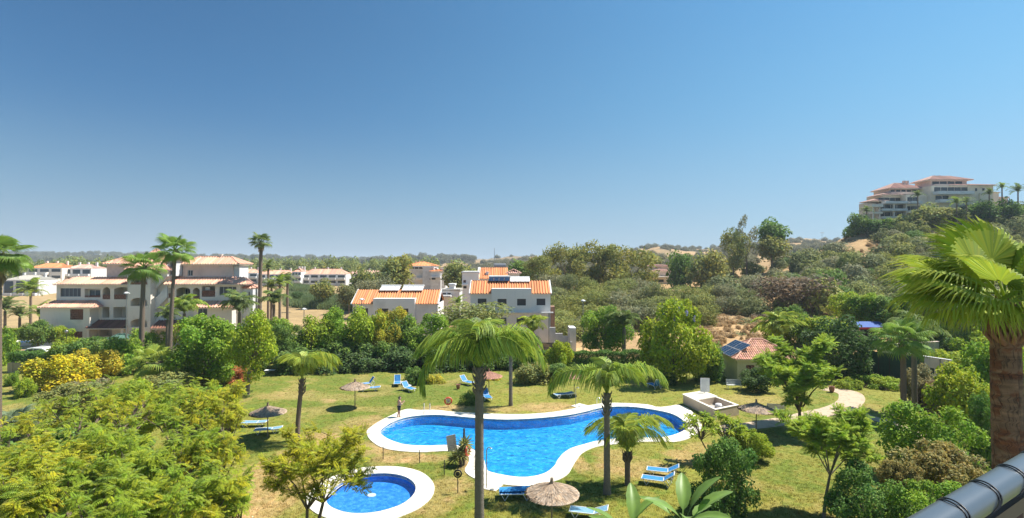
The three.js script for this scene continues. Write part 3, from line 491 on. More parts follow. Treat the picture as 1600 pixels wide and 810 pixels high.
// palm: foot position, crown height, fronds placed by golden angle from upright to hanging
function palm(name, label, o) {
  const { x, z, h, fronds = FR.queen, n = 14, len = 3, leafm = L.palm, r0 = 0.2, r1 = 0.14, lean = [0, 0], lo = -0.9, hi = 1.25, bark = M.palmBark, group, seed = 1, boots = true, skirt = 0, spin = 0, bulge = 0.06, az = null, step = 0.14, seg = 12 } = o;
  const gy = groundY(x, z), t = thing(name, label, 'palm tree', [x, gy, z], 0, group), hh = h - gy, top = V(lean[0], hh, lean[1]), r = RNG(seed * 77 + 5);
  part(t, 'trunk', palmTrunk([V(0, -0.2, 0), V(lean[0] * 0.2, hh * 0.35, lean[1] * 0.2), V(lean[0] * 0.6, hh * 0.7, lean[1] * 0.6), top], r0, r1, { bulge, step, seg }), bark);
  if (boots) part(t, 'leaf_base', mb((m) => { for (let k = 0; k < 26; k++) { const a = k * 2.4, y = hh - 0.15 - (k / 26) * Math.min(1.2, hh * 0.25), rr = r1 * 1.05; m.tube([V(top.x + Math.cos(a) * rr * 0.7, y, top.z + Math.sin(a) * rr * 0.7), V(top.x + Math.cos(a) * rr * 1.5, y + 0.14, top.z + Math.sin(a) * rr * 1.5), V(top.x + Math.cos(a) * rr * 1.75, y + 0.3, top.z + Math.sin(a) * rr * 1.75)], [r1 * 0.35, r1 * 0.28, r1 * 0.08], 5); } }), bark);
  const count = az ? az.length : n;
  for (let k = 0; k < count; k++) {
    const f = az ? az[k] : null, q = count > 1 ? k / (count - 1) : 0, e = f ? f[1] : lerp(hi, lo, Math.pow(q, 0.85)) + (r() - 0.5) * 0.2, a = f ? f[0] : k * 2.39996 + spin + (r() - 0.5) * 0.3, s = len * (f && f[2] ? f[2] : (0.85 + 0.3 * r()) * (q < 0.15 ? 0.75 : 1));
    const g = pick(fronds, f && f[3] !== undefined ? f[3] : k + seed), mm = new THREE.Mesh(g, leafm); mm.name = 'frond'; mm.rotation.order = 'YZX'; mm.rotation.set((r() - 0.5) * 0.5, a, e); mm.position.copy(top); mm.scale.setScalar(s); t.add(mm);
  }
  if (skirt) part(t, 'dead_skirt', mb((m) => { for (let k = 0; k < 70; k++) { const a = r() * 6.28, y = hh - 0.1 - r() * skirt, rr = r1 * (1.2 + r() * 0.9); m.col = tint(r, 0.3, 0.2); m.tri([top.x + Math.cos(a) * r1 * 0.9, y, top.z + Math.sin(a) * r1 * 0.9], [top.x + Math.cos(a + 0.25) * rr, y - 0.5 - 0.4 * r(), top.z + Math.sin(a + 0.25) * rr], [top.x + Math.cos(a - 0.1) * rr, y - 0.55, top.z + Math.sin(a - 0.1) * rr]); } }, true), L.dry);
  return t;
}
// feather-leaved garden tree (compound leaves on arching twigs), built leaf by leaf
function pinnate(m, r, p, dir, len, pairs, w, sag = 0.11) {
  let d = V(...dir), q = V(...p); const side = V(0, 0, 0).crossVectors(d, V(0, 1, 0)); if (side.lengthSq() < 0.01) side.set(1, 0, 0); side.normalize(); const base = tint(r, 0.22, 0.5);
  for (let k = 0; k < pairs; k++) {
    d.y -= sag; d.normalize(); const nq = q.clone().addScaledVector(d, len / pairs), l = len * 0.3 * (0.45 + 0.7 * Math.sin(Math.PI * (k + 0.8) / (pairs + 0.8))), nn = V(0, 0, 0).crossVectors(side, d).normalize(); if (nn.y < 0) nn.negate();
    for (const s of [-1, 1]) { const dd = side.clone().multiplyScalar(s * 0.85).addScaledVector(d, 0.5).add(V(0, -0.22 + (r() - 0.5) * 0.2, 0)).normalize(), n2 = nn.clone().addScaledVector(dd, -nn.dot(dd)).add(V((r() - 0.5) * 0.3, 0, (r() - 0.5) * 0.3)).normalize(), b = 0.85 + 0.3 * r(); m.col = base.map((v) => v * b); leaf(m, [q.x, q.y, q.z], [dd.x, dd.y, dd.z], [n2.x, n2.y, n2.z], l, w); }
    q = nq;
  }
}
function featherTree(name, label, o) {
  const { px, d, top, bot, w, leafm = L.jaca, foot, n = 700, group, seed = 1, len = 0.42, pairs = 8, wid = 0.05, trunk = 0.09, limbs = 7, blobs, stems = 1, bark = M.bark, deep = 1, gy0, flowers = 0, flat = 0 } = o;
  const cx = X(px, d), cy = (Y(top, d) + Y(bot, d)) / 2, rx = w / 2 * d / F, ry = (Y(top, d) - Y(bot, d)) / 2, fx = foot === undefined ? cx : X(foot, d), gy = groundY(fx, -d), r = RNG(seed * 991 + 3), m = new MB(true), br = new MB();
  const t = thing(name, label, 'tree', [fx, gy, -d], 0, group), c = V(cx - fx, cy - gy, 0), tips = [];
  for (let s = 0; s < stems; s++) {
    const sa = s / stems * 6.28 + seed, off = stems > 1 ? V(Math.cos(sa) * 0.25, 0, Math.sin(sa) * 0.25) : V(0, 0, 0), fork = V(c.x * 0.7, Math.max(0.5, c.y - ry * 1.0), 0).addScaledVector(off, rx * 0.8), foot0 = off.clone().add(V(0, -0.1, 0)), md = foot0.clone().lerp(fork, 0.5).add(V((r() - 0.5) * 0.3, 0, (r() - 0.5) * 0.3));
    br.tube([foot0, md, fork], [trunk * 1.3, trunk, trunk * 0.75], 8);
    for (let k = 0; k < limbs; k++) {
      const a = (k + r() * 0.7) / limbs * 6.283 + s, e = -0.35 + 1.35 * r(), ca = Math.sqrt(1 - e * e * 0.75), tip = V(c.x + Math.cos(a) * rx * ca * 0.92, c.y - ry * 0.12 + ry * e * 0.95, Math.sin(a) * rx * ca * 0.92 * deep), k1 = fork.clone().lerp(tip, 0.45).add(V(0, (tip.y - fork.y) * 0.1, 0));
      br.tube([fork, k1, tip], [trunk * 0.5, trunk * 0.32, trunk * 0.09], 6, false); tips.push([k1, tip]);
      for (let j = 0; j < 6; j++) { const f = 0.1 + 0.85 * r(), b = k1.clone().lerp(tip, f), tt = b.clone().add(V((r() - 0.5) * rx * 0.75, ry * (-0.2 + 0.6 * r()), (r() - 0.5) * rx * 0.75 * deep)); br.tube([b, b.clone().lerp(tt, 0.5).add(V(0, 0.08, 0)), tt], [trunk * 0.2, trunk * 0.12, trunk * 0.04], 5, false); tips.push([b, tt]); }
    }
  }
  for (let k = 0; k < n; k++) {
    const [a, b] = tips[Math.floor(r() * tips.length)], f = 0.35 + 0.65 * Math.sqrt(r()), p = a.clone().lerp(b, f), az = r() * 6.283, el = flat ? (r() - 0.3) * 0.8 : -0.2 + r() * 1.45;
    p.add(V((r() - 0.5) * 0.3, (r() - 0.5) * 0.25, (r() - 0.5) * 0.3)); pinnate(m, r, [p.x, p.y, p.z], [Math.cos(az) * Math.cos(el), Math.sin(el), Math.sin(az) * Math.cos(el)], len * (0.7 + 0.6 * r()), pairs, wid, 0.07);
  }
  part(t, 'crown', m.build(), leafm); part(t, 'trunk', br.build(), bark);
  if (flowers) for (let k = 0; k < flowers; k++) { const a = r() * 6.28, p = V(c.x + Math.cos(a) * rx * 0.6 * r(), c.y + ry * (0.75 + 0.25 * r()), Math.sin(a) * rx * 0.5), fm = new MB(true); for (let j = 0; j < 60; j++) { const u = unit(r), [dd, nn] = orient(r, u); fm.col = tint(r, 0.2, 0.1); leaf(fm, [u[0] * 0.14, u[1] * 0.3, u[2] * 0.14], dd, nn, 0.1, 0.08); } part(t, 'blossom', fm.build(), L.flower, [p.x, p.y, p.z]); }
  return t;
}

// ---------------------------------------------------------------- garden palms
const PG = (px, py) => { const p = G(px, py); return { x: p.x, z: p.z }; };
const up = (px, d, py) => ({ x: X(px, d), z: -d, h: Y(py, d) });
// tall feather palm by the paddling pool: arching fronds as seen
palm('queen_palm', 'tall feather palm with straight grey trunk between paddling pool and big pool', { x: X(749, 26), z: -26, h: Y(574, 26), len: 4.0, leafm: L.palm, r0: 0.23, r1: 0.19, seed: 1, bark: M.greyBark,
  az: [[0.0, 0.35, 1.0, 0], [3.1, 0.3, 1.0, 1], [2.7, 0.55, 0.95, 2], [0.5, 0.55, 1.0, 3], [1.5, 0.7, 0.9, 0], [4.6, 0.75, 1, 1], [5.6, 0.45, 1, 2], [3.8, 0.5, 0.95, 3], [0.9, 0.95, 0.8, 0], [2.3, 0.95, 0.85, 1], [5.0, 1.05, 0.8, 2], [3.4, -0.05, 1.0, 3], [6.1, 0.05, 1.0, 0]] });
palm('queen_palm', 'feather palm with drooping fronds in front of the pool end', { ...PG(948, 771), h: Y(614, 30.8), len: 3.7, leafm: L.palm, r0: 0.19, r1: 0.16, seed: 2, bark: M.greyBark,
  az: [[0.0, 0.15, 1.15, 0], [3.14, 0.15, 1.15, 1], [2.5, 0.6, 0.8, 2], [0.6, 0.7, 0.85, 3], [1.6, 0.9, 0.7, 0], [4.5, 0.5, 0.8, 1], [5.5, 0.6, 0.9, 2], [3.7, 0.8, 0.75, 3], [5.0, 1.0, 0.7, 0], [2.0, 1.1, 0.75, 1]] });
palm('queen_palm', 'short feather palm with brown fibrous trunk nearest the blue lounger pair', { ...PG(980, 757), h: Y(706, 32), len: 3.2, leafm: L.palmLight, r0: 0.17, r1: 0.16, seed: 3, spin: 0.4,
  az: [[0.1, 0.5, 1.2, 0], [3.1, 0.55, 1.1, 1], [2.6, 0.85, 1.0, 2], [0.6, 0.8, 1.1, 3], [1.6, 0.9, 0.9, 0], [4.6, 0.7, 0.9, 1], [5.6, 0.6, 1.1, 2], [3.8, 0.75, 1.05, 3], [1.0, 1.15, 0.9, 0], [2.1, 1.2, 0.85, 1], [5.1, 1.0, 0.8, 2]] });
palm('queen_palm', 'feather palm with dark trunk behind the yellow-green feathery tree', { ...PG(465, 688), h: Y(592, 40), len: 3.3, leafm: L.palmLight, r0: 0.17, r1: 0.15, lean: [0.35, 0], seed: 4,
  az: [[0, 0.4, 1.15, 0], [2.9, 0.75, 0.9, 1], [0.5, 0.85, 1, 2], [1.6, 0.95, 0.8, 3], [4.6, 0.7, 0.8, 0], [5.6, 0.6, 1.05, 1], [3.8, 0.95, 0.85, 2], [2.2, 1.15, 0.9, 3], [6.0, 0.3, 1.1, 0]] });
palm('queen_palm', 'feather palm with slim grey trunk on the lawn across the pool', { ...PG(798, 634), h: Y(556, 49.8), len: 3.0, leafm: L.palm, r0: 0.17, r1: 0.16, seed: 5, n: 12, hi: 1.2, lo: 0.1, bark: M.greyBark, boots: false });
palm('queen_palm', 'feather palm with pale trunk rising behind the clipped hedge', { x: X(975, 70), z: -70, h: Y(512, 70), len: 3.2, leafm: L.palmFar, r0: 0.28, r1: 0.22, seed: 6, n: 13, hi: 1.2, lo: 0.2, fronds: FR.soft, bark: M.greyBark, boots: false });
palm('queen_palm', 'light green feather palm beside the white villa terrace', { x: X(833, 75), z: -75, h: Y(520, 75), len: 3.2, leafm: L.palmLight, r0: 0.14, r1: 0.12, seed: 7, n: 13, hi: 1.35, lo: 0.3, fronds: FR.soft });
palm('queen_palm', 'bushy light green feather palm behind the tiled garden house', { x: X(1217, 70), z: -70, h: Y(528, 70), len: 4.2, leafm: L.palmLight, r0: 0.18, r1: 0.15, seed: 8, n: 18, hi: 1.4, lo: 0.2, fronds: FR.soft });
// fan palms
palm('fan_palm', 'tall fan palm with leaning slim trunk before the apartment block', { x: X(265, 64.6), z: -64.6, h: Y(391, 64.6), lean: [0.65, 0], fronds: FR.fan, n: 26, len: 1.45, leafm: L.fan, r0: 0.26, r1: 0.17, lo: -0.75, hi: 1.4, seed: 9, bulge: 0.1, skirt: 0.5 });
palm('fan_palm', 'fan palm with stout brown trunk beside the street lamp and stair tower', { x: X(221, 72), z: -72, h: Y(417, 72), lean: [0.3, 0], fronds: FR.fan, n: 26, len: 1.75, leafm: L.fan, r0: 0.36, r1: 0.24, lo: -0.8, hi: 1.4, seed: 10, skirt: 0.8 });
palm('fan_palm', 'tallest lone fan palm standing above the dry field', { x: X(405, 88), z: -88, h: Y(378, 88), lean: [0.3, 0], fronds: FR.fan, n: 24, len: 1.15, leafm: L.palmFar, r0: 0.36, r1: 0.25, lo: -0.5, hi: 1.4, seed: 11, skirt: 0.9 });
palm('fan_palm', 'fan palm cut by the edge of the picture with drooping leaf tips', { x: X(-6, 34), z: -34, h: Y(396, 34), fronds: FR.fanFine, n: 22, len: 0.95, leafm: L.fan, r0: 0.34, r1: 0.26, lo: -0.9, hi: 1.3, seed: 12, skirt: 1.2 });
palm('fan_palm', 'fan palm with slim reddish trunk on the small lawn by the tennis court', { ...PG(1411, 656), h: Y(528, 45.3), fronds: FR.fan, n: 24, len: 1.5, leafm: L.fan, r0: 0.24, r1: 0.19, lo: -0.7, hi: 1.35, seed: 13, skirt: 0.6 });
palm('fan_palm', 'grey-trunked palm close behind the slim reddish fan palm', { ...PG(1428, 641), h: Y(528, 48.3), fronds: FR.soft, n: 16, len: 3.2, leafm: L.palmFar, r0: 0.22, r1: 0.2, lo: -0.1, hi: 1.2, seed: 14, bark: M.greyBark });
palm('fan_palm', 'stocky palm with rough thick trunk among bushes below the stair tower', { ...PG(243, 617), h: Y(566, 54), fronds: FR.fan, n: 22, len: 1.55, leafm: L.palmLight, r0: 0.36, r1: 0.42, lo: -0.9, hi: 1.3, seed: 15, bulge: 0 });
palm('fan_palm', 'low bluish fan palm half hidden behind the feathery foreground tree', { x: X(22, 40), z: -40, h: Y(668, 40), fronds: FR.fanFine, n: 16, len: 1.05, leafm: L.fanBlue, r0: 0.25, r1: 0.25, lo: 0.15, hi: 1.35, seed: 16, bulge: 0 });
// the big fan palm beside the balcony
{
  const d = 10.4, px = 1572, x = X(px, d), h = Y(478, d), t = thing('fan_palm', 'massive near fan palm with ringed reddish-brown trunk beside the balcony rail', 'palm tree', [x, 0, -d]);
  const bt = dataTex(512, (u, v) => { const ringn = fbm(u * 4, v * 40, 3, 0), crack = fbm(u * 60, v * 10, 3, 0), a = fbm(u * 6, v * 12, 4, 0); const k = 0.62 + 0.4 * ringn - 0.25 * sstep(0.55, 0.75, crack), red = sstep(0.55, 0.35, a); return [k * lerp(0.74, 0.66, red), k * lerp(0.6, 0.44, red), k * lerp(0.46, 0.29, red)]; });
  const bb = dataTex(512, (u, v) => { const n = 0.6 * fbm(u * 3, v * 44, 3, 0) + 0.4 * fbm(u * 70, v * 14, 3, 0); return [n, n, n]; }, false);
  const trunkM = mat(0.64, 0.52, 0.44, { map: rep(bt, 0.8, 0.45), bumpMap: rep(bb, 0.8, 0.45), bumpScale: 0.05, roughness: 0.95 });
  const c = []; for (let k = 0; k <= 260; k++) { const tt = k / 260; c.push(0.30 - 0.07 * tt + 0.011 * ((k % 5) / 5) + 0.012 * (vnoise(k * 0.35, 2) - 0.5)); }
  part(t, 'trunk', mb((m) => m.tube(new THREE.CatmullRomCurve3([V(0.05, -0.2, 0), V(0.1, 4, 0), V(0.05, 8, 0), V(-0.02, h - 0.55, 0)]).getSpacedPoints(260), c, 40)), trunkM);
  const r = RNG(909), fib = new MB(true);
  for (let k = 0; k < 120; k++) { const a = k * 2.4, yy = h - 0.62 + (k / 120) * 0.62, rr = lerp(0.27, 0.15, k / 120); fib.col = [0.9 + r() * 0.3, 0.9 + r() * 0.25, 0.9]; const o = 0.03 + 0.06 * r(); fib.tube([V(Math.cos(a) * rr * 0.8, yy - 0.1, Math.sin(a) * rr * 0.8), V(Math.cos(a + 0.1) * (rr + o), yy + 0.02, Math.sin(a + 0.1) * (rr + o)), V(Math.cos(a + 0.2) * (rr + o * 0.8), yy + 0.12 + 0.1 * r(), Math.sin(a + 0.2) * (rr + o * 0.8))], [0.05, 0.04, 0.012], 5); }
  for (let k = 0; k < 700; k++) { const a = r() * 6.28, yy = h - 0.65 + r() * 0.5, rr = 0.26 + 0.05 * r(); fib.col = [0.8 + r() * 0.7, 0.7 + r() * 0.5, 0.6 + r() * 0.4]; const l = 0.12 + 0.15 * r(), b = a + (r() - 0.5) * 0.5; fib.tri([Math.cos(a) * rr, yy, Math.sin(a) * rr], [Math.cos(a + 0.03) * rr, yy, Math.sin(a + 0.03) * rr], [Math.cos(b) * (rr + 0.07 * r()), yy + (r() - 0.5) * l * 2, Math.sin(b) * (rr + 0.07 * r())]); }
  part(t, 'leaf_fibre', fib.build(), mat(0.20, 0.095, 0.045, { vertexColors: true }));
  // fronds: [azimuth, elevation, size, variant, twist]; azimuth 0 is to the right, pi to the left, 1.57 away from the camera
  const list = [[2.95, 0.42, 1.12, 1, 0.15], [3.45, 0.3, 1.05, 2, -0.3], [2.5, 0.6, 1.05, 1, 0.3], [3.85, 0.6, 0.95, 0, -0.5], [2.0, 0.95, 1.0, 0, 0.2], [1.5, 1.2, 1.05, 0, 0.1], [3.05, 0.95, 1.0, 0, -0.9], [0.3, 0.55, 1.1, 1, 0.2], [5.9, 0.5, 1.1, 1, -0.2], [5.2, 0.6, 1.0, 0, 0.1], [0.9, 0.8, 1.1, 0, 0.1], [4.5, 0.45, 0.85, 1, 0.3], [4.0, 0.16, 0.85, 2, 0.2], [3.2, 0.1, 0.95, 3, 0], [2.7, 0.14, 1.0, 2, 0.1], [1.9, 0.25, 1.0, 2, 0.1], [0.0, 0.1, 1.05, 2, 0.2], [5.5, 0.1, 0.9, 2, 0.2], [4.75, 0.05, 0.75, 3, 0], [1.2, 0.2, 1.05, 2, 0], [4.9, 1.15, 0.85, 0, 0.4], [6.2, 1.1, 0.9, 0, 0], [3.6, -0.12, 0.7, 3, 0], [2.3, -0.15, 0.75, 3, 0], [0.5, -0.2, 0.8, 3, 0]];
  for (const [a, e, s, v, tw] of list) { const mm = new THREE.Mesh(FR.fanFine[v], L.fanNear); mm.name = 'frond'; mm.rotation.order = 'YZX'; mm.rotation.set(tw, a, e); mm.position.set(0, h, 0); mm.scale.setScalar(s * 0.95); t.add(mm); }
}

// ---------------------------------------------------------------- feather-leaved trees
{ // the broad tree filling the lower corner: several spreading stems, flat layered crown seen from above
  const t = thing('feathery_tree', 'broad feathery yellow-green tree filling the corner below the balcony', 'tree', [X(175, 20.5), 0, -20.5]), r = RNG(4242), lf = new MB(true), lg = new MB(true), br = new MB(), o = V(X(175, 20.5), 0, -20.5);
  const P = (px, py, d) => V(X(px, d), Y(py, d), -d).sub(o);
  const clumps = [];                                          // clump centres: photo column, row, depth, radius
  const spots = [[20, 790, 15, 1.3], [90, 770, 16, 1.5], [170, 760, 16.5, 1.4], [260, 770, 16, 1.6], [340, 770, 17, 1.2], [40, 720, 19, 1.3], [120, 700, 20, 1.4], [200, 690, 20, 1.4], [280, 700, 20, 1.5], [340, 710, 20, 1.2], [330, 640, 25, 1.6], [270, 640, 25, 1.5], [200, 640, 25, 1.4], [130, 640, 25, 1.4], [60, 660, 24, 1.3], [10, 700, 20, 1.2], [355, 655, 24, 1.1], [230, 615, 28, 1.3], [300, 615, 28, 1.3], [160, 610, 28, 1.0], [100, 720, 18, 1.0], [230, 730, 18, 1.3], [310, 790, 15.5, 1.2], [150, 800, 14.5, 1.3], [230, 805, 14.5, 1.3], [370, 755, 18, 0.7], [20, 750, 17, 1.1], [365, 790, 16.5, 0.7], [350, 620, 27, 0.9], [0, 740, 17, 1]];
  for (const [px, py, d, rr] of spots) clumps.push([P(px, py, d), rr]);
  const forks = [P(150, 800, 19), P(250, 790, 20), P(60, 800, 19), P(330, 760, 21)].map((p) => { p.y = Math.min(p.y, 2.6); return p; });
  for (const f of forks) br.tube([V(f.x * 0.3, -0.1, f.z * 0.3), V(f.x * 0.55, f.y * 0.5, f.z * 0.55), f], [0.2, 0.15, 0.11], 8);
  for (const [c, rr] of clumps) {
    const f = forks.reduce((a, b) => (a.distanceTo(c) < b.distanceTo(c) ? a : b)), m1 = f.clone().lerp(c, 0.5).add(V(0, -0.2, 0)); br.tube([f, m1, c.clone().add(V(0, -0.35, 0))], [0.085, 0.055, 0.03], 6, false);
    const tips = []; for (let k = 0; k < 13; k++) { const a = r() * 6.28, q = rr * (0.25 + 0.75 * Math.sqrt(r())), b = c.clone().add(V(Math.cos(a) * q * 0.35, -0.5 - 0.5 * r(), Math.sin(a) * q * 0.35)), s = c.clone().add(V(Math.cos(a) * q, rr * (-0.15 + 0.75 * r()), Math.sin(a) * q)); br.tube([m1, b, b.clone().lerp(s, 0.55).add(V(0, 0.08, 0)), s], [0.034, 0.026, 0.016, 0.006], 5, false); tips.push([b, s]); }
    const n = Math.round((c.z < -0.5 && c.x < 0.5 ? 120 : 215) * rr * rr), gold = r() < 0.4;
    for (let k = 0; k < n; k++) { const [a, b] = tips[Math.floor(r() * tips.length)], p = a.clone().lerp(b, 0.35 + 0.7 * Math.sqrt(r())), az = r() * 6.28, el = -0.5 + r() * 1.6; p.add(V((r() - 0.5) * 0.28, (r() - 0.5) * 0.28, (r() - 0.5) * 0.28)); pinnate(gold ? lg : lf, r, [p.x, p.y, p.z], [Math.cos(az) * Math.cos(el), Math.sin(el), Math.sin(az) * Math.cos(el)], 0.36 * (0.6 + 0.7 * r()), 9, 0.030); }
  }
  part(t, 'crown', lf.build(), L.jaca); part(t, 'crown', lg.build(), L.jacaGold); part(t, 'trunk', br.build(), M.bark);
}
featherTree('feathery_tree', 'airy yellow-green tree overlapping the rim of the paddling pool', { px: 500, d: 23.5, top: 640, bot: 790, w: 145, foot: 478, n: 1900, seed: 21, leafm: L.jacaGold, trunk: 0.085, limbs: 7, len: 0.38, pairs: 8, wid: 0.042, stems: 2, bark: M.bark });
featherTree('feathery_tree', 'round-headed feathery tree beside the path bench', { px: 1248, d: 43, top: 527, bot: 644, w: 118, foot: 1250, n: 4400, seed: 22, leafm: L.jacaGreen, trunk: 0.15, limbs: 12, len: 0.6, pairs: 8, wid: 0.07, bark: M.bark });
featherTree('feathery_tree', 'young feathery tree with curved trunk on the open lawn', { px: 1300, d: 27.8, top: 634, bot: 742, w: 126, foot: 1285, n: 3000, seed: 23, leafm: L.jacaGreen, trunk: 0.075, limbs: 8, len: 0.46, pairs: 9, wid: 0.045, bark: M.greyBark });
{
  const t = tree('garden_tree', 'bright round tree with purple blossom in front of the hedge', 'tree', { px: 1058, d: 60, top: 478, bot: 584, w: 100, tpl: T.big, leafm: L.lime, trunk: 0.17, foot: 1046, limbs: 9, bark: M.darkBark, seed: 360 }), r = RNG(606);
  for (const [px, py] of [[1048, 482], [1061, 484], [1038, 491], [1073, 489], [1085, 498], [1054, 497]]) { const d = 57.4, fm = new MB(true); for (let j = 0; j < 60; j++) { const u = unit(r), [dd, nn] = orient(r, u); fm.col = tint(r, 0.2, 0.1); leaf(fm, [u[0] * 0.13, u[1] * 0.3, u[2] * 0.13], dd, nn, 0.1, 0.08); } part(t, 'blossom', fm.build(), L.flower, [X(px, d) - t.position.x, Y(py, d), 60 - d]); }
}

// ---------------------------------------------------------------- broad-leaved garden trees and bushes
tree('garden_tree', 'wide bright green tree on the lawn before the apartment block', 'tree', { px: 325, d: 57, top: 502, bot: 588, w: 104, tpl: T.big, leafm: L.bright, trunk: 0.16, foot: 335, limbs: 8, seed: 301 });
tree('garden_tree', 'yellow-green tree with straight grey trunk near the white sunbed', 'tree', { px: 394, d: 54, top: 494, bot: 580, w: 62, tpl: T.round, leafm: L.lime, trunk: 0.22, foot: 386, bark: M.greyBark, seed: 302 });
const row = [[452, 68, 50, 512, 560, L.mid, 'first'], [488, 70, 62, 502, 562, L.lime, 'second'], [530, 71, 66, 490, 560, L.bright, 'third'], [572, 71, 66, 490, 566, L.lime, 'fourth'], [606, 72, 58, 489, 560, L.gold, 'fifth'], [638, 72, 52, 502, 566, L.mid, 'sixth'], [670, 72, 76, 497, 560, L.bright, 'seventh']];
const rowText = ['low mid-green tree at the field end of the tree row', 'lime tree second from the field in the tree row', 'bright green tree third from the field in the tree row', 'lime tree before the smaller villa, fourth in the tree row', 'golden-green tree before the smaller villa windows', 'darker tree between the golden and the bright green one', 'bright green rounded tree at the villa end of the tree row'];
row.forEach(([px, d, w, top, bot, lm], k) => tree('garden_tree', rowText[k], 'tree', { px, d, top, bot, w, tpl: k % 2 ? T.round : T.big, leafm: lm, trunk: 0.12, multi: 2, group: 'trees along the back of the garden', seed: 310 + k }));
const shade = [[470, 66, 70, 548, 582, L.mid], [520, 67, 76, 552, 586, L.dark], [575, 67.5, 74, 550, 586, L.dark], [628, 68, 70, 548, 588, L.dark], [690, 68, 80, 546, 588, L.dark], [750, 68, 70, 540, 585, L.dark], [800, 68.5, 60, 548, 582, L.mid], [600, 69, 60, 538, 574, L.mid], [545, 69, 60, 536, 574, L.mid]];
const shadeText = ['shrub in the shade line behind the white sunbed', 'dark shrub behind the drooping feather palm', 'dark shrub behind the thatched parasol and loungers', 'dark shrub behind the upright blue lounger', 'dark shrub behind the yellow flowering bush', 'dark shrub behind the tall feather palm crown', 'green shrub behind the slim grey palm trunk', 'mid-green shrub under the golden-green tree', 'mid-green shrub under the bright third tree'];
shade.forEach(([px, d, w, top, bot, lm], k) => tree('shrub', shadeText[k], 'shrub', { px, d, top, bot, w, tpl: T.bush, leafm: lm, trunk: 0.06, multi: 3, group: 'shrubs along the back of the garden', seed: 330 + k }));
tree('olive_tree', 'grey-green olive tree before the white villa', 'tree', { px: 738, d: 77, top: 477, bot: 520, w: 92, tpl: T.olive, leafm: L.olive, trunk: 0.16, multi: 2, seed: 350 });
tree('garden_tree', 'dark-trunked bright tree behind the clipped hedge', 'tree', { px: 946, d: 72, top: 486, bot: 542, w: 66, tpl: T.round, leafm: L.bright, trunk: 0.16, bark: M.darkBark, seed: 351, limbs: 8 });
tree('garden_tree', 'dark green tree between garden house and tennis court', 'tree', { px: 1310, d: 62, top: 504, bot: 590, w: 82, tpl: T.round, leafm: L.dark, trunk: 0.2, bark: M.darkBark, seed: 352 });
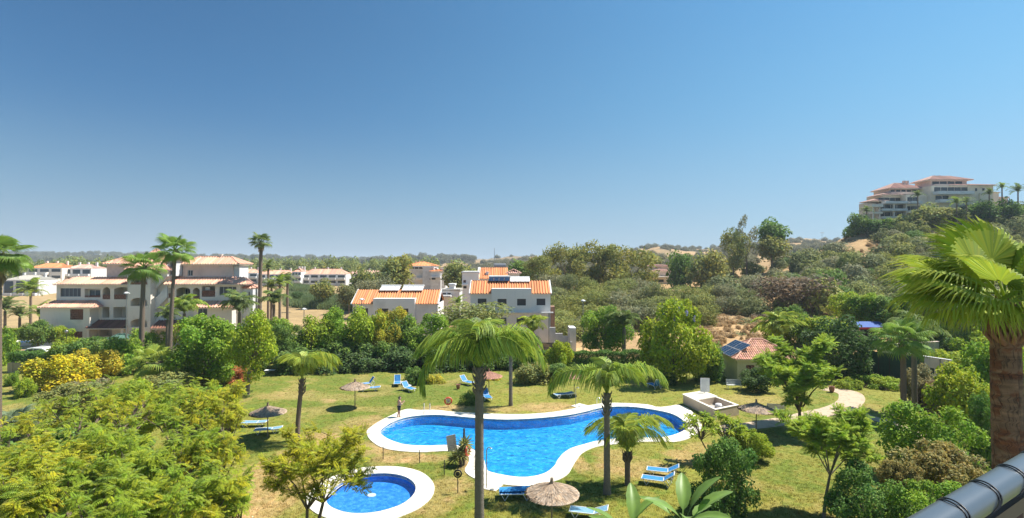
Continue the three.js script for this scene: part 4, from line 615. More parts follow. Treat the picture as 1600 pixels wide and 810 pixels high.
const bushes = [
  ['yellow_bush', 'golden yellow bush on the small lawn by the beige wall', 98, 57, 560, 606, 72, L.yellow], ['bush', 'yellow-green bush behind the golden yellow one', 152, 61, 548, 592, 58, L.gold], ['bush', 'dark green bush between hedge and golden bush', 128, 65, 536, 580, 60, L.mid], ['bush', 'bright green bush below the lantern post', 105, 66, 534, 568, 42, L.lime], ['bush', 'round green bush under the stair tower palms', 185, 64, 532, 585, 60, L.bright],
  ['bush', 'small upright shrub on the lawn by the edge', 40, 53, 594, 622, 24, L.lime], ['bush', 'tiny lawn shrub closest to the beige wall', 20, 58, 584, 606, 18, L.bright], ['bush', 'dark bush beneath the leaning fan palm', 290, 60, 548, 600, 64, L.mid], ['rust_bush', 'rust-red grassy bush at the lawn edge', 366, 60, 576, 602, 46, L.rust], ['bush', 'orange-tinged low bush beside the rust-red one', 325, 58, 584, 606, 50, L.gold], ['bush', 'grey-green spiky bush behind the foreground tree', 130, 48, 600, 640, 70, L.grey], ['bush', 'mixed green bush around the stocky palm foot', 262, 52, 586, 622, 60, L.olive],
  ['bush', 'shaded undergrowth below the broad feathery tree, lawn side', 250, 23, 690, 790, 150, L.mid], ['bush', 'shaded undergrowth below the broad feathery tree, edge side', 90, 22, 690, 800, 170, L.mid], ['bush', 'rounded bush behind the broad feathery tree', 200, 33, 608, 676, 110, L.lime], ['bush', 'grey-green bush behind the broad feathery tree by the edge', 120, 36, 606, 660, 90, L.olive], ['bush', 'bright bush right behind the broad feathery tree', 300, 34, 612, 670, 90, L.bright],
  ['bush', 'dark green bush on the back lawn by two loungers', 650, 59, 578, 612, 34, L.mid], ['yellow_bush', 'yellow flowering bush on the back lawn', 678, 59.5, 588, 611, 36, L.gold], ['yellow_bush', 'small yellow bush behind the tall palm trunk', 768, 61, 588, 604, 26, L.gold], ['bush', 'agave-like bush at the far pool edge', 734, 50.5, 614, 645, 26, L.mid], ['bush', 'grassy mound by the slim grey palm', 838, 60, 570, 600, 58, L.olive], ['bush', 'clipped yellow-green shrub before the hedge', 874, 63, 536, 572, 34, L.lime], ['bush', 'round bush at the hedge foot beside the thatched parasol', 872, 60, 570, 584, 30, L.mid],
  ['creeper', 'dark leafy climber against the garden house corner', 1108, 60.5, 545, 600, 42, L.hedge], ['bush', 'spiky dark cycad by the garden house front', 1181, 55.5, 578, 606, 46, L.dark], ['bush', 'low bush at the foot of the bright blossom tree', 1040, 59, 580, 612, 30, L.dark], ['bush', 'shrub row beside the path end', 1322, 57, 594, 612, 34, L.lime], ['bush', 'green shrub by the tennis fence corner', 1352, 58, 588, 612, 44, L.bright], ['bush', 'yellow-green shrub at the foot of the tennis fence', 1385, 57, 592, 614, 44, L.lime], ['bush', 'brown tinged shrub under the slim fan palm', 1360, 57.5, 600, 613, 44, L.brown],
  ['yucca_bush', 'pale spiky yucca clump behind the two palms', 1440, 50, 578, 632, 46, L.grey], ['bush', 'purple-brown bush beside the yucca', 1456, 49, 600, 640, 40, L.brown], ['bush', 'olive green bush at the lawn corner', 1492, 46, 610, 662, 62, L.olive], ['bush', 'large yellow-tipped bush left of the massive trunk', 1512, 43, 582, 660, 78, L.lime], ['bush', 'tall green bush against the massive trunk', 1548, 46, 545, 625, 70, L.bright], ['bush', 'yellow-green bush above the tennis court wall', 1480, 60, 552, 590, 70, L.lime], ['bush', 'deep green bush below the massive trunk', 1545, 35, 628, 738, 62, L.hedge],
  ['citrus_bush', 'glossy bright bush in the middle of the right lawn', 1456, 33, 642, 742, 118, L.bright], ['bush', 'bronze-leaved bush under the balcony rail', 1470, 26.5, 705, 800, 118, L.magnolia], ['bush', 'dark green bush beside the young curved tree', 1352, 25, 738, 822, 96, L.hedge], ['bush', 'bronze-leaved shrub between the two dark bushes', 1410, 25.5, 728, 790, 60, L.magnolia], ['bush', 'bright green bush at the foot of the bronze one', 1450, 23.5, 760, 830, 100, L.bright], ['bush', 'dense dark bush by the broad-leaved clump', 1128, 28.6, 696, 806, 84, L.hedge], ['bush', 'yellow-green rosette shrub by the path parasol', 1176, 36, 676, 714, 52, L.lime],
];
bushes.forEach(([name, label, px, d, top, bot, w, lm], k) => tree(name, label, 'bush', { px, d, top, bot, w, tpl: d < 40 ? T.big : T.bush, leafm: lm, trunk: 0.05, multi: 3, limbs: 4, seed: 400 + k }));
// small trees with rosettes of big leaves
function rosetteTree(label, px, d, top, bot, w, foot, seed) {
  const cx = X(px, d), cy = (Y(top, d) + Y(bot, d)) / 2, rx = w / 2 * d / F, ry = (Y(top, d) - Y(bot, d)) / 2, fx = X(foot, d), r = RNG(seed), m = new MB(true), br = new MB(), t = thing('rosette_tree', label, 'tree', [fx, 0, -d], 0, 'small rosette-leaved trees by the pool');
  const c = V(cx - fx, cy, 0), fork = V(c.x * 0.8, cy - ry * 0.9, 0); br.tube([V(0, -0.1, 0), V(c.x * 0.35, fork.y * 0.5, 0), fork], [0.055, 0.045, 0.04], 7);
  for (let k = 0; k < 26; k++) {
    const u = unit(r), q = 0.55 + 0.45 * r(), p = V(c.x + u[0] * rx * q, c.y + Math.abs(u[1]) * ry * q * 1.2 - ry * 0.35, u[2] * rx * q); br.tube([fork, fork.clone().lerp(p, 0.5).add(V(0, 0.1, 0)), p], [0.025, 0.02, 0.014], 5, false);
    for (let j = 0; j < 16; j++) { const a = j * 2.4 + r(), el = 0.75 - j * 0.09 + (r() - 0.5) * 0.3, dd = [Math.cos(a) * Math.cos(el), Math.sin(el), Math.sin(a) * Math.cos(el)], s = V(-Math.sin(a), 0, Math.cos(a)), n = V(0, 0, 0).crossVectors(s, V(...dd)); if (n.y < 0) n.negate(); m.col = tint(r, 0.25, 0.6); leaf(m, [p.x, p.y, p.z], dd, [n.x, n.y, n.z], 0.3 + 0.14 * r(), 0.11); }
  }
  part(t, 'crown', m.build(), L.lime); part(t, 'trunk', br.build(), M.bark); return t;
}
rosetteTree('small leaning rosette-leaved tree at the tip of the pool', 1091, 35.5, 640, 690, 66, 1112, 51);
rosetteTree('rosette-leaved tree with three thin stems by the pool tip', 1133, 36, 636, 692, 58, 1133, 52);
rosetteTree('lowest rosette-leaved tree between pool tip and path parasol', 1160, 36.5, 664, 694, 40, 1158, 53);
// big-leaved bird-of-paradise clumps
function paddleLeaf(seed) {
  const r = RNG(seed), m = new MB(true), n = 26, rows = [], bend = 0.45 + 0.2 * r();
  const w = (t) => t < 0.36 ? 0.013 : 0.13 * Math.pow(Math.sin(Math.PI * Math.min(0.99, (t - 0.36) / 0.64 * 0.93 + 0.06)), 0.7) * (1 + 0.05 * Math.sin(t * 40 + seed));
  for (let k = 0; k <= n; k++) { const t = k / n, x = bend * Math.pow(t, 1.8), y = t * (1 - 0.16 * t), ww = w(t), row = []; for (const s of [-1, -0.5, 0, 0.5, 1]) { const cup = 0.42 * Math.abs(s) * ww; row.push(m.v(x - cup * 0.35, y + cup * 0.7, s * ww, 0, 1, 0, 0, 0)); } rows.push(row); }
  for (let k = 0; k < n; k++) for (let q = 0; q < 4; q++) { const a = rows[k][q], b = rows[k][q + 1], c = rows[k + 1][q + 1], d = rows[k + 1][q]; m.i.push(a, c, b, a, d, c); }
  for (let k = 0; k < m.c.length / 3; k++) { const q = k % 5, v = q === 2 ? 1.25 : 0.9 + 0.2 * vnoise(Math.floor(k / 5) * 0.9, q + seed); m.c[k * 3] = v * 1.02; m.c[k * 3 + 1] = v; m.c[k * 3 + 2] = v; }
  const g = m.build(); g.computeVertexNormals(); return g;
}
const PADDLE = [1, 2, 3].map(paddleLeaf);
function paddleClump(label, px, d, y0, list, seed) {
  const r = RNG(seed), t = thing('bird_of_paradise', label, 'plant', [X(px, d), 0, -d]);
  part(t, 'stem', mb((m) => { for (let k = 0; k < 4; k++) m.tube([V((r() - 0.5) * 0.5, -0.1, (r() - 0.5) * 0.5), V((r() - 0.5) * 0.3, y0 * 0.6, (r() - 0.5) * 0.3), V((r() - 0.5) * 0.2, y0 + 0.3, 0)], [0.1, 0.09, 0.06], 7); }), L.olive.clone());
  for (const [a, tilt, s, v] of list) { const mm = new THREE.Mesh(PADDLE[v], L.banana); mm.name = 'leaf'; mm.rotation.order = 'YZX'; mm.rotation.set((r() - 0.5) * 0.4, a, -tilt); mm.position.set((r() - 0.5) * 0.3, y0, (r() - 0.5) * 0.3); mm.scale.setScalar(s); t.add(mm); }
}
paddleClump('clump of upright paddle leaves at the bottom edge below the short palm', 982, 20.5, 2.5, [[3.0, 0.35, 2.0, 0], [0.2, 0.2, 2.1, 1], [1.6, 0.1, 2.2, 2], [2.5, 0.6, 1.8, 0], [5.8, 0.55, 1.9, 1], [4.4, 0.3, 1.8, 2], [3.6, 0.75, 1.7, 1], [0.8, 0.8, 1.6, 0]], 61);
paddleClump('tall clump of broad paddle leaves beside the dense dark bush', 1068, 21, 2.75, [[3.1, 0.3, 2.1, 1], [0.1, 0.12, 2.4, 0], [1.4, 0.2, 2.3, 2], [2.6, 0.55, 2.0, 0], [5.7, 0.5, 2.1, 2], [4.3, 0.35, 1.9, 1], [3.7, 0.8, 1.7, 0], [0.6, 0.75, 1.9, 1], [5.2, 0.9, 1.6, 0], [0.2, 0.4, 2.3, 2]], 62);
paddleClump('few pointed leaves poking up at the bottom edge beside the tall trunk', 722, 23.6, 0.55, [[3.0, 0.5, 1.3, 1], [0.2, 0.45, 1.3, 0], [1.4, 0.4, 1.2, 2], [5.4, 0.7, 1.1, 1]], 63);
// hedges
hedge('hedge', 'long clipped hedge closing the garden behind the pool parasol', G(812, 578), G(1012, 578), 2.15, 1.4, L.hedge, { seed: 5 });
hedge('hedge', 'clipped hedge between the blossom tree and the garden house', G(1012, 578.5), G(1100, 580), 2.2, 1.4, L.hedge, { seed: 6 });
hedge('hedge', 'dark hedge on top of the beige garden wall', V(X(14, 65), 0, -65.3), V(X(96, 65), 0, -65.3), 1.0, 1.2, L.hedge, { seed: 7, y0: 1.22 });
hedge('hedge', 'yellow-green hedge behind the neighbouring blue pool', V(X(-40, 92), 0, -92), V(X(76, 92), 0, -92), 1.9, 1.6, L.lime, { seed: 8, size: 0.24, dens: 60 });
hedge('hedge', 'dark green hedge before the canopy of the apartment block', V(X(134, 80), 0, -80), V(X(178, 80), 0, -80), 1.9, 1.4, L.hedge, { seed: 9, size: 0.22, dens: 70 });
hedge('hedge', 'yellow-green street hedge on the slope above the tennis court', V(X(1308, 92), 0, -92), V(X(1412, 90), 0, -90), 3.2, 2.4, L.lime, { seed: 10, size: 0.28, dens: 45, wob: 0.6 });
hedge('hedge', 'green hedge behind the garden house along the street', V(X(1195, 80), 0, -80), V(X(1300, 84), 0, -84), 2.2, 1.6, L.lime, { seed: 11, size: 0.26, dens: 50, wob: 0.5 });

// ---------------------------------------------------------------- building helpers
function facadeGeo(x0, x1, y0, y1, open, thick) {
  const s = new THREE.Shape([[x0, y0], [x1, y0], [x1, y1], [x0, y1]].map(([a, b]) => new THREE.Vector2(a, b)));
  for (const o of open) {
    const h = new THREE.Path(); const [a, b, c, d] = o; h.moveTo(a, c);
    if (o.arch) { const rr = Math.min((b - a) / 2, (d - c) * 0.6) * o.arch; h.lineTo(a, d - rr); for (let k = 1; k <= 10; k++) { const t = Math.PI - k / 10 * Math.PI; h.lineTo((a + b) / 2 + Math.cos(t) * (b - a) / 2, d - rr + Math.sin(t) * rr); } h.lineTo(b, c); } else { h.lineTo(a, d); h.lineTo(b, d); h.lineTo(b, c); }
    h.closePath(); s.holes.push(h);
  }
  const g = new THREE.ExtrudeGeometry(s, { depth: thick, bevelEnabled: false }); return g;
}
function roomGeo(x0, x1, y0, y1, zf, dep) { return mb((m) => { const zb = zf - dep; m.quad([x0, y0, zb], [x1, y0, zb], [x1, y1, zb], [x0, y1, zb]); m.quad([x0, y0, zf], [x0, y0, zb], [x0, y1, zb], [x0, y1, zf]); m.quad([x1, y0, zb], [x1, y0, zf], [x1, y1, zf], [x1, y1, zb]); m.quad([x0, y0, zf], [x1, y0, zf], [x1, y0, zb], [x0, y0, zb]); m.quad([x0, y1, zb], [x1, y1, zb], [x1, y1, zf], [x0, y1, zf]); }); }
function windowPart(t, x0, x1, y0, y1, z, { mull = 1, rail = 0, fm = M.frame, gm = M.glass, fw = 0.06, name = 'window', back = 0.03 } = {}) {   // frame with panes
  const w = part(t, name, mb((m) => { m.span(x0, x1, y0, y0 + fw, z - 0.06, z); m.span(x0, x1, y1 - fw, y1, z - 0.06, z); m.span(x0, x0 + fw, y0 + fw, y1 - fw, z - 0.06, z); m.span(x1 - fw, x1, y0 + fw, y1 - fw, z - 0.06, z); for (let k = 1; k <= mull; k++) { const x = lerp(x0, x1, k / (mull + 1)); m.span(x - fw / 2, x + fw / 2, y0 + fw, y1 - fw, z - 0.055, z - 0.004); } if (rail) m.span(x0 + fw, x1 - fw, lerp(y0, y1, rail) - fw / 2, lerp(y0, y1, rail) + fw / 2, z - 0.05, z - 0.008); }), fm);
  for (let k = 0; k <= mull; k++) part(w, 'pane', boxGeo(lerp(x0, x1, k / (mull + 1)) + fw * 0.5, lerp(x0, x1, (k + 1) / (mull + 1)) - fw * 0.5, y0 + fw * 0.6, y1 - fw * 0.6, z - back - 0.02, z - back), gm);
  return w;
}
function latticePart(t, x0, x1, y0, y1, z, m0 = M.terracotta, cell = 0.3) {
  part(t, 'lattice', mb((m) => { const nx = Math.max(2, Math.round((x1 - x0) / cell)), ny = Math.max(1, Math.round((y1 - y0) / cell)); for (let i = 0; i <= nx; i++) { const x = lerp(x0, x1, i / nx); m.span(Math.max(x0, x - 0.035), Math.min(x1, x + 0.035), y0, y1, z - 0.1, z); } for (let j = 0; j <= ny; j++) { const y = lerp(y0, y1, j / ny); m.span(x0, x1, Math.max(y0, y - 0.035), Math.min(y1, y + 0.035), z - 0.095, z + 0.004); } for (let i = 0; i < nx; i++) for (let j = 0; j < ny; j++) if ((i + j) % 2) m.box(lerp(x0, x1, (i + 0.5) / nx), lerp(y0, y1, (j + 0.5) / ny), z - 0.05, cell * 0.5, cell * 0.5, 0.05, 0.6); }), m0);
}
function blockPart(t, x0, x1, y0, y1, zf, dep, open = [], wm = M.plaster, th = 0.25) {
  part(t, 'wall', facadeGeo(x0, x1, y0, y1, open, th), wm, [0, 0, zf - th]);
  part(t, 'wall', mb((m) => { m.span(x0, x0 + th, y0, y1, zf - dep, zf - th); m.span(x1 - th, x1, y0, y1, zf - dep, zf - th); m.span(x0 + th, x1 - th, y0, y1, zf - dep, zf - dep + th); m.span(x0 + th, x1 - th, y1 - 0.2, y1 - 0.002, zf - dep + th, zf - th); }), wm);
  for (const o of open) {
    const [a, b, c, d] = o;
    if (o.kind === 'win') windowPart(t, a, b, c, d, zf - 0.12, o);
    if (o.kind === 'lattice') { latticePart(t, a, b, c, d, zf - 0.04); part(t, 'recess', roomGeo(a - 0.01, b + 0.01, c - 0.01, d + 0.01, zf - th, 0.8), M.terracotta); }
    if (o.kind === 'niche') { part(t, 'balcony_recess', roomGeo(a - 0.03, b + 0.03, c - 0.02, d + 0.03, zf - th, o.dep || 1.7), o.rm || wm); if (o.rail !== 0) latticePart(t, a, b, c, c + (o.rail || 0.75), zf - 0.06, M.terracotta, 0.22); if (o.door) windowPart(t, lerp(a, b, o.door[0]), lerp(a, b, o.door[1]), c + 0.02, lerp(c, d, 0.86), zf - (o.dep || 1.7) - th + 0.14, { mull: 1, name: 'door' }); }
  }
}
function hipRoof(t, x0, x1, zf, zb, y, rise, over, tm = M.tile, pitch = 0.42, rows = 0, em = M.plaster) {
  x0 -= over; x1 += over; zf += over; zb -= over; const Lx = x1 - x0, D = zf - zb, run = Math.min(Lx, D) / 2;
  const roof = part(t, 'roof', mb((m) => {
    m.tiles([x0, y, zf], [1, 0, 0], Lx, [0, rise * Math.min(1, D / 2 / run), -D / 2], run, run, pitch, rows); m.tiles([x1, y, zb], [-1, 0, 0], Lx, [0, rise, D / 2], run, run, pitch, rows);
    m.tiles([x1, y, zf], [0, 0, -1], D, [-Lx / 2 > -run ? -Lx / 2 : -run, rise, 0], run, run, pitch, rows); m.tiles([x0, y, zb], [0, 0, 1], D, [run, rise, 0], run, run, pitch, rows);
  }, true), tm);
  part(roof, 'ridge_tiles', mb((m) => { m.col = [0.95, 0.95, 0.95]; const A = V(x0 + run, y + rise + 0.07, (zf + zb) / 2), B = V(x1 - run, y + rise + 0.07, (zf + zb) / 2); if (Lx > D) m.tube([A, B], 0.11, 6); for (const [c, e] of [[V(x0, y + 0.07, zf), A], [V(x0, y + 0.07, zb), A], [V(x1, y + 0.07, zf), B], [V(x1, y + 0.07, zb), B]]) m.tube([c, e], 0.1, 6); }, true), tm);
  part(roof, 'eaves', boxGeo(x0 + 0.08, x1 - 0.08, y - 0.16, y - 0.01, zb + 0.08, zf - 0.08), em);
  return roof;
}
function skirtRoof(t, x0, x1, zf, run, y, rise, tm = M.tile, hipA = 0, hipB = 0, pitch = 0.42, em = M.plaster) {   // single slope, eave at zf rising to zf - run
  const roof = part(t, 'roof', mb((m) => { m.tiles([x0, y, zf], [1, 0, 0], x1 - x0, [0, rise, -run], hipA, hipB, pitch); if (hipA) m.tiles([x0, y, zf - run], [0, 0, 1], run, [hipA, rise, 0], 0, run, pitch); if (hipB) m.tiles([x1, y, zf], [0, 0, -1], run, [-hipB, rise, 0], run, 0, pitch); }, true), tm);
  part(roof, 'eaves', mb((m) => { m.span(x0 + 0.08, x1 - 0.08, y - 0.14, y - 0.01, zf - run, zf - 0.06); }), em); return roof;
}

// ---------------------------------------------------------------- apartment block beyond the garden wall
{
  const d = 86, s = d / F, ox = X(235, d), t = thing('apartment_block', 'cream apartment block with terracotta tile roofs and a central stair tower', 'building', [ox, 0, -d]);
  const x = (p) => (p - 235) * s, y = (p) => Y(p, d), O = (a, b, c, e, kind, more = {}) => Object.assign([x(a), x(b), y(e), y(c)], { kind, ...more });
  // left wing
  blockPart(t, x(78), x(154), -0.4, 6.2, 1.8, 3, [O(124, 144, 482, 498, 'lattice'), O(123, 143, 516, 530, 'lattice')]);
  skirtRoof(t, x(75), x(163), 2.2, 2.25, 6.2, 0.95, M.tile, 1.2, 1.2);
  blockPart(t, x(88), x(207), -0.4, 9.72, 0, 5, [O(94, 126, 450.5, 464, 'win', { mull: 4, gm: M.blindGlass, fm: M.greyMetal }), O(132, 157, 451.5, 465, 'niche', { dep: 0.5, rail: 0.28, door: [0.12, 0.82] }), O(160, 172, 449, 468, 'niche', { arch: 1 }), O(178, 206, 449, 468, 'niche', { arch: 0.35, door: [0.62, 0.84] }), O(160, 171, 480, 497, 'niche', { rail: 0 }), O(177, 205.5, 480, 497, 'niche', { rail: 0, door: [0.7, 0.98] }), O(155, 175, 515, 526, 'niche', { rail: 0 })]);
  skirtRoof(t, x(85), x(207.5), 0.5, 2.75, 9.72, 1.05, M.tile, 1.5, 0);
  skirtRoof(t, x(150), x(206.8), 2.3, 2.28, 3.0, 1.05, M.tileBrown, 0, 0);
  for (const q of [152, 203]) part(t, 'canopy_post', boxGeo(x(q), x(q + 2.5), -0.4, 2.86, 1.75, 2.05), M.plaster);
  blockPart(t, x(150), x(207), 9.75, 12.95, -2.2, 4, [O(198, 206, 421, 431, 'win', { mull: 0 }), O(171, 175, 416, 417.5, 'win', { mull: 0 })], M.pinkPlaster);
  hipRoof(t, x(150), x(209), -2.2, -6.2, 12.95, 1.2, 0.45);
  // stair tower
  blockPart(t, x(207.4), x(243), -0.4, 11.9, 1.2, 5, [O(212, 238, 433, 444.5, 'niche', { arch: 0.75, rail: 0.35 }), O(212, 238, 465, 477.5, 'niche', { arch: 0.75, rail: 0 }), O(212, 238, 497.5, 510, 'niche', { arch: 0.75, rail: 0 })]);
  blockPart(t, x(243.3), x(262), -0.4, 13.2, -0.5, 4, [O(245.5, 253, 424, 438, 'niche', { rail: 0, rm: M.terracotta }), O(245, 252, 458, 470, 'niche', { rail: 0, rm: M.terracotta }), O(245, 252, 492, 504, 'niche', { rail: 0, rm: M.terracotta })]);
  for (const [py] of [[430], [463], [497]]) part(t, 'stair_parapet', mb((m) => { const a = [x(243.4), y(py + 22)], b = [x(261.8), y(py + 2)], h = 1.9, P = (q, dy, z) => [q[0], q[1] + dy, z]; m.quad(P(a, 0, 0.15), P(b, 0, 0.15), P(b, h, 0.15), P(a, h, 0.15)); m.quad(P(a, h, 0.15), P(b, h, 0.15), P(b, h, -0.5), P(a, h, -0.5)); m.quad(P(b, 0, 0.15), P(b, 0, -0.5), P(b, h, -0.5), P(b, h, 0.15)); m.quad(P(b, 0, -0.5), P(b, 0, 0.15), P(a, 0, 0.15), P(a, 0, -0.5)); }), M.white);
  hipRoof(t, x(209), x(262), 1.3, -3.9, 12.0, 3.3, 0.4);
  blockPart(t, x(258), x(271), 11, 13.7, -0.6, 3, [O(262, 268, 405, 430, 'win', { mull: 0, arch: 1, rail: 0.5 })], M.white);
  hipRoof(t, x(257), x(272), -0.5, -3.7, 13.7, 0.7, 0.3);
  // right wing
  blockPart(t, x(262.3), x(375), -0.4, 9.72, 0, 4, [O(263, 268.5, 450, 466, 'niche', { arch: 1 }), O(275, 297, 449.5, 467, 'niche', { arch: 0.4, rm: M.yellowPlaster, door: [0.15, 0.55], rail: 0.45 }), O(301, 312, 450, 467.5, 'niche', { arch: 1, rail: 0.4 }), O(315, 336, 447.5, 464, 'niche', { rail: 0.95, door: [0.55, 0.95] }), O(342, 369, 448, 462, 'win', { mull: 3, gm: M.blindGlass, fm: M.frame }), O(262.8, 268, 478, 494, 'niche', { rail: 0 })]);
  skirtRoof(t, x(257), x(388), 0.5, 2.75, 9.72, 1.05, M.tile, 0, 1.6);
  part(t, 'wall', mb((m) => m.span(x(375) + 0.002, x(392), -0.4, 9.0, -3.8, -0.6)), M.white);
  windowPart(t, x(378), x(381), y(470), y(456), -0.56, { mull: 0 }); windowPart(t, x(385), x(388), y(470), y(456), -0.56, { mull: 0 });
  hipRoof(t, x(376), x(391), -0.7, -3.7, 9.02, 0.5, 0.2);
  blockPart(t, x(312), x(370), -0.4, 6.2, 1.5, 1.5, [O(317, 332, 481, 494.5, 'win', { mull: 1, rail: 0 })]);
  skirtRoof(t, x(309), x(373), 1.95, 2.0, 6.2, 0.9, M.tile, 0.6, 1.2);
  skirtRoof(t, x(249), x(309), 2.3, 2.28, 3.0, 1.05, M.tileBrown, 0, 0);
  blockPart(t, x(272.4), x(352), 9.75, 12.85, -2.2, 4, [O(280, 288, 422.5, 432, 'win', { mull: 1 }), O(330, 334, 416, 417.5, 'win', { mull: 0 })], M.pinkPlaster);
  part(t, 'wall', mb((m) => m.span(x(352) + 0.002, x(361), 9.75, 12.6, -5.6, -2.6)), M.white);
  hipRoof(t, x(268), x(360), -2.2, -6.2, 12.87, 1.2, 0.45);
  part(t, 'air_conditioner', mb((m) => { m.span(x(318), x(325), y(454), y(449), -0.75, -0.4); }), M.white);
  for (const [px, py] of [[180, 398], [320, 398]]) part(t, 'chimney', mb((m) => { m.span(x(px), x(px + 4), y(404), y(py), -4.6, -4.1); m.span(x(px) - 0.06, x(px + 4) + 0.06, y(py), y(py) + 0.1, -4.66, -4.04); }), M.plaster);
}
{ // entrance porch with green tiled roof
  const d = 79, s = d / F, t = thing('entrance_porch', 'small entrance porch with green tiled roof on brick pillars', 'porch', [X(191, d), 0, -d]);
  hipRoof(t, -1.3, 1.3, 0.8, -0.8, 2.15, 0.55, 0.15, mat(0.07, 0.15, 0.11, { vertexColors: true }), 0.25, 0, M.white);
  for (const sx of [-1.15, 1.15]) part(t, 'pillar', mb((m) => { m.span(sx - 0.24, sx + 0.24, -0.1, 2.0, 0.2, 0.7); m.span(sx - 0.24, sx + 0.24, -0.1, 2.0, -0.7, -0.2); }), M.cream);
}

// ---------------------------------------------------------------- white villas with orange roofs
function villa(label, px0, px1, d, cfg) {
  const s = d / F, ox = X((px0 + px1) / 2, d), gy = groundY(ox, -d), t = thing('white_villa', label, 'house', [ox, 0, -d]), x = (p) => X(p, d) - ox, y = (p) => Y(p, d), O = (a, b, c, e, more = {}) => Object.assign([x(a), x(b), y(e), y(c)], { kind: 'win', ...more });
  const { midA, midB, midTop, eave, ridge, wins, low, band } = cfg, yE = y(eave), D = 7.5, W = { mull: 0, gm: M.shutter, fm: M.darkMetal, fw: 0.05 };
  const grab = (a, b) => wins.filter((w) => w[0] >= a && w[1] <= b).map((w) => O(...w, W)).concat((low || []).filter((w) => w[0] >= a && w[1] <= b).map((w) => O(...w, { ...W, gm: M.glass, mull: 1, fm: M.greyMetal })));
  blockPart(t, x(px0), x(midA), gy - 0.5, yE, 0, D, grab(px0, midA), M.coolWhite);
  blockPart(t, x(midA) + 0.003, x(midB) - 0.003, gy - 0.5, y(midTop), 0.55, D, grab(midA, midB), M.coolWhite);
  blockPart(t, x(midB), x(px1), gy - 0.5, yE, 0, D, grab(midB, px1), M.coolWhite);
  if (band) part(t, 'ledge', boxGeo(x(px0 + 25), x(px1 + 4), y(band + 1), y(band - 0.6), 0.3, 0.95), M.white);
  const rise = y(ridge) - yE, run = D * 0.5;
  const roof = part(t, 'roof', mb((m) => { for (const [a, b] of [[px0 - 1, midA - 0.6], [midB + 0.6, px1 + 0.5]]) m.tiles([x(a), yE, 0.35], [1, 0, 0], x(b) - x(a), [0, rise, -run], 0, 0, 0.4); const k = (y(midTop) - 0.25 - yE) / rise; m.tiles([x(midA) - 0.05, lerp(yE, yE + rise, Math.max(0, k)), -run * Math.max(0, k) + 0.25], [1, 0, 0], x(midB) - x(midA) + 0.1, [0, rise * (1 - k), -run * (1 - k) - 0.25 + 0.35], 0, 0, 0.4); m.tiles([x(px1) + 0.1, yE, -D - 0.3], [-1, 0, 0], x(px1) - x(px0) + 0.2, [0, rise, D - run + 0.3], 0, 0, 0.4); }, true), M.tileOrange);
  part(roof, 'verge', mb((m) => { for (const q of [x(px1), x(px0) - 0.22]) { const a = [q, yE - 0.15, 0.45], b = [q, yE + rise - 0.05, -run]; m.quad([a[0], a[1], a[2]], [a[0] + 0.22, a[1], a[2]], [b[0] + 0.22, b[1], b[2]], [b[0], b[1], b[2]]); m.quad([a[0], a[1] + 0.22, a[2]], [a[0] + 0.22, a[1] + 0.22, a[2]], [b[0] + 0.22, b[1] + 0.22, b[2]], [b[0], b[1] + 0.22, b[2]]); m.quad([a[0] + 0.22, a[1], a[2]], [b[0] + 0.22, b[1], b[2]], [b[0] + 0.22, b[1] + 0.22, b[2]], [a[0] + 0.22, a[1] + 0.22, a[2]]); } }), M.white);
  part(t, 'wall', mb((m) => { for (const q of [x(px0) + 0.125, x(px1) - 0.125]) { const b = yE - 0.01, P = (z, yy) => [q, yy, z]; m.quad(P(0, b), P(-D, b), P(-D + 0.1, b + 0.05), P(-run, yE + rise - 0.06)); m.quad(P(-D, b), P(0, b), P(-run, yE + rise - 0.06), P(-D + 0.1, b + 0.05)); } }), M.coolWhite);
  for (const [a, b, c, e, dark] of cfg.panels) { const n = 4; for (let k = 0; k < n; k++) { const p = part(t, 'solar_collector', mb((m) => m.box(0, 0, 0, (x(b) - x(a)) / n - 0.06, 0.09, 1.7)), dark ? M.solar : M.white, [lerp(x(a), x(b), (k + 0.5) / n), (y(c) + y(e)) / 2 + 0.25, -run + 0.3], [0.35, 0, 0]); } part(t, 'collector_tank', mb((m) => m.tube([V(x(a), y(c) + 0.3, -run - 0.7), V(x(b), y(c) + 0.3, -run - 0.7)], 0.22, 8)), M.white); }
  return t;
}
{
  const t = villa('larger white villa with dark shutters and orange roof behind the olive tree', 735, 860, 85, { midA: 768, midB: 830, midTop: 451, eave: 459, ridge: 440.5, band: 488, wins: [[746.5, 760, 467, 477.3], [777.5, 791.5, 467, 477.3], [808, 821.5, 467, 477.3], [838.5, 852, 467, 477.3]], low: [[777, 791.5, 496, 507], [807, 821.5, 496, 507]], panels: [[762, 796, 437, 443, 1], [797, 829, 438.5, 443, 0]] });
  const ox = X(797.5, 85), x = (p) => X(p, 85) - ox;
  part(t, 'porch_column', boxGeo(x(856.5), x(858.5), 0, 5.3, 0.4, 0.7), M.greyMetal); part(t, 'brick_wing', boxGeo(x(861), x(867.5), 0, 6.2, -3, -0.8), mat(0.30, 0.17, 0.11, { map: rep(grainTex, 0.5) }));
}
villa('smaller white villa with long orange roof beside the dry field', 551, 684, 88, { midA: 584, midB: 649, midTop: 466.5, eave: 475, ridge: 455, wins: [[564, 575, 482, 500], [594, 608, 482, 498], [625, 639, 482, 498]], panels: [[586, 618, 452, 458, 0], [622, 656, 452, 458, 0]] });
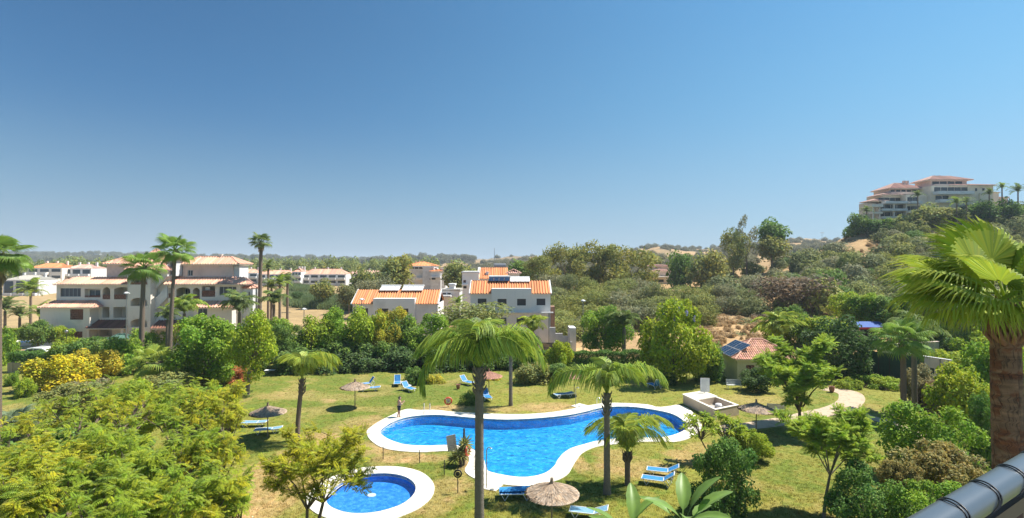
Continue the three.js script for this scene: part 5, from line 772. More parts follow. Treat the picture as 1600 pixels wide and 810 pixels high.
{ // boundary wall of the larger villa
  const d = 77, x0 = X(795, d), t = thing('boundary_wall', 'white garden wall with dark slatted panels below the larger villa', 'wall', [x0, 0, -d]), x = (p) => X(p, d) - x0;
  part(t, 'wall', mb((m) => { m.span(x(795), x(812), -0.2, 1.6, -0.2, 0); m.span(x(842), x(846), -0.2, 1.9, -0.2, 0.02); m.span(x(866), x(869), -0.2, 1.9, -0.2, 0.02); m.span(x(891), x(894), -0.2, 1.9, -0.2, 0.02); m.span(x(846), x(866), -0.2, 0.45, -0.18, -0.02); m.span(x(869), x(891), -0.2, 0.45, -0.18, -0.02); }), M.white);
  for (const [a, b] of [[812.4, 841.6], [846.4, 865.6], [869.4, 890.6]]) { const p = part(t, 'panel_frame', mb((m) => { m.span(x(a), x(a) + 0.06, 0.46, 1.8, -0.14, -0.06); m.span(x(b) - 0.06, x(b), 0.46, 1.8, -0.14, -0.06); }), M.darkMetal); for (let k = 0; k < 9; k++) part(p, 'slat', boxGeo(x(a) + 0.06, x(b) - 0.06, 0.47 + k * 0.148, 0.6 + k * 0.148, -0.12, -0.09), M.shutter); }
  part(t, 'stepped_wall', mb((m) => { m.span(x(862), x(872), -0.2, 3.4, -5, -4.7); m.span(x(872), x(884), -0.2, 2.5, -5, -4.7); m.span(x(893), x(903), -0.2, 3.6, -5.2, -2.2); m.span(x(884), x(893), -0.2, 2.1, -5, -4.7); }), M.white);
}
{ // dark carport by the villa
  const d = 79, t = thing('carport', 'dark grey carport roof tucked under the villa palm', 'carport', [X(826, d), 0, -d]);
  part(t, 'roof', mb((m) => { for (let k = 0; k < 8; k++) { const a = k / 8 * Math.PI, b = (k + 1) / 8 * Math.PI, P = (q, z) => [-Math.cos(q) * 1.6, 1.9 + Math.sin(q) * 0.9, z]; m.quad(P(a, 0.8), P(a, -1.5), P(b, -1.5), P(b, 0.8)); m.tri([0, 1.9, 0.8], P(b, 0.8), P(a, 0.8)); } }), M.darkMetal);
  for (const sx of [-1.5, 1.5]) part(t, 'post', boxGeo(sx - 0.05, sx + 0.05, -0.1, 1.95, 0.6, 0.7), M.darkMetal);
}

// ---------------------------------------------------------------- houses farther back
function simpleHouse(name, label, d, px, blocks, group) {       // blocks: [px0,px1,pyTop,pyBot, zOff, depth, material, roof: [type, rise(px), mat], windows [[px0,px1,py0,py1]...]]
  const ox = X(px, d), t = thing(name, label, 'building', [ox, 0, -d], 0, group), x = (p) => X(p, d) - ox, y = (p) => Y(p, d);
  for (const [a, b, c, e, z, dep, wm, roof, wins = [], bal = []] of blocks) {
    const y0 = e === null ? Math.min(groundY(ox, -d), groundY(ox, -d - dep)) - 1.5 : y(e);
    part(t, 'wall', boxGeo(x(a), x(b), y0, y(c), z - dep, z), wm);
    if (roof) roof[0] === 'hip' ? hipRoof(t, x(a), x(b), z, z - dep, y(c) + 0.01, roof[1] * d / F, 0.4, roof[2], 0.5) : part(t, 'roof', boxGeo(x(a) - 0.15, x(b) + 0.15, y(c) + 0.003, y(c) + 0.35, z - dep - 0.15, z + 0.15), roof[2]);
    for (const [p, q, r, v, side] of wins) { const w = part(t, 'window', side ? boxGeo(x(b) - 0.02, x(b) + 0.04, y(v), y(r), z - side - 1.2, z - side) : boxGeo(x(p), x(q), y(v), y(r), z - 0.05, z + 0.03), M.glass); }
    for (const [p, q, r, v, out] of bal) { const k = part(t, 'balcony', boxGeo(x(p), x(q), y(v), y(r), z + 0.02, z + (out || 1.2)), wm); }
  }
  return t;
}
simpleHouse('background_house', 'house with bright orange roof and white gable behind the larger villa', 120, 765, [
  [722, 748, 427, null, 0, 9, M.coolWhite, ['flat', 0, M.white], [[724, 728, 438, 442], [724, 729, 447, 451]], [[722, 731, 444, 446, 1]]],
  [748, 793, 436, null, -1, 7, M.plaster, null, []], [793, 812, 428, null, -3, 7, M.white, ['hip', 6, M.tilePink], []]]);
{ const d = 120, t = scene.children[scene.children.length - 1], ox = X(765, d), x = (p) => X(p, d) - ox, y = (p) => Y(p, d); part(t, 'roof', mb((m) => m.tiles([x(747), y(436), -0.6], [1, 0, 0], x(793) - x(747), [0, y(419) - y(436), -4.5], 0, 0, 0.4), true), M.tileOrange); part(t, 'verge', mb((m) => { m.quad([x(747) - 0.3, y(437), -0.4], [x(747) + 0.3, y(437), -0.4], [x(747) + 0.3, y(418), -5.1], [x(747) - 0.3, y(418), -5.1]); }), M.white); part(t, 'chimney', boxGeo(x(758), x(763), y(430), y(425), -3, -2), M.white); part(t, 'antenna', mb((m) => m.bar([x(771.5), y(418), -5], [x(771.5), y(387), -5], 0.05, 5)), M.greyMetal); part(t, 'roof_tank', mb((m) => m.tube([V(x(770), y(417), -6), V(x(790), y(417), -6)], 0.8, 10)), M.greyMetal); }
simpleHouse('apartment_house', 'white apartment house with orange roof beyond the round-headed pine', 190, 664, [
  [636, 661, 418, null, -1, 8, M.plaster, null, [[640, 646, 417.5, 420.5], [647, 653, 417.5, 420.5], [654, 660, 417.5, 420.5], [641, 643, 427, 432], [651, 659, 435, 438]], [[650, 661, 434, 438, 1.5]]],
  [632, 678, 416, 421, -3, 9, M.white, ['hip', 6.5, M.tileOrange], []], [661, 678, 419, null, 1, 8, M.white, ['flat', 0, M.white], [[672, 677, 435, 437.5]]], [674, 690, 424, null, 2.5, 7, M.white, ['hip', 2.5, M.tileOrange], [[676, 682, 434, 437]], [[674, 690, 432, 434, 1]]], [688, 696, 421, null, 0, 7, M.white, ['flat', 0, M.white], [[693, 696, 434, 437]]]]);
for (const [px, k] of [[643, 1], [648, 2], [655, 3]]) part(scene.children[scene.children.length - 1], 'chimney', boxGeo(X(px, 190) - X(664, 190), X(px + 1.4, 190) - X(664, 190), Y(413, 190), Y(407.5, 190), -8, -7.4), M.tilePink);
simpleHouse('terrace_house', 'low grey-canopied house between the two villas', 108, 702, [[690, 718, 455, null, 0, 6, M.white, ['flat', 0, M.concrete], [[692, 697, 458, 464], [699, 704, 458, 464]], [[684, 706, 461, 463.5, 2]]], [700, 708, 447, 456, -2, 3, M.white, ['flat', 0, M.white]]]);
// row of low apartments beyond the dry field
function rowBlock(label, px0, px1, pyR, pyE, d, floors, roofM, wm = M.white, group = 'row of apartments beyond the dry field') {
  const ox = X((px0 + px1) / 2, d), t = thing('row_apartment', label, 'building', [ox, 0, -d], 0, group), x = (p) => X(p, d) - ox, y = (p) => Y(p, d), gy = groundY(ox, -d) - 1, W = x(px1) - x(px0), yE = y(pyE), fh = Math.max(2.6, (yE - groundY(ox, -d)) / floors), r = RNG(px0 * 7);
  part(t, 'wall', boxGeo(x(px0), x(px1), gy, yE, -9, 0), wm);
  hipRoof(t, x(px0) + 0.3, x(px1) - 0.3, -1.2, -8.5, yE + 0.02, Math.max(0.8, y(pyR) - yE), 0.3, roofM, 0.6);
  const bays = Math.max(3, Math.round(W / 4.2));
  for (let f = 0; f < floors; f++) for (let b = 0; b < bays; b++) {
    const a = x(px0) + W * (b + 0.12) / bays, c = x(px0) + W * (b + 0.88) / bays, y0 = yE - (f + 1) * fh + 0.15; if (y0 < gy) continue;
    part(t, 'window', boxGeo(a, c, y0 + 0.9, y0 + fh - 0.55, -0.04, 0.03), M.glass); if (r() < 0.8) part(t, 'balcony', boxGeo(a - 0.25, c + 0.25, y0 - 0.1, y0 + 0.85, 0.04, 1.3), wm);
  }
  for (let k = 0; k < 3; k++) part(t, 'chimney', boxGeo(x(px0) + W * (0.2 + 0.3 * k), x(px0) + W * (0.2 + 0.3 * k) + 0.7, yE, Math.max(yE + 0.8, y(pyR)) + 1, -6, -5.3), wm);
}
rowBlock('row apartment nearest the apartment block side wall', 362, 402, 421, 427, 262, 3, M.tile);
rowBlock('row apartment right behind the lone fan palm', 402, 456, 423, 429, 260, 3, M.tile);
rowBlock('taller white stair block in the apartment row', 456, 470, 420, 425, 258, 3, M.tile);
rowBlock('longest orange-roofed apartment at the middle of the row', 470, 540, 421, 429, 262, 3, M.tile);
rowBlock('pink-roofed apartment at the pine end of the row', 540, 604, 423, 429, 285, 3, M.tilePink);
rowBlock('pale apartment block with wide balconies at the field edge', 42, 96, 412, 419, 215, 4, M.tileOrange, M.plaster, 'apartments at the left field edge');
rowBlock('white flat-topped part of the field-edge apartments', 96, 142, 414, 420, 218, 3, M.tilePink, M.white, 'apartments at the left field edge');
rowBlock('low white warehouse below the field-edge apartments', 4, 60, 431, 438, 205, 1, M.concrete, M.white, 'apartments at the left field edge');
// sand-coloured villas among the trees
simpleHouse('sand_villa', 'sand-coloured terraced villa half hidden among the grove', 190, 1040, [[1019, 1053, 434, null, 0, 8, M.cream, ['flat', 0, M.cream], [[1022, 1037, 437, 441]], [[1019, 1037, 432.5, 434.5, 1.4]]], [1024, 1056, 424, 435, -3, 7, M.pinkPlaster, ['hip', 3, M.tilePink], [[1044, 1046, 428, 431], [1046.6, 1048.6, 428, 431]]], [1026, 1058, 416, 425, -7, 6, M.cream, ['hip', 1.8, M.tilePink], []]]);
simpleHouse('sand_villa', 'small sand-coloured villa with arcade beside the dark pine', 192, 1086, [[1077, 1096, 424, null, 0, 7, M.cream, ['hip', 2.5, M.tilePink], [[1084, 1086, 427, 432], [1088, 1090, 427, 432], [1083, 1086, 435, 438.5], [1088, 1092, 435, 438.5]], [[1083, 1094, 433, 434.5, 0.8]]]]);

// ---------------------------------------------------------------- hilltop apartments
{
  const d = 200, s = d / F, ox = X(1460, d), t = thing('hilltop_apartments', 'large cream apartment building with stepped balconies on the hilltop', 'building', [ox, 0, -d]), x = (p) => X(p, d) - ox, y = (p) => Y(p, d);
  const body = (a, b, c, e, z, dep, wm = M.cream) => part(t, 'wall', boxGeo(x(a), x(b), e > 330 ? Math.min(y(e), groundY(ox + x(a), -d + z) - 1.5, groundY(ox + x(b), -d + z) - 1.5) : y(e), y(c), z - dep, z), wm), bal = (a, b, c, e, z, out, wm = M.plaster) => part(t, 'balcony', boxGeo(x(a), x(b), y(e), y(c), z + 0.01, z + out), wm), win = (a, b, c, e, z) => part(t, 'window', boxGeo(x(a), x(b), y(e), y(c), z - 0.05, z + 0.06), M.glass);
  const roofs = (a, b, c, z, dep, rise) => hipRoof(t, x(a), x(b), z, z - dep, y(c), rise, 0.9, M.tilePink, 0.6, 0, M.plaster);
  // left wing: four balcony floors stepping up to the right
  body(1375, 1418, 318, 348, 0, 9); body(1384, 1440, 304, 318.2, -1.5, 9); body(1400, 1446, 293.5, 304.2, -3, 9, M.pinkPlaster); body(1412, 1452, 305, 348, 1.5, 9);
  for (const [a, b, py] of [[1373, 1412, 339], [1373, 1412, 327], [1378, 1413, 315.5], [1412, 1440, 330], [1414, 1430, 316]]) { bal(a, b, py, py + 3.6, a >= 1412 ? 1.5 : 0, 2.4, M.white); const n = 4; for (let k = 0; k < n; k++) win(lerp(a, b, (k + 0.04) / n), lerp(a, b, (k + 0.96) / n), py - 7, py + 0.5, a >= 1412 ? 1.5 : (py < 320 ? -1.5 : 0)); }
  for (const px of [1393, 1412]) part(t, 'pillar', boxGeo(x(px) - 0.25, x(px) + 0.25, groundY(ox + x(px), -d) - 1.5, y(316), 1.2, 1.75), M.plaster);
  bal(1356, 1374, 320, 324.5, 0, 2.5); bal(1358, 1374, 332, 335, 0, 2.2); for (const px of [1360, 1370]) part(t, 'pillar', boxGeo(x(px) - 0.2, x(px) + 0.2, groundY(ox + x(px), -d) - 1.5, y(320), 1.6, 2.0), M.plaster); body(1362, 1375, 316, 348, -2, 5);
  roofs(1366, 1384, 314, 0, 6, 0.9); roofs(1382, 1408, 304.2, -0.5, 7, 1.0); roofs(1398, 1448, 293.5, -2, 9, 2.6);
  for (const px of [1429, 1434]) part(t, 'chimney', boxGeo(x(px), x(px + 3), y(288), y(279), -6, -5), M.pinkPlaster);
  bal(1398, 1446, 299, 303, -3, 1.6, M.pinkPlaster); for (let k = 0; k < 5; k++) win(1402 + k * 8.5, 1408 + k * 8.5, 295, 299, -3);
  // right wing with wide curved balcony and plain end wall
  body(1446, 1542, 292, 335, 3, 10); body(1456, 1512, 282, 292.3, 0, 8, M.pinkPlaster); roofs(1452, 1514, 281.6, 0.6, 8, 2.0); roofs(1478, 1541, 291.6, 3, 9, 1.0);
  bal(1449, 1504, 301.5, 306.5, 3, 2.6, M.white); bal(1452, 1475, 314, 319, 3, 2.4, M.white); bal(1454, 1504, 289.5, 292.6, 0, 3.0, M.pinkPlaster); for (let k = 0; k < 5; k++) win(1451 + k * 10.4, 1460.6 + k * 10.4, 294.5, 302, 3); for (let k = 0; k < 2; k++) win(1453 + k * 10.5, 1462.5 + k * 10.5, 307.5, 314.5, 3); for (let k = 0; k < 4; k++) win(1458 + k * 12, 1468.5 + k * 12, 283.5, 289.5, 0);
  win(1514, 1517, 296, 300.5, 3); win(1525, 1528.5, 296, 300.5, 3); body(1520, 1538, 304, 335, 3.6, 0.6);
  for (const px of [1471, 1479]) part(t, 'chimney', boxGeo(x(px), x(px + 3), y(279), y(272), -4, -3), M.pinkPlaster);
  simpleHouse('hilltop_annex', 'lower pink-roofed annex beside the hilltop apartments', 206, 1560, [[1540, 1562, 301, null, 0, 7, M.cream, ['hip', 2.5, M.tilePink], [[1541, 1547, 310, 317], [1551, 1553, 314, 317]]], [1556, 1580, 308, null, -1, 7, M.pinkPlaster, ['hip', 2, M.tilePink], [[1558, 1560, 313, 317], [1564, 1566, 313, 317]]]]);
}
// scattered small houses on the far ridge
{ const r = RNG(77); for (let k = 0; k < 46; k++) { const far = k < 30, px = far ? 30 + r() * 250 : 300 + r() * 320, d = far ? 1150 + r() * 250 : 1700 + r() * 500, x = X(px, d), z = -d, w = 9 + r() * 10, h = 4 + r() * 5, gy = groundY(x, z), t = thing('distant_house', far ? 'tiny white house among trees on the distant ridge' : 'tiny pale house on the distant plain', 'house', [x, gy, z], 0, far ? 'houses on the distant ridge' : 'houses on the distant plain'); part(t, 'wall', boxGeo(-w / 2, w / 2, -2, h, -4, 4), r() < 0.7 ? M.white : M.cream); part(t, 'roof', boxGeo(-w / 2 - 0.3, w / 2 + 0.3, h + 0.003, h + 1.2, -4.3, 4.3), r() < 0.6 ? mat(0.5, 0.25, 0.15) : M.white); } }

// ---------------------------------------------------------------- trees and scrub beyond the garden
const beyond = [
  ['pine_tree', 'round-headed light green pine beside the white apartment house', 617, 150, 405, 452, 44, T.far, L.euca, 0.35], ['wild_tree', 'dark tree at the end of the apartment row', 565, 140, 425, 472, 34, T.far, L.olive, 0.3], ['wild_tree', 'grey-green tree before the smaller villa roof', 585, 125, 440, 482, 46, T.olive, L.grey, 0.25], ['wild_tree', 'dark tree left of the round-headed pine', 592, 145, 428, 458, 36, T.far, L.scrub, 0.3], ['wild_tree', 'lone round tree in the dry field', 504, 150, 440, 466, 28, T.far, L.euca, 0.25], ['wild_bush', 'dark bush lying in the dry field', 465, 140, 457, 466, 15, T.scrub, L.dark, 0], ['wild_tree', 'dark tree at the edge of the reed bed', 545, 135, 448, 476, 30, T.far, L.scrub, 0.2],
  ['wild_tree', 'grove tree close behind the villa roof', 845, 140, 404, 448, 52, T.euca, L.euca, 0.35], ['wild_tree', 'tall grove tree on the left of the eucalyptus group', 882, 155, 388, 442, 56, T.euca, L.euca, 0.4], ['wild_tree', 'tallest eucalyptus in the grove', 916, 160, 386, 450, 56, T.euca, L.euca, 0.4], ['wild_tree', 'eucalyptus in the middle of the grove', 950, 158, 388, 446, 58, T.euca, L.euca, 0.4], ['wild_tree', 'broad eucalyptus at the right of the grove', 988, 150, 393, 450, 66, T.euca, L.euca, 0.4], ['wild_tree', 'lower grove tree above the olive band', 815, 150, 412, 448, 44, T.far, L.mid, 0.3], ['wild_tree', 'dim tree behind the orange-roofed house', 720, 150, 414, 452, 40, T.far, L.olive, 0.3], ['wild_tree', 'light palm-like tree beside the white apartment house', 706, 160, 414, 446, 24, T.far, L.euca, 0.2],
  ['pine_tree', 'dark slim pine between the two sand-coloured villas', 1063, 178, 400, 450, 30, T.far, L.mid, 0.35], ['wild_tree', 'full green tree right of the arcade villa', 1106, 172, 398, 448, 48, T.far, L.euca, 0.35], ['wild_tree', 'grey eucalyptus on the ridge with thick crown', 1146, 182, 364, 418, 42, T.euca, L.olive, 0.35], ['wild_tree', 'thin sparse eucalyptus, tallest on the ridge', 1167, 185, 343, 408, 38, T.sparse, L.grey, 0.3], ['pine_tree', 'umbrella-shaped dark pine on the ridge', 1206, 188, 346, 378, 42, T.far, L.mid, 0.35], ['wild_tree', 'yellowish tree below the umbrella-shaped pine', 1206, 184, 368, 402, 42, T.far, L.euca, 0.3], ['wild_bush', 'large brown dried bush at the foot of the hill', 1242, 112, 436, 486, 94, T.olive, L.brown, 0.2], ['wild_bush', 'dark round bush on the bare golden ridge', 1258, 170, 396, 432, 36, T.far, L.scrub, 0.2],
  ['wild_tree', 'tree line tree behind the sand-coloured villa', 1015, 210, 400, 420, 34, T.far, L.olive, 0.3], ['wild_tree', 'dark hilltop tree at the left end of the hilltop apartments', 1346, 190, 337, 368, 30, T.far, L.mid, 0.3], ['wild_tree', 'green hilltop tree below the left balconies', 1376, 188, 344, 364, 34, T.far, L.mid, 0.25], ['wild_tree', 'broad green tree before the hilltop balconies', 1418, 186, 337, 358, 40, T.far, L.olive, 0.25], ['wild_tree', 'grey-green tree in the middle of the hilltop apartments', 1452, 187, 322, 350, 44, T.far, L.olive, 0.25], ['wild_tree', 'leafy tree before the hilltop end wall', 1490, 188, 326, 346, 36, T.far, L.olive, 0.25], ['wild_tree', 'dark tree before the hilltop annex', 1540, 190, 318, 344, 40, T.far, L.mid, 0.25], ['wild_tree', 'dark tree at the right end of the hilltop', 1578, 188, 314, 344, 34, T.far, L.mid, 0.25],
];
for (const [name, label, px, d, top, bot, w, tpl, lm, tr] of beyond) tree(name, label, name.includes('bush') ? 'bush' : 'tree', { px, d, top, bot, w, tpl, leafm: lm, trunk: tr, bark: M.greyBark, limbs: 5, seed: 700 + px });
{ // olive band between villa and hill
  const r = RNG(1234), rows = [[132, 858, 1010, 26, 438, 470], [122, 870, 1195, 30, 450, 486], [110, 866, 1190, 33, 464, 502], [99, 880, 1130, 36, 482, 520], [91, 890, 1000, 38, 500, 540]];
  let k = 0; for (const [d, a, b, step, top, bot] of rows) for (let px = a; px < b; px += step * (0.8 + 0.4 * r())) { const j = (r() - 0.5) * 14, dd = d * (0.97 + 0.06 * r()); k++; tree('olive_bush', ['grey-green olive bush in the band behind the garden hedge', 'dusty olive bush in the grove between villa and hill', 'mid-green wild olive on the grove slope'][k % 3], 'bush', { px, d: dd, top: top + j, bot: bot + j * 0.5, w: step * (1.15 + 0.5 * r()), tpl: T.olive, leafm: [L.olive, L.grey, L.scrub, L.olive, L.euca][k % 5], trunk: 0.12, bark: M.greyBark, limbs: 5, group: 'olive bushes between villa and hill', seed: 900 + k }); }
  const dryb = [[1105, 500, 40], [1135, 505, 46], [1165, 508, 40], [1190, 500, 36], [1120, 525, 44], [1150, 530, 40], [1180, 530, 40], [1085, 520, 30], [1215, 510, 36], [930, 545, 20], [1100, 545, 20]];
  dryb.forEach(([px, py, w], q) => { const d = 84 + (540 - py) * 0.55; tree('dry_bush', 'low brown dried bush on the bare slope behind the garden house', 'bush', { px, d, top: py - 9, bot: py + 9, w, tpl: T.scrub, leafm: [L.brown, L.dry, L.scrub][q % 3], trunk: 0, group: 'dried bushes on the bare slope', seed: 950 + q }); });
}
{ // hillside scrub: rounded bushes, each its own
  const r = RNG(99), placed = []; let n = 0;
  for (let k = 0; k < 4000 && n < 270; k++) {
    const px = 1130 + r() * 500, d = 108 + Math.pow(r(), 0.8) * 88, x = X(px, d), z = -d, gy = groundY(x, z); if (px < 1215 && d < 128) continue; if (vnoise(x * 0.07 + 3, z * 0.07) < 0.3) continue;
    if (px > 1430 && px < 1490 && d > 165 && d < 184 && r() < 0.8) continue; if (px < 1250 && d > 165 && r() < 0.75) continue;
    const R = 1.3 + 2.4 * r() * r() + (r() < 0.25 ? 1 : 0); if (placed.some((p) => Math.hypot(p[0] - x, p[1] - z) < (p[2] + R) * 0.72)) continue; placed.push([x, z, R]); n++;
    const t = thing('scrub_bush', ['rounded olive-green scrub bush on the hillside', 'rounded dark green scrub bush on the hillside', 'rounded grey-green scrub bush on the hillside'][n % 3], 'bush', [x, gy, z], r() * 6, ['olive scrub on the hillside', 'dark scrub on the hillside', 'grey scrub on the hillside'][n % 3]); part(t, 'crown', pick(T.pillow, n), [[L.olive, L.euca, L.scrub], [L.scrub, L.mid, L.scrub], [L.grey, L.olive, L.scrub]][n % 3][Math.floor(n / 3) % 3], [0, R * 0.5, 0], null, [R * 1.15, R * (0.8 + 0.4 * r()), R * 1.15]);
  }
}
function scatter(name, geo, lm, list) { const im = new THREE.InstancedMesh(geo, lm, list.length), q = new THREE.Object3D(); list.forEach(([x, y, z, sx, sy, a], k) => { q.position.set(x, y, z); q.rotation.y = a; q.scale.set(sx, sy, sx); q.updateMatrix(); im.setMatrixAt(k, q.matrix); }); im.name = name; im.userData.kind = 'stuff'; scene.add(im); return im; }
{
  const r = RNG(555), far = [], wood = [], low = [], tuft = [], near = [];
  for (let k = 0; k < 3600; k++) { const u = 640 + r() * 1000, d = 230 + r() * r() * 1100, x = X(u, d), z = -d; if (vnoise(x * 0.012 + 5, z * 0.012) < 0.5 && r() < 0.9) continue; if (u > 1180 && d < 420) continue; const R = (1 + 2.2 * r()) * (1 + d / 900); far.push([x, terrainY(x, z) + R * 0.35, z, R, R * 0.85, r() * 6]); }
  for (let k = 0; k < 2400; k++) { const u = -60 + r() * 800, d = 950 + r() * 900, x = X(u, d), z = -d, R = 4 + 5 * r(); wood.push([x, terrainY(x, z) + R * 0.5, z, R, R, r() * 6]); }
  for (let k = 0; k < 420; k++) { const u = -40 + r() * 720, d = 320 + r() * 130, x = X(u, d), z = -d, R = 3 + 3 * r(); low.push([x, terrainY(x, z) + R * 0.8, z, R, R * 1.25, r() * 6]); }
  for (let k = 0; k < 260; k++) { const px = 1090 + r() * 130, d = 78 + r() * 40, x = X(px, d), z = -d; tuft.push([x, groundY(x, z) + 0.1, z, 0.25 + 0.5 * r(), 0.2 + 0.4 * r(), r() * 6]); }
  for (let k = 0; k < 900; k++) { const px = 1130 + r() * 500, d = 110 + r() * 90, x = X(px, d), z = -d; near.push([x, groundY(x, z) + 0.15, z, 0.3 + 0.8 * r(), 0.25 + 0.6 * r(), r() * 6]); }
  tag(scatter('distant_scrub', T.scrub[0], L.haze, far), 'dark scrub dotting the distant dry hills', 'scrub'); tag(scatter('distant_woodland', T.scrub[1], L.haze, wood), 'dim woodland along the far horizon', 'woodland'); tag(scatter('tree_belt', T.far[1], L.olive, low), 'belt of trees behind the apartment row', 'trees');
  tag(scatter('dry_grass', T.scrub[2], L.dry, tuft), 'dry grass tufts on the bare slope', 'grass'); tag(scatter('hill_undergrowth', T.scrub[3], L.dry, near), 'low brown undergrowth between the hillside bushes', 'undergrowth');
  const reed = [], rg = mb((m) => { const q = RNG(8); for (let k = 0; k < 26; k++) { const a = q() * 6.28, b = (q() - 0.5) * 1.2, c = (q() - 0.5) * 1.2; m.col = tint(q, 0.25, 0.4); m.tri([b - 0.04, 0, c], [b + 0.04, 0, c + 0.03], [b + Math.cos(a) * 0.35, 0.8 + 0.5 * q(), c + Math.sin(a) * 0.35]); } }, true);
  for (let k = 0; k < 1500; k++) { const t = r(), px = 452 + t * 92 + (r() - 0.5) * 16, d = 172 - t * 14 + (r() - 0.5) * 34, x = X(px, d), z = -d; if (px > 546) continue; reed.push([x, groundY(x, z), z, 1.2 + r(), 1.3 + r() * 1.3, r() * 6]); }
  for (let k = 0; k < 260; k++) { const px = 454 + r() * 28, d = 215 + r() * 14, x = X(px, d), z = -d; reed.push([x, groundY(x, z), z, 1.2 + r(), 1.5 + r(), r() * 6]); }
  tag(scatter('reed_bed', rg, L.reed, reed), 'bright reed bed crossing the dry field', 'reeds');
}
// palms beyond the garden
const farPalms = [
  ['date_palm', 'date palm standing alone at the edge of the dry field', 48, 100, 458, 26, 'date'], ['date_palm', 'bushy date palm at the picture edge by the hedge', 8, 92, 486, 26, 'date'], ['date_palm', 'date palm behind the neighbouring pool hedge', 31, 94, 496, 22, 'date'], ['date_palm', 'dense date palm against the apartment block corner', 63, 90, 494, 24, 'date'],
  ['feather_palm', 'high slim palm close to the lone fan palm', 419, 100, 421, 16, 'date'], ['feather_palm', 'left palm of the cluster by the field road', 424, 94, 452, 20, 'date'], ['feather_palm', 'middle palm of the cluster by the field road', 437, 92, 446, 20, 'date'], ['feather_palm', 'right palm of the cluster by the field road', 449, 95, 441, 18, 'date'], ['feather_palm', 'low palm under the cluster by the field road', 428, 86, 476, 26, 'soft'], ['feather_palm', 'soft yellow-green palm before the right wing canopy', 288, 76, 490, 34, 'soft'], ['feather_palm', 'soft drooping palm at the right wing corner', 374, 78, 488, 36, 'soft'],
  ['feather_palm', 'small palm below the stair tower', 262, 70, 500, 22, 'soft'], ['feather_palm', 'small palm beside the villa terrace house', 716, 100, 478, 18, 'date'], ['hill_palm', 'palm at the left end of the hilltop apartments', 1355, 192, 331, 11, 'date'], ['hill_palm', 'palm before the middle of the hilltop apartments', 1435, 186, 307, 11, 'date'], ['hill_palm', 'left of the twin palms at the hilltop end wall', 1496, 184, 318, 12, 'date'], ['hill_palm', 'right of the twin palms at the hilltop end wall', 1511, 185, 317, 12, 'date'], ['hill_palm', 'palm before the hilltop annex', 1547, 188, 304, 11, 'date'], ['hill_palm', 'tall palm rising above the hilltop annex roof', 1567, 190, 294, 10, 'date'], ['hill_palm', 'palm at the right edge of the hilltop', 1592, 188, 300, 14, 'date'],
  ['street_palm', 'palm among shrubs above the tennis court, first from the hedge', 1420, 84, 478, 26, 'soft'], ['street_palm', 'palm among shrubs above the tennis court, second from the hedge', 1462, 80, 490, 28, 'soft'], ['street_palm', 'palm among shrubs left of the massive trunk', 1500, 76, 500, 30, 'soft'], ['street_palm', 'palm among shrubs behind the massive trunk', 1535, 72, 510, 30, 'soft'], ['street_palm', 'palm before the street hedge and awning', 1365, 88, 480, 22, 'date'],
];
farPalms.forEach(([name, label, px, d, py, r, kind], k) => palm(name, label, { x: X(px, d), z: -d, h: Y(py, d), fronds: FR[kind], n: 20, len: r * d / F * 1.15, leafm: k % 3 ? L.palmFar : L.palm, r0: 0.24, r1: 0.2, seed: 40 + k, hi: 1.35, lo: kind === 'soft' ? 0.1 : -0.35, boots: false, step: 0.4, seg: 7 }));
// shrubs of the street bank on the right
const bank = [[1330, 88, 462, 500, 50], [1360, 86, 465, 505, 50], [1395, 84, 468, 508, 56], [1430, 80, 500, 540, 60], [1465, 78, 510, 548, 60], [1500, 74, 520, 560, 60], [1530, 70, 525, 575, 60], [1420, 100, 470, 500, 60], [1470, 98, 465, 505, 70], [1520, 94, 470, 520, 70], [1570, 88, 480, 540, 70], [1595, 80, 500, 600, 70], [1290, 78, 500, 540, 50], [1262, 80, 498, 530, 44], [1235, 82, 482, 520, 46], [1595, 50, 560, 660, 60], [1596, 40, 620, 720, 60], [1575, 60, 540, 610, 60]];
const bankText = ['under the street hedge', 'beside the blue awning', 'right of the blue awning', 'above the tennis court wall', 'above the tennis court wall end', 'between street palms', 'left of the massive trunk', 'on the lower hill edge', 'under the hill scrub', 'below the massive palm crown', 'behind the massive palm crown', 'at the picture edge behind the massive trunk', 'behind the dark garden tree', 'by the street lamp pair', 'behind the garden house palm', 'right of the massive trunk', 'low on the right of the massive trunk', 'just behind the massive trunk'];
bank.forEach(([px, d, top, bot, w], k) => tree('bank_shrub', ['yellow-green', 'bright green', 'mid-green'][k % 3] + ' shrub ' + bankText[k], 'shrub', { px, d, top, bot, w, tpl: T.bush, leafm: [L.lime, L.bright, L.mid][k % 3], trunk: 0.06, multi: 2, seed: 1200 + k }));
const leftBank = [[0, 70, 520, 590, 40], [60, 80, 505, 535, 40], [95, 82, 512, 532, 30], [230, 74, 520, 560, 50], [205, 70, 540, 590, 50], [420, 72, 515, 555, 50], [435, 80, 500, 530, 40], [400, 66, 545, 590, 40], [300, 72, 505, 545, 50], [345, 70, 540, 590, 40], [250, 66, 545, 600, 50]];
const leftText = ['at the picture edge above the beige wall', 'beside the apartment block corner', 'under the lantern post', 'before the stair tower foot', 'right of the entrance porch', 'at the foot of the field road', 'under the palm cluster', 'behind the grey-trunked yellow-green tree', 'before the right wing canopy', 'behind the wide bright green tree', 'behind the stocky palm'];
leftBank.forEach(([px, d, top, bot, w], k) => tree('bank_shrub', ['bright green', 'mid-green', 'yellow-green'][k % 3] + ' shrub ' + leftText[k], 'shrub', { px, d, top, bot, w, tpl: T.bush, leafm: [L.bright, L.mid, L.lime][k % 3], trunk: 0.06, multi: 2, seed: 1300 + k }));

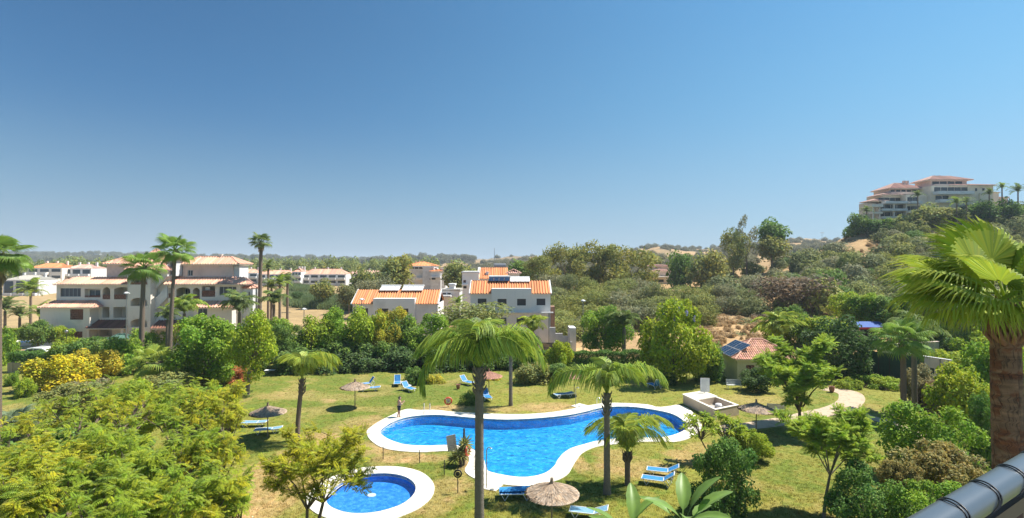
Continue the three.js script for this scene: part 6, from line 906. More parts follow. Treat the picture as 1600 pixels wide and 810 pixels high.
// ---------------------------------------------------------------- parasols of thatch
const thatch = mat(0.36, 0.275, 0.20, { vertexColors: true, roughness: 1 }), poleMat = mat(0.30, 0.24, 0.17, { map: rep(grainTex, 2) });
const canopyGeo = (() => {
  const r = RNG(17), m = new MB(true), R = 1.28, H = 0.52, S = 28;
  m.col = [0.85, 0.83, 0.8]; for (let k = 0; k < S; k++) { const a = k / S * 6.2832, b = (k + 1) / S * 6.2832; m.tri([0, H, 0], [Math.cos(b) * R, 0, Math.sin(b) * R], [Math.cos(a) * R, 0, Math.sin(a) * R]); m.tri([0, H - 0.05, 0], [Math.cos(a) * R * 0.99, -0.03, Math.sin(a) * R * 0.99], [Math.cos(b) * R * 0.99, -0.03, Math.sin(b) * R * 0.99]); }
  for (let k = 0; k < 1500; k++) { const a = r() * 6.2832, q0 = r() * 0.85, q1 = Math.min(1.05, q0 + 0.18 + 0.25 * r()), da = (r() - 0.5) * 0.08, P = (q, aa, l) => [Math.cos(aa) * R * q, H * (1 - q) + l, Math.sin(aa) * R * q], w = 0.018 + 0.02 * r(); m.col = tint(r, 0.4, 0.25); m.quad(P(q0, a - w * 0.5, 0.02), P(q0, a + w * 0.5, 0.02), P(q1, a + da + w, 0.035 + 0.02 * r() - (q1 > 1 ? 0.05 : 0)), P(q1, a + da - w, 0.035 + 0.02 * r())); }
  for (let k = 0; k < 60; k++) { const a = r() * 6.28; m.col = tint(r, 0.3, 0.2); m.tri([Math.cos(a) * 0.1, H - 0.02, Math.sin(a) * 0.1], [Math.cos(a + 0.5) * 0.1, H - 0.02, Math.sin(a + 0.5) * 0.1], [(r() - 0.5) * 0.16, H + 0.2 + 0.12 * r(), (r() - 0.5) * 0.16]); }
  const n = m.n; const g = m.build(); return g;
})();
const parasolPole = mb((m) => m.bar([0, -0.1, 0], [0, 2.3, 0], 0.04, 8)), ribGeo = mb((m) => { m.bar([0, 2.22, 0], [1.15, 1.86, 0], 0.016, 5); });
function parasol(label, px, py, h = 1, col) {
  const p = G(px, py), t = thing('thatched_parasol', label, 'parasol', [p.x, 0, p.z], px, 'thatched parasols around the pools');
  part(t, 'pole', parasolPole, poleMat); part(t, 'canopy', canopyGeo, col || thatch, [0, 1.83, 0]); for (let k = 0; k < 6; k++) part(t, 'rib', ribGeo, poleMat, null, [0, k * 1.047, 0]); return t;
}
parasol('thatched parasol over the pale blue lounger pair', 419, 683); parasol('small thatched parasol beside the drooping feather palm', 555, 637); parasol('thatched parasol nearest the paddling pool and blue towel', 862, 829); parasol('thatched parasol on the path below the benches', 1181, 677);
parasol('reddish thatched parasol in front of the clipped hedge', 897, 617, 1, mat(0.36, 0.185, 0.13, { vertexColors: true })); parasol('reddish thatched parasol half hidden by the tall palm trunk', 764, 617, 1, mat(0.36, 0.185, 0.13, { vertexColors: true }));

// ---------------------------------------------------------------- sun loungers
const sling = mat(0.03, 0.25, 0.58, { map: rep(grainTex, 3), roughness: 0.7 }), slingPale = mat(0.20, 0.40, 0.56, { map: rep(grainTex, 3), roughness: 0.7 }), loungeWhite = mat(0.78, 0.78, 0.76, { roughness: 0.4 });
function padGeo(l, w, seed) {                               // softly rumpled fabric panel along +x from 0 to l
  const m = new MB(), nx = 12, nz = 6, top = [], bot = [];
  for (let i = 0; i <= nx; i++) for (let j = 0; j <= nz; j++) { const x = l * i / nx, z = (j / nz - 0.5) * w, e = Math.min(i, nx - i, j, nz - j) ? 1 : 0, y = 0.03 * e + 0.025 * e * (vnoise(x * 7 + seed, z * 7 + seed) - 0.5) - 0.03 * Math.sin(Math.PI * j / nz); const h = 0.02, a = (vnoise((x + h) * 7 + seed, z * 7 + seed) - vnoise((x - h) * 7 + seed, z * 7 + seed)) * 0.025 / (2 * h), b = (vnoise(x * 7 + seed, (z + h) * 7 + seed) - vnoise(x * 7 + seed, (z - h) * 7 + seed)) * 0.025 / (2 * h), n = Math.hypot(a, 1, b); top.push(m.v(x, y, z, -a / n, 1 / n, -b / n, x, z)); bot.push(m.v(x, y - 0.03, z, 0, -1, 0, x, z)); }
  const q = (i, j) => i * (nz + 1) + j; for (let i = 0; i < nx; i++) for (let j = 0; j < nz; j++) { m.i.push(top[q(i, j)], top[q(i, j + 1)], top[q(i + 1, j + 1)], top[q(i, j)], top[q(i + 1, j + 1)], top[q(i + 1, j)]); m.i.push(bot[q(i, j)], bot[q(i + 1, j + 1)], bot[q(i, j + 1)], bot[q(i, j)], bot[q(i + 1, j)], bot[q(i + 1, j + 1)]); }
  return m.build();
}
const SEAT = padGeo(1.22, 0.6, 3), BACK = padGeo(0.72, 0.6, 9), RAIL = mb((m) => { for (const s of [-0.33, 0.33]) m.tube([V(-0.02, 0.36, s), V(1.26, 0.36, s)], 0.026, 7); m.bar([0, 0.36, -0.33], [0, 0.36, 0.33], 0.022); m.bar([1.24, 0.36, -0.33], [1.24, 0.36, 0.33], 0.022); }), VLEG = mb((m) => { m.tube([V(-0.2, 0.35, 0), V(0, 0.02, 0), V(0.2, 0.35, 0)], 0.024, 6); }), BFRAME = mb((m) => { for (const s of [-0.33, 0.33]) m.bar([0, 0, s], [0.74, 0, s], 0.026, 7); m.bar([0.74, 0, -0.33], [0.74, 0, 0.33], 0.024, 7); });
function lounger(label, px, py, yaw, back, fabric = sling, frame = loungeWhite) {     // yaw 0: head end towards +x
  const p = G(px, py), t = thing('sun_lounger', label, 'sun lounger', [p.x, 0, p.z], yaw, 'sun loungers on the lawn'); const o = -0.98;
  part(t, 'frame', RAIL, frame, [o, 0, 0]); part(t, 'seat_panel', SEAT, fabric, [o, 0.365, 0]);
  const b = part(t, 'backrest', BACK, fabric, [o + 1.23, 0.365, 0], [0, 0, back]); part(b, 'backrest_frame', BFRAME, frame, [0, -0.005, 0]);
  for (const x of [0.3, 1.5]) for (const s of [-0.34, 0.34]) part(t, 'leg', VLEG, frame, [o + x, 0, s]);
  if (back < 0.2) part(t, 'frame', mb((m) => { for (const s of [-0.33, 0.33]) m.bar([0, 0, s], [0.72, 0, s], 0.024, 6); }), frame, [o + 1.24, 0.335, 0]); else part(b, 'prop', mb((m) => { for (const s of [-0.2, 0.2]) m.bar([0.45, -0.02, s], [0.45 - 0.35 * Math.sin(back) + 0.12, -0.42 * Math.min(1, back + 0.2), s], 0.016, 5); }), frame);
  return t;
}
lounger('pale blue flat lounger behind the parasol pole', 398, 666, 0.05, 0.06, slingPale); lounger('pale blue flat lounger beside the parasol pole', 420, 677, 0.22, 0.1, slingPale);
lounger('blue lounger lying flat beside the small parasol', 579, 611, 0.15, 0.08); lounger('blue lounger with raised back behind the flat one', 574, 604, 0.5, 0.95); lounger('blue lounger with upright back facing the pool', 621, 602, 1.75, 1.05); lounger('blue lounger with towel beside the dark green bush', 638, 611, 2.35, 0.75); lounger('lone blue lounger behind the yellow flowering bush', 729, 601, 2.35, 0.8); lounger('blue lounger cut off by the tall palm trunk', 760, 624, 1.9, 0.85);
lounger('blue lounger under the drooping palm frond', 881, 621, 0.35, 0.1, slingPale); lounger('dark blue lounger in the shade of the blossom tree', 1023, 607, -1.2, 1.1); lounger('blue lounger with crumpled towel near the shower apron', 808, 778, 0.03, 0.2); lounger('pale blue lounger cut by the bottom edge of the picture', 920, 808, -0.25, 0.35, slingPale); lounger('front lounger of the blue pair by the short palm', 1029, 757, -0.35, 0.6); lounger('rear lounger of the blue pair by the short palm', 1036, 743, -0.3, 0.5); lounger('white sunbed far back under the trees', 428, 583, 0.1, 0.15, loungeWhite);
{ const p = G(806, 776), t = thing('towel', 'bright blue towel spread over the lounger near the shower apron', 'towel', [p.x, 0.41, p.z], 0.03); part(t, 'cloth', padGeo(1.75, 0.66, 21), mat(0.03, 0.27, 0.62, { map: rep(grainTex, 6), roughness: 0.95 }), [-0.93, 0.02, 0], [0, 0, 0.035]); }
{ const p = G(640, 609), t = thing('towel', 'small white towel on the lounger by the dark green bush', 'towel', [p.x, 0.42, p.z], 2.35); part(t, 'cloth', padGeo(0.5, 0.4, 31), loungeWhite, [-0.1, 0.03, 0]); }

// ---------------------------------------------------------------- person at the pool edge (seen from behind, arms raised to the front)
function capsuleMesh(bones, res, center, half, blend = 0.03) {
  const mc = new MarchingCubes(res, new THREE.MeshStandardMaterial(), false, false, 120000), n = res; mc.isolation = 0;
  const ax = (i) => (i - n / 2) / (n / 2) * half;
  for (let k = 0; k < n; k++) for (let j = 0; j < n; j++) for (let i = 0; i < n; i++) {
    const x = center[0] + ax(i), y = center[1] + ax(j), z = center[2] + ax(k); let s = 0, best = 1e9;
    for (const [a, b, ra, rb, fl] of bones) { const dx = b[0] - a[0], dy = b[1] - a[1], dz = b[2] - a[2], l = dx * dx + dy * dy + dz * dz || 1e-9, t = clamp(((x - a[0]) * dx + (y - a[1]) * dy + (z - a[2]) * dz) / l), q = Math.hypot(x - a[0] - dx * t, y - a[1] - dy * t, (z - a[2] - dz * t) * (fl || 1)) - lerp(ra, rb, t); best = Math.min(best, q); s += Math.exp(-q / blend); }
    mc.field[k * n * n + j * n + i] = best > 0.2 ? -0.2 : blend * Math.log(s);
  }
  mc.update(); const c = mc.count, g = new THREE.BufferGeometry(), p = mc.positionArray.slice(0, c * 3), nn = mc.normalArray.slice(0, c * 3); for (let k = 0; k < c * 3; k++) p[k] = p[k] * half + center[k % 3];
  g.setAttribute('position', new THREE.BufferAttribute(p, 3)); g.setAttribute('normal', new THREE.BufferAttribute(nn, 3)); g.setIndex([...Array(c).keys()]); fixWinding(g); return g;
}
{
  const p = G(624, 652.4), t = thing('person', 'person in dark swim trunks standing at the pool edge with raised hands', 'person', [p.x, 0.03, p.z], 0.5), skin = mat(0.44, 0.25, 0.165, { roughness: 0.55 });
  // faces +x; metres
  const body = [[[0.02, 0.05, 0.1], [0.0, 0.46, 0.1], 0.045, 0.062], [[0.0, 0.46, 0.1], [-0.02, 0.86, 0.09], 0.062, 0.095], [[-0.1, 0.05, -0.1], [-0.02, 0.46, -0.1], 0.045, 0.062], [[-0.02, 0.46, -0.1], [-0.02, 0.86, -0.09], 0.062, 0.095], [[0.02, 0.035, 0.1], [0.2, 0.03, 0.11], 0.04, 0.03], [[-0.1, 0.035, -0.1], [0.08, 0.03, -0.11], 0.04, 0.03], [[-0.02, 0.9, -0.06], [-0.02, 0.9, 0.06], 0.13, 0.13], [[0, 1.0, 0], [0.01, 1.28, 0], 0.15, 0.15, 0.8], [[-0.01, 1.33, -0.14], [-0.01, 1.33, 0.14], 0.09, 0.09], [[-0.01, 1.36, 0], [0.03, 1.52, 0], 0.062, 0.055],
    [[0, 1.36, 0.2], [0.12, 1.12, 0.25], 0.05, 0.042], [[0.12, 1.12, 0.25], [0.36, 1.28, 0.14], 0.04, 0.028], [[0, 1.36, -0.2], [0.12, 1.12, -0.25], 0.05, 0.042], [[0.12, 1.12, -0.25], [0.36, 1.26, -0.12], 0.04, 0.028], [[0.04, 1.56, 0], [0.05, 1.66, 0], 0.085, 0.09], [[0.1, 1.55, 0], [0.115, 1.6, 0], 0.04, 0.035], [[0.135, 1.605, 0], [0.15, 1.59, 0], 0.014, 0.016], [[0.05, 1.6, 0.09], [0.05, 1.63, 0.092], 0.016, 0.016], [[0.05, 1.6, -0.09], [0.05, 1.63, -0.092], 0.016, 0.016]];
  part(t, 'body', capsuleMesh(body, 112, [0.08, 0.9, 0], 0.95, 0.022), skin);
  const hand = (s) => { const w = [0.36, 1.27, s * 0.13], b = [[w, [0.42, 1.3, s * 0.11], 0.026, 0.032]]; for (let f = 0; f < 4; f++) { const z = s * (0.135 - f * 0.019), l = [0.035, 0.042, 0.04, 0.03][f]; b.push([[0.43, 1.315 - f * 0.004, z], [0.43 + l, 1.335 - f * 0.006, z - s * 0.01], 0.009, 0.0085], [[0.43 + l, 1.335 - f * 0.006, z - s * 0.01], [0.43 + l * 1.5, 1.325 - f * 0.006, z - s * 0.03], 0.0085, 0.008]); } b.push([[0.39, 1.3, s * 0.1], [0.42, 1.32, s * 0.075], 0.011, 0.01], [[0.42, 1.32, s * 0.075], [0.45, 1.325, s * 0.07], 0.01, 0.009]); return b; };
  for (const s of [1, -1]) part(t, 'hand', capsuleMesh(hand(s), 56, [0.43, 1.31, s * 0.11], 0.11, 0.006), skin);
  part(t, 'swim_trunks', capsuleMesh([[[-0.02, 0.93, -0.07], [-0.02, 0.93, 0.07], 0.145, 0.145], [[-0.02, 0.88, 0.09], [-0.012, 0.66, 0.1], 0.112, 0.098], [[-0.02, 0.88, -0.09], [-0.015, 0.66, -0.1], 0.112, 0.098]], 48, [-0.02, 0.85, 0], 0.36, 0.02), mat(0.025, 0.02, 0.03));
  part(t, 'hair', capsuleMesh([[[0.02, 1.66, 0], [0.045, 1.69, 0], 0.095, 0.092], [[0.0, 1.6, 0], [0.0, 1.66, 0], 0.075, 0.09]], 40, [0.02, 1.66, 0], 0.16, 0.01), mat(0.05, 0.038, 0.03));
}
// ---------------------------------------------------------------- pool furniture
const ringMat = mat(0.62, 0.09, 0.03, { roughness: 0.5 }), ropeMat = mat(0.75, 0.72, 0.66);
function lifebuoy(label, pos, turn, tilt, post) { const t = thing('lifebuoy', label, 'lifebuoy', pos, turn); part(t, 'ring', new THREE.TorusGeometry(0.3, 0.075, 12, 32), ringMat, [0, post, 0], [tilt, 0, 0]); for (let k = 0; k < 4; k++) { const a = k * 1.571 + 0.785; part(t, 'band', new THREE.TorusGeometry(0.078, 0.012, 6, 14), ropeMat, [Math.cos(a) * 0.3, post + Math.sin(a) * 0.3, 0], [1.571, 0, 0]).rotation.set(Math.PI / 2, 0, 0), t.children[t.children.length - 1].rotation.order = 'ZXY', t.children[t.children.length - 1].rotation.set(Math.PI / 2, 0, a); } part(t, 'stand', mb((m) => { m.bar([0, -0.1, -0.12], [0, post + 0.28, -0.12], 0.025, 7); m.bar([-0.18, post - 0.1, -0.1], [0.18, post - 0.1, -0.1], 0.015, 6); m.box(0, post, -0.1, 0.3, 0.3, 0.02); }), M.greyMetal); return t; }
{ const p = G(700.5, 636); lifebuoy('orange lifebuoy ring standing on the lawn behind the pool', [p.x, 0, p.z], 0.2, 0, 0.55); const q = G(731, 727); lifebuoy('red lifebuoy seen edge-on beside the notice board', [q.x, 0, q.z], 1.25, 0, 0.95); }
function ladder(label, px, py, yaw) { const p = G(px, py), t = thing('pool_ladder', label, 'ladder', [p.x, 0.05, p.z], yaw); for (const s of [-0.25, 0.25]) part(t, 'handrail', mb((m) => m.tube([V(-0.45, -0.02, s), V(-0.42, 0.6, s), V(-0.28, 0.85, s), V(-0.02, 0.85, s), V(0.12, 0.6, s), V(0.14, -0.75, s)], 0.022, 8)), M.steel); for (let k = 0; k < 3; k++) part(t, 'step', boxGeo(0.1, 0.22, -0.08 - k * 0.25, -0.05 - k * 0.25, -0.25, 0.25), M.steel); return t; }
ladder('steel pool ladder at the far side beside the person', 667, 647, -1.55); ladder('steel pool ladder at the near side by the shower', 752, 731, 0.2); ladder('steel pool ladder at the far pool end', 940, 636.5, -1.2);
function shower(label, px, py, h) { const p = G(px, py), t = thing('pool_shower', label, 'shower', [p.x, 0.045, p.z]); part(t, 'pole', mb((m) => m.tube([V(0, -0.05, 0), V(0, h - 0.2, 0), V(0.04, h - 0.06, 0), V(0.14, h, 0), V(0.24, h - 0.04, 0)], 0.028, 8)), M.greyMetal); part(t, 'shower_head', mb((m) => m.lathe([[0.0, 0.03], [0.07, 0.0], [0.07, -0.02], [0, -0.025]], 12), false), M.steel, [0.25, h - 0.06, 0]); part(t, 'tap', mb((m) => m.bar([0, 1.1, 0], [0.08, 1.1, 0.03], 0.018)), M.steel); part(t, 'drain_grate', boxGeo(0.2, 0.42, 0.002, 0.012, 0.1, 0.32), M.greyMetal); }
shower('tall outdoor shower pole on the near white apron', 760.5, 763, 2.35); shower('outdoor shower pole on the far white apron', 899.5, 635, 1.7);
function stake(label, px, py, h, sign) { const p = G(px, py), t = thing('garden_stake', label, 'post', [p.x, 0, p.z], 0, 'thin dark posts on the lawn'); part(t, 'post', mb((m) => m.bar([0, -0.1, 0], [0, h, 0], 0.028, 7)), M.darkMetal); if (sign) { part(t, 'disc', mb((m) => m.tube([V(0, h + 0.12, -0.02), V(0, h + 0.12, 0.02)], 0.24, 20)), M.darkMetal); part(t, 'disc_mark', new THREE.TorusGeometry(0.14, 0.025, 8, 20), mat(0.5, 0.4, 0.12), [0, h + 0.12, 0.03]); } }
stake('thin dark post at the left end of the pool', 599, 717, 0.85); stake('thin dark post between paddling pool and big pool', 656, 723, 0.85); stake('thin dark post left of the round sign', 694.5, 742.5, 0.95); stake('dark post carrying a small round sign', 715.5, 770, 0.98, true);
{ // notice board seen from behind, with plants
  const p = G(709, 722), t = thing('notice_board', 'grey slatted notice board seen from the back by the pool corner', 'notice board', [p.x, 0, p.z], 0.35); part(t, 'post', mb((m) => m.bar([0.05, -0.1, 0], [0.05, 1.3, 0], 0.035, 7)), M.greyMetal); for (let k = 0; k < 7; k++) part(t, 'slat', boxGeo(-0.3, 0.32, 0.78 + k * 0.15, 0.92 + k * 0.15, 0.03, 0.055), mat(0.48 + 0.02 * (k % 3), 0.44, 0.38), null, [0, 0, 0.12]);
  const q = G(724, 726), u = thing('yucca_plant', 'spiky yucca around a dark post beside the notice board', 'plant', [q.x, 0, q.z]); part(u, 'trunk', mb((m) => { m.tube([V(0, -0.1, 0), V(0.02, 0.9, 0), V(0.06, 2.35, 0)], [0.12, 0.09, 0.06], 8); m.tube([V(-0.1, -0.1, 0.2), V(-0.15, 0.6, 0.25)], [0.12, 0.1], 8); }), M.darkBark);
  const r = RNG(71), lm = new MB(true); for (const [cx, cy, cz] of [[0.05, 0.9, 0], [-0.15, 0.65, 0.25], [0.15, 1.35, 0.05], [-0.55, 0.4, 0.1]]) for (let k = 0; k < 46; k++) { const a = k * 2.4, e = 1.3 - k * 0.04, d = [Math.cos(a) * Math.cos(e), Math.sin(e), Math.sin(a) * Math.cos(e)], n = V(-Math.sin(a), 0, Math.cos(a)).cross(V(...d)); if (n.y < 0) n.negate(); lm.col = tint(r, 0.25, 0.5); leaf(lm, [cx, cy, cz], d, [n.x, n.y, n.z], 0.55 + 0.2 * r(), 0.06); } part(u, 'leaves', lm.build(), L.olive);
}
{ // walled pit with cover slab beyond the pool tip
  const A = G(1067, 617, 0.85), B = G(1098, 612, 0.85), Cc = G(1154, 633, 0.85), D = G(1117, 640.5, 0.85), o = A.clone().add(Cc).multiplyScalar(0.5), P = (u, v) => A.clone().lerp(B, v).lerp(D.clone().lerp(Cc, v), u).sub(V(o.x, 0, o.z)), t = thing('walled_pit', 'cream walled walled pit with white cover slab at the pool tip', 'pit', [o.x, 0, o.z]);
  const flatY = (p) => { p.y = 0; return p; }, outer = [P(0, 0), P(1, 0), P(1, 1), P(0, 1)].map(flatY), inner = [P(0.42, 0.09), P(0.95, 0.09), P(0.95, 0.91), P(0.42, 0.91)].map(flatY);
  part(t, 'wall', slab(outer, inner, -0.1, 0.85, 0.02), mat(0.62, 0.50, 0.38, { map: rep(stainTex, 0.3) })); part(t, 'cover_slab', slab([P(-0.02, -0.03), P(0.41, -0.03), P(0.41, 1.03), P(-0.02, 1.03)].map(flatY), null, 0.853, 0.93, 0.015), copingMat); part(t, 'pit_floor', flat(inner, 0.25), M.concrete); part(t, 'rim', slab(outer.map((p) => p.clone().multiplyScalar(1.01)), inner, 0.853, 0.885, 0.008), copingMat);
  part(t, 'filter_drum', mb((m) => m.lathe([[0.3, 0], [0.32, 0.3], [0.25, 0.5], [0, 0.56]], 16)), M.white, [P(0.7, 0.6).x, 0.25, P(0.7, 0.6).z]); part(t, 'pipe', mb((m) => m.tube([V(-0.3, 0.1, 0), V(0.2, 0.35, 0), V(0.6, 0.3, 0.1)], 0.06, 8)), M.greyMetal, [P(0.7, 0.5).x, 0.25, P(0.7, 0.5).z]);
}
{ // white rules board on its pole
  const c = document.createElement('canvas'); c.width = 128; c.height = 192; const g = c.getContext('2d'); g.fillStyle = '#dcdcda'; g.fillRect(0, 0, 128, 192); g.fillStyle = '#9aa0a6'; const r = RNG(5); for (let k = 0; k < 11; k++) g.fillRect(14, 18 + k * 15, 60 + r() * 40, 4); const tex = new THREE.CanvasTexture(c); tex.colorSpace = THREE.SRGBColorSpace;
  const p = G(1101, 629), t = thing('rules_board', 'white notice board with faint lines on a pole by the walled pit', 'notice board', [p.x, 0, p.z], -0.15); part(t, 'post', mb((m) => m.bar([0, -0.1, 0], [0, 2.3, 0], 0.035, 7)), M.white); part(t, 'board', mb((m) => m.span(-0.42, 0.42, 1.0, 2.3, 0.04, 0.075)), M.white); part(t, 'sheet', new THREE.PlaneGeometry(0.78, 1.22), mat(1, 1, 1, { map: tex }), [0, 1.65, 0.079]);
}
function bench(label, px, py, yaw, m0) { const p = G(px, py), t = thing('garden_bench', label, 'bench', [p.x, 0, p.z], yaw); for (let k = 0; k < 4; k++) part(t, 'seat_slat', boxGeo(-0.75, 0.75, 0.42, 0.45, -0.22 + k * 0.12, -0.12 + k * 0.12), m0); for (let k = 0; k < 4; k++) part(t, 'back_slat', boxGeo(-0.75, 0.75, 0.5 + k * 0.11, 0.59 + k * 0.11, -0.3 - k * 0.03, -0.27 - k * 0.03), m0); for (const s of [-0.68, 0.68]) { part(t, 'leg', mb((m) => { m.bar([s, 0, 0.2], [s, 0.42, 0.17], 0.025); m.bar([s, 0, -0.28], [s, 0.95, -0.4], 0.025); m.bar([s, 0.42, 0.2], [s, 0.42, -0.3], 0.022); m.bar([s, 0.64, 0.2], [s, 0.64, -0.33], 0.022); m.bar([s, 0.42, 0.18], [s, 0.64, 0.2], 0.02); }), m0); } }
bench('pale bench in front of the garden house', 1147, 608, -0.1, mat(0.5, 0.52, 0.5)); bench('grey-green bench turned away from the path parasol', 1211, 646, 2.9, mat(0.30, 0.31, 0.26));

// ---------------------------------------------------------------- garden house
{
  const x0 = 24.5, zf = -59.2, w = 6.6, dep = 5.4, t = thing('garden_house', 'small cream garden house with terracotta hip roof and solar panels', 'building', [x0, 0, zf]);
  blockPart(t, 0, w, -0.2, 2.62, 0, dep, [Object.assign([0.95, 1.85, 1.35, 1.95], { kind: 'lattice' })], M.yellowPlaster);
  part(t, 'wall_base', mb((m) => { m.span(-0.03, w + 0.03, -0.2, 0.25, 0.002, 0.03); }), M.concrete);
  hipRoof(t, 0, w, 0, -dep, 2.62, 1.75, 0.4, M.tile, 0.24, 0.42, M.yellowPlaster);
  const sl = Math.atan2(1.75, dep / 2 + 0.4), lat = mat(0.55, 0.55, 0.55, { roughness: 0.4 });
  for (let i = 0; i < 2; i++) for (let j = 0; j < 2; j++) { const u = 0.55 + i * 1.32, v = -dep / 2 - 1.08 + j * 2.1, px = -0.4 + u * Math.cos(sl), py = 2.62 + u * Math.sin(sl) + 0.2; const f = part(t, 'solar_panel', mb((m) => m.box(0, 0, 0, 1.26, 0.04, 2.02)), lat, [px, py, v], [0, 0, sl]); part(f, 'cell_sheet', mb((m) => m.box(0, 0.022, 0, 1.2, 0.006, 1.96)), M.solar); for (let k = 1; k < 3; k++) part(f, 'cell_line', mb((m) => m.box(0, 0.0265, -0.98 + k * 0.653, 1.2, 0.003, 0.015)), lat); }
  part(t, 'panel_rack', mb((m) => { for (const v of [-dep / 2 - 1.6, -dep / 2 + 0.4]) m.bar([-0.1, 2.9, v], [1.7, 2.85 + 1.8 * Math.tan(sl), v], 0.025); }), M.greyMetal);
}
// ---------------------------------------------------------------- tennis court and street behind
{
  const A = G(1340, 546, 3), B = G(1443, 558.5, 3), o = A.clone(), t = thing('tennis_fence', 'tall tennis court fence hung with dark green windscreen', 'fence', [o.x, 0, o.z]), n = 6, a = V(0, 0, 0), b = B.clone().sub(A); b.y = 0; const yaw = Math.atan2(-b.z, b.x), Lf = b.length();
  for (let k = 0; k <= n; k++) { const p = a.clone().lerp(b, k / n); part(t, 'post', mb((m) => m.bar([0, -0.2, 0], [0, 3.1, 0], 0.04, 7)), M.darkMetal, [p.x, 0, p.z]); if (k < n) { const q = a.clone().lerp(b, (k + 0.5) / n); part(t, 'windscreen', mb((m) => { const N = 8; for (let i = 0; i < N; i++) { const xa = -Lf / n / 2 + 0.04 + (Lf / n - 0.08) * i / N, xb = -Lf / n / 2 + 0.04 + (Lf / n - 0.08) * (i + 1) / N, za = 0.02 * Math.sin(i * 2.1), zb = 0.02 * Math.sin((i + 1) * 2.1); m.quad([xa, 0.05, za], [xb, 0.05, zb], [xb, 3.0, zb], [xa, 3.0, za]); m.quad([xb, 0.05, zb - 0.01], [xa, 0.05, za - 0.01], [xa, 3.0, za - 0.01], [xb, 3.0, zb - 0.01]); } }), mat(0.028, 0.085, 0.06, { map: rep(grainTex, 1), roughness: 0.8 }), [q.x, 0, q.z], [0, yaw, 0]); } }
  const cw = thing('court_wall', 'white wall with green opening at the end of the tennis court', 'wall', [X(1443, 59.5), 0, -59.5], 0); const e = V(X(1486, 57), 0, -57).sub(V(X(1443, 59.5), 0, -59.5)), yw = Math.atan2(-e.z, e.x), Lw = e.length(); const wall = part(cw, 'wall', facadeGeo(0, Lw, -0.2, 2.85, [Object.assign([0.3, 1.15, 0.9, 1.75], {})], 0.2), M.plaster, null, [0, yw, 0]); part(wall, 'opening_net', boxGeo(0.3, 1.15, 0.9, 1.75, 0.05, 0.08), mat(0.03, 0.08, 0.06)); part(wall, 'coping', boxGeo(-0.05, Lw + 0.05, 2.853, 2.93, -0.06, 0.26), M.white); for (const q of [1.7, 2.5]) part(wall, 'pilaster', boxGeo(q, q + 0.12, 0, 2.84, 0.203, 0.26), M.greyMetal);
  const court = [G(1335, 590), G(1445, 612), G(1490, 596), G(1450, 584), G(1350, 572)]; structure('tennis_court', flat(court, 0.02), mat(0.36, 0.12, 0.085, { map: rep(grainTex, 0.4) }));
  for (const px of [1383, 1396]) { const p = G(px, 604), s = thing('court_post', px < 1390 ? 'left brown post at the red court edge' : 'right brown post at the red court edge', 'post', [p.x, 0, p.z]); part(s, 'post', mb((m) => m.bar([0, -0.1, 0], [0, 1.0, 0], 0.05, 8)), M.bark); }
  const rw = thing('street_wall', 'long beige street wall behind the tennis court', 'wall', [X(1345, 74), 0, -74]); part(rw, 'wall', mb((m) => { const L0 = X(1500, 70) - X(1345, 74); m.box(L0 / 2, 1.1, 2, L0, 2.6, 0.3, 0.28); }), M.cream); part(rw, 'coping', mb((m) => { const L0 = X(1500, 70) - X(1345, 74); m.box(L0 / 2, 2.46, 2, L0 + 0.05, 0.1, 0.42, 0.28); }), M.pinkPlaster);
  const aw = thing('street_kiosk', 'street kiosk with blue awning and red border', 'kiosk', [X(1354, 82), groundY(X(1354, 82), -82), -82]); part(aw, 'awning', mb((m) => { m.quad([-2.1, 3.1, 1.6], [2.1, 3.1, 1.6], [2.1, 3.75, -0.4], [-2.1, 3.75, -0.4]); m.quad([-2.1, 3.73, -0.4], [2.1, 3.73, -0.4], [2.1, 3.08, 1.6], [-2.1, 3.08, 1.6]); }), mat(0.06, 0.12, 0.34)); part(aw, 'awning_border', mb((m) => m.box(0, 2.95, 1.62, 4.2, 0.28, 0.02)), mat(0.55, 0.05, 0.05)); part(aw, 'wall', mb((m) => m.span(-2, 2, -0.5, 3.0, -1, -0.4)), M.darkMetal); for (const s of [-2.05, 2.05]) part(aw, 'post', mb((m) => m.bar([s, -0.3, 1.5], [s, 3.1, 1.5], 0.06)), mat(0.4, 0.12, 0.08)); for (const s of [3.2, 4.6]) part(aw, 'pillar', boxGeo(s - 0.2, s + 0.2, -0.4, 1.9, 0, 0.4), M.cream);
}
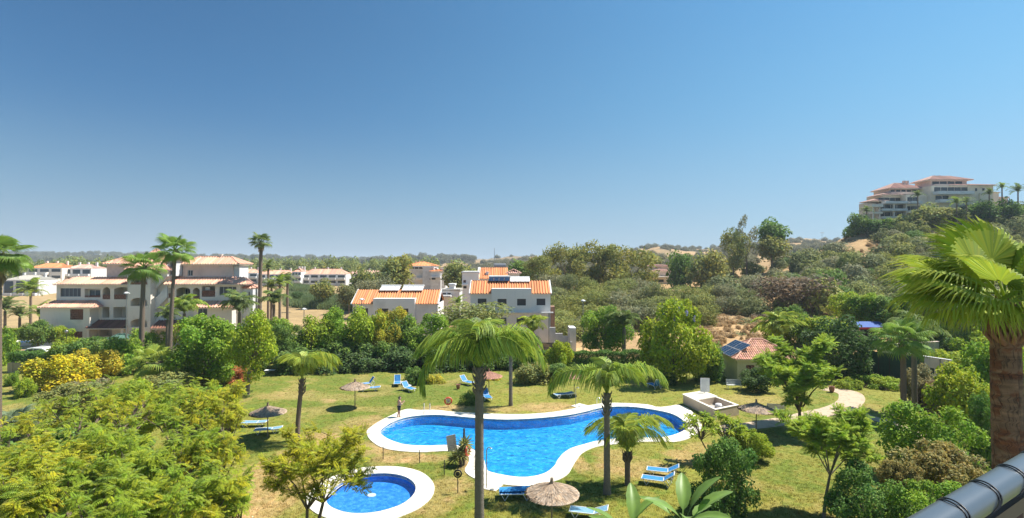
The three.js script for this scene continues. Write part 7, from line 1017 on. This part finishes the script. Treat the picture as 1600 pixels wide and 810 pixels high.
{ // beige garden wall with hedge, neighbour's small pool, parked car
  const x0 = X(12, 64.6), x1 = X(98, 64.6), w = thing('garden_wall', 'low weathered beige wall under the dark hedge', 'wall', [x0, 0, -64.6]); part(w, 'wall', boxGeo(0, x1 - x0, -0.2, 1.2, -0.25, 0), mat(0.40, 0.33, 0.22, { map: rep(stainTex, 0.5), bumpMap: rep(roughTex, 1.5), bumpScale: 0.03 })); for (let k = 0; k < 5; k++) part(w, 'pier', boxGeo(0.4 + k * 1.5, 0.65 + k * 1.5, -0.2, 1.26, -0.28, 0.05), mat(0.38, 0.31, 0.21));
  const c = V(X(46, 88), groundY(X(46, 88), -88), -88), np = thing('neighbour_pool', 'small round neighbouring pool with white rim beyond the parked car', 'swimming pool', [c.x, c.y + 0.5, c.z]); part(np, 'rim', mb((m) => m.lathe([[1.75, -1.2], [2.5, -1.2], [2.55, 0.0], [2.5, 0.06], [1.8, 0.06], [1.75, -0.3]], 30)), copingMat, null, null, [1, 1, 0.9]); part(np, 'water', mb((m) => { for (let k = 0; k < 30; k++) { const a = k / 30 * 6.2832, b = (k + 1) / 30 * 6.2832; m.tri([0, -0.08, 0], [Math.cos(b) * 1.78, -0.08, Math.sin(b) * 1.78], [Math.cos(a) * 1.78, -0.08, Math.sin(a) * 1.78]); } }), mat(0.02, 0.16, 0.5, { roughness: 0.08 }), null, null, [1, 1, 0.9]);
}
{
  const d = 74, t = thing('parked_car', 'white parked car showing its roof above the dark hedge', 'car', [X(57, d), 0, -d], 0.06), paint = new THREE.MeshPhysicalMaterial({ color: C(0.78, 0.78, 0.77), roughness: 0.35, clearcoat: 1, clearcoatRoughness: 0.05 });
  const prof = [[-2.1, 0.35], [2.1, 0.35], [2.14, 0.75], [2.05, 0.95], [1.75, 1.35], [1.35, 1.55], [0.2, 1.6], [-0.45, 1.52], [-1.15, 1.05], [-1.85, 0.92], [-2.12, 0.7]], sh = new THREE.Shape(prof.map((p) => new THREE.Vector2(...p))); const g = new THREE.ExtrudeGeometry(sh, { depth: 1.5, bevelEnabled: true, bevelSize: 0.1, bevelThickness: 0.14, bevelSegments: 4 }); g.translate(0, 0, -0.75); part(t, 'body', g, paint);
  for (const s of [1, -1]) { const ws = new THREE.Shape([[-1.0, 1.08], [1.62, 1.1], [1.3, 1.44], [0.15, 1.49], [-0.42, 1.42]].map((p) => new THREE.Vector2(...p))), wg = new THREE.ExtrudeGeometry(ws, { depth: 0.02, bevelEnabled: false }); part(t, 'side_window', wg, M.glass, [0, 0, s > 0 ? 0.885 : -0.905]); part(t, 'window_pillar', boxGeo(0.28, 0.36, 1.08, 1.47, s > 0 ? 0.906 : -0.925, s > 0 ? 0.925 : -0.906), paint); }
  part(t, 'rear_window', mb((m) => m.quad([2.1, 1.0, 0.6], [2.1, 1.0, -0.6], [1.83, 1.4, -0.52], [1.83, 1.4, 0.52])), M.glass, [0.07, 0.03, 0]); part(t, 'windscreen', mb((m) => m.quad([-1.2, 1.1, -0.62], [-1.2, 1.1, 0.62], [-0.5, 1.55, 0.55], [-0.5, 1.55, -0.55])), M.glass, [-0.07, 0.06, 0]);
  for (const x of [-1.3, 1.3]) for (const s of [-0.82, 0.82]) { const w = part(t, 'wheel', mb((m) => m.tube([V(x, 0.32, s - 0.1), V(x, 0.32, s + 0.1)], 0.32, 18)), M.darkMetal); part(w, 'rim', mb((m) => m.tube([V(x, 0.32, s - 0.105), V(x, 0.32, s + 0.105)], 0.2, 14)), M.greyMetal); }
  for (const s of [-0.6, 0.6]) part(t, 'tail_light', boxGeo(2.2, 2.24, 0.8, 0.98, s - 0.12, s + 0.12), mat(0.5, 0.02, 0.02));
}
// street lamps
function lamp(label, px, d, pyTop, style, name = 'street_lamp', cat = 'street lamp') { const x = X(px, d), gy = groundY(x, -d), h = Y(pyTop, d) - gy, t = thing(name, label, cat, [x, gy, -d]); part(t, 'pole', mb((m) => m.tube([V(0, -0.2, 0), V(0, h, 0)], [style ? 0.05 : 0.09, style ? 0.04 : 0.055], 8)), style ? M.darkMetal : M.greyMetal); part(t, name === 'power_pole' ? 'crossarm' : 'lamp_head', name === 'power_pole' ? mb((m) => m.box(0, 0, 0, 2.2, 0.2, 0.2)) : style ? mb((m) => m.lathe([[0.05, 0], [0.2, 0.1], [0.22, 0.35], [0.1, 0.45], [0, 0.5]], 12)) : mb((m) => { m.box(0.05, 0.06, 0, 0.7, 0.12, 0.3); m.lathe([[0.3, 0], [0.34, 0.05], [0.2, 0.2], [0, 0.26]], 14, 0, 0.0, 0); }), style ? M.greyMetal : M.white, [0, h, 0]); }
lamp('tall white-headed street lamp before the apartment block', 197.5, 78, 459, 0); lamp('short black lantern on the apartment lawn', 104, 77, 521, 1); lamp('grey street lamp beside the villa boundary wall', 911, 77, 471, 0); lamp('street lamp rising among trees before the smaller villa', 565, 75, 469, 0); lamp('left lamp of the pair below the hill', 1228, 84, 505, 0); lamp('right lamp of the pair below the hill', 1246, 83, 501, 0); lamp('small lamp by the field road', 475, 84, 484, 0); lamp('power pole on the distant golden ridge', 1285, 300, 364, 0, 'power_pole', 'pole');
{ // field road with low wall
  const g = mb((m) => { const a = [[420, 536], [470, 518], [480, 512], [476, 524], [440, 546]].map(([p, q]) => { const d = DG(q, 0.1); return [X(p, d), 0.12, -d]; }); m.tri(a[0], a[4], a[3]); m.tri(a[0], a[3], a[1]); m.tri(a[1], a[3], a[2]); }); structure('field_road', g, mat(0.5, 0.4, 0.28, { map: rep(grainTex, 0.5) }));
  const p = V(X(423, 80), 0, -78), q = V(X(473, 92), 0, -97), w = thing('road_wall', 'low pale wall climbing beside the field road', 'wall', [p.x, 0, p.z], Math.atan2(-(q.z - p.z), q.x - p.x)); part(w, 'wall', boxGeo(0, p.distanceTo(q), -0.3, 0.75, -0.15, 0.15), M.plaster); part(w, 'coping', boxGeo(-0.05, p.distanceTo(q), 0.753, 0.85, -0.2, 0.2), M.white);
}
// small things on the lawn
for (const [label, px, py, s] of [['clay pot standing on the path edge', 1299, 613, 1], ['small clay pot on the lawn by the yellow flowering bush', 716, 608, 0.8]]) { const p = G(px, py), t = thing('clay_pot', label, 'pot', [p.x, 0, p.z]); part(t, 'pot', mb((m) => m.lathe([[0, 0], [0.16 * s, 0], [0.26 * s, 0.3 * s], [0.24 * s, 0.5 * s], [0.28 * s, 0.54 * s], [0.28 * s, 0.6 * s], [0.22 * s, 0.58 * s], [0.2 * s, 0.5 * s]], 18)), M.terracotta); }
{ const p = G(1389, 672), t = thing('drip_tap', 'low garden tap on a stone at the path branch', 'tap', [p.x, 0, p.z]); part(t, 'stone', mb((m) => m.lathe([[0.42, 0], [0.4, 0.06], [0.2, 0.1], [0, 0.1]], 12)), M.concrete); part(t, 'tap', mb((m) => { m.bar([0, 0, 0], [0, 0.75, 0], 0.03); m.bar([0, 0.7, 0], [0.15, 0.68, 0], 0.025); }), M.darkMetal); }

// ---------------------------------------------------------------- balcony rail in the corner
{
  const dir = V(0.31, 0, -0.2).normalize(), p0 = V(0.82, EYE - 0.452, -1.0), railM = mat(0.10, 0.12, 0.14, { roughness: 0.3, metalness: 0.3 }), brown = mat(0.11, 0.055, 0.04, { roughness: 0.5 }), a = p0.clone().addScaledVector(dir, -0.9), b = p0.clone().addScaledVector(dir, 1.6), t = thing('balcony_railing', 'grey metal balcony handrail with brown bars in the corner', 'railing', [p0.x, EYE - 1.56, p0.z]); const o = V(p0.x, EYE - 1.56, p0.z), side = V(-dir.z, 0, dir.x);
  part(t, 'handrail', mb((m) => { const S = 28, pr = []; for (let k = 0; k <= S; k++) { const q = k / S * 6.28318, cx = Math.cos(q), sy = Math.sin(q); pr.push([Math.sign(cx) * Math.pow(Math.abs(cx), 0.75) * 0.029, Math.sign(sy) * Math.pow(Math.abs(sy), 0.75) * 0.0215]); } const A = a.clone().sub(o), B = b.clone().sub(o), base = m.p.length / 3; for (const [P, u] of [[A, 0], [B, 2.5]]) pr.forEach(([cx, sy], k) => { const q = k / S * 6.28318, nx = Math.cos(q), ny = Math.sin(q); m.v(P.x + side.x * cx, P.y + sy, P.z + side.z * cx, side.x * nx, ny, side.z * nx, k / S, u); }); for (let k = 0; k < S; k++) m.i.push(base + k, base + S + 1 + k, base + S + 2 + k, base + k, base + S + 2 + k, base + k + 1); const g = m; }), railM); { const g = t.children[0].geometry; fixWinding(g); }
  part(t, 'lower_rail', mb((m) => m.box(dir.x * 0.35, 0.12, dir.z * 0.35, 2.5, 0.04, 0.03, Math.atan2(-dir.z, dir.x))), brown); part(t, 'upper_rail', mb((m) => m.box(dir.x * 0.35, 1.052, dir.z * 0.35, 2.5, 0.03, 0.03, Math.atan2(-dir.z, dir.x))), brown);
  for (let k = -6; k < 13; k++) part(t, 'baluster', mb((m) => m.box(0, 0, 0, 0.028, 1.04, 0.014, Math.atan2(-dir.z, dir.x))), brown, [dir.x * k * 0.112, 0.53, dir.z * k * 0.112]);
  const w = thing('cable', 'thin black cable wound around the balcony handrail', 'cable', [p0.x, EYE - 0.452, p0.z]); part(w, 'cable', mb((m) => { for (const off of [0, 0.012]) { const pts = []; for (let k = 0; k <= 420; k++) { const u = k / 420, ph = u * 15 * 6.283, l = -0.85 + 2.3 * u, tw = Math.pow(0.5 + 0.5 * Math.cos(ph), 2) * 0.02; pts.push(V(dir.x * (l + off + tw) + side.x * Math.cos(ph) * 0.0318, Math.sin(ph) * 0.0245, dir.z * (l + off + tw) + side.z * Math.cos(ph) * 0.0318)); } m.tube(pts, 0.0016, 5); } }), mat(0.012, 0.012, 0.013, { roughness: 0.4 }));
  const fl = structure('balcony_floor', boxGeo(-1.5, 2.4, EYE - 1.72, EYE - 1.56, -0.35, 2), M.concrete);
}

// ---------------------------------------------------------------- summer haze
scene.fog = new THREE.FogExp2(new THREE.Color().setRGB(0.72, 0.82, 0.92), 0.00022);

scene.traverse((o) => { if (o.isMesh) { o.castShadow = true; o.receiveShadow = true; } });
renderer.render(scene, camera);
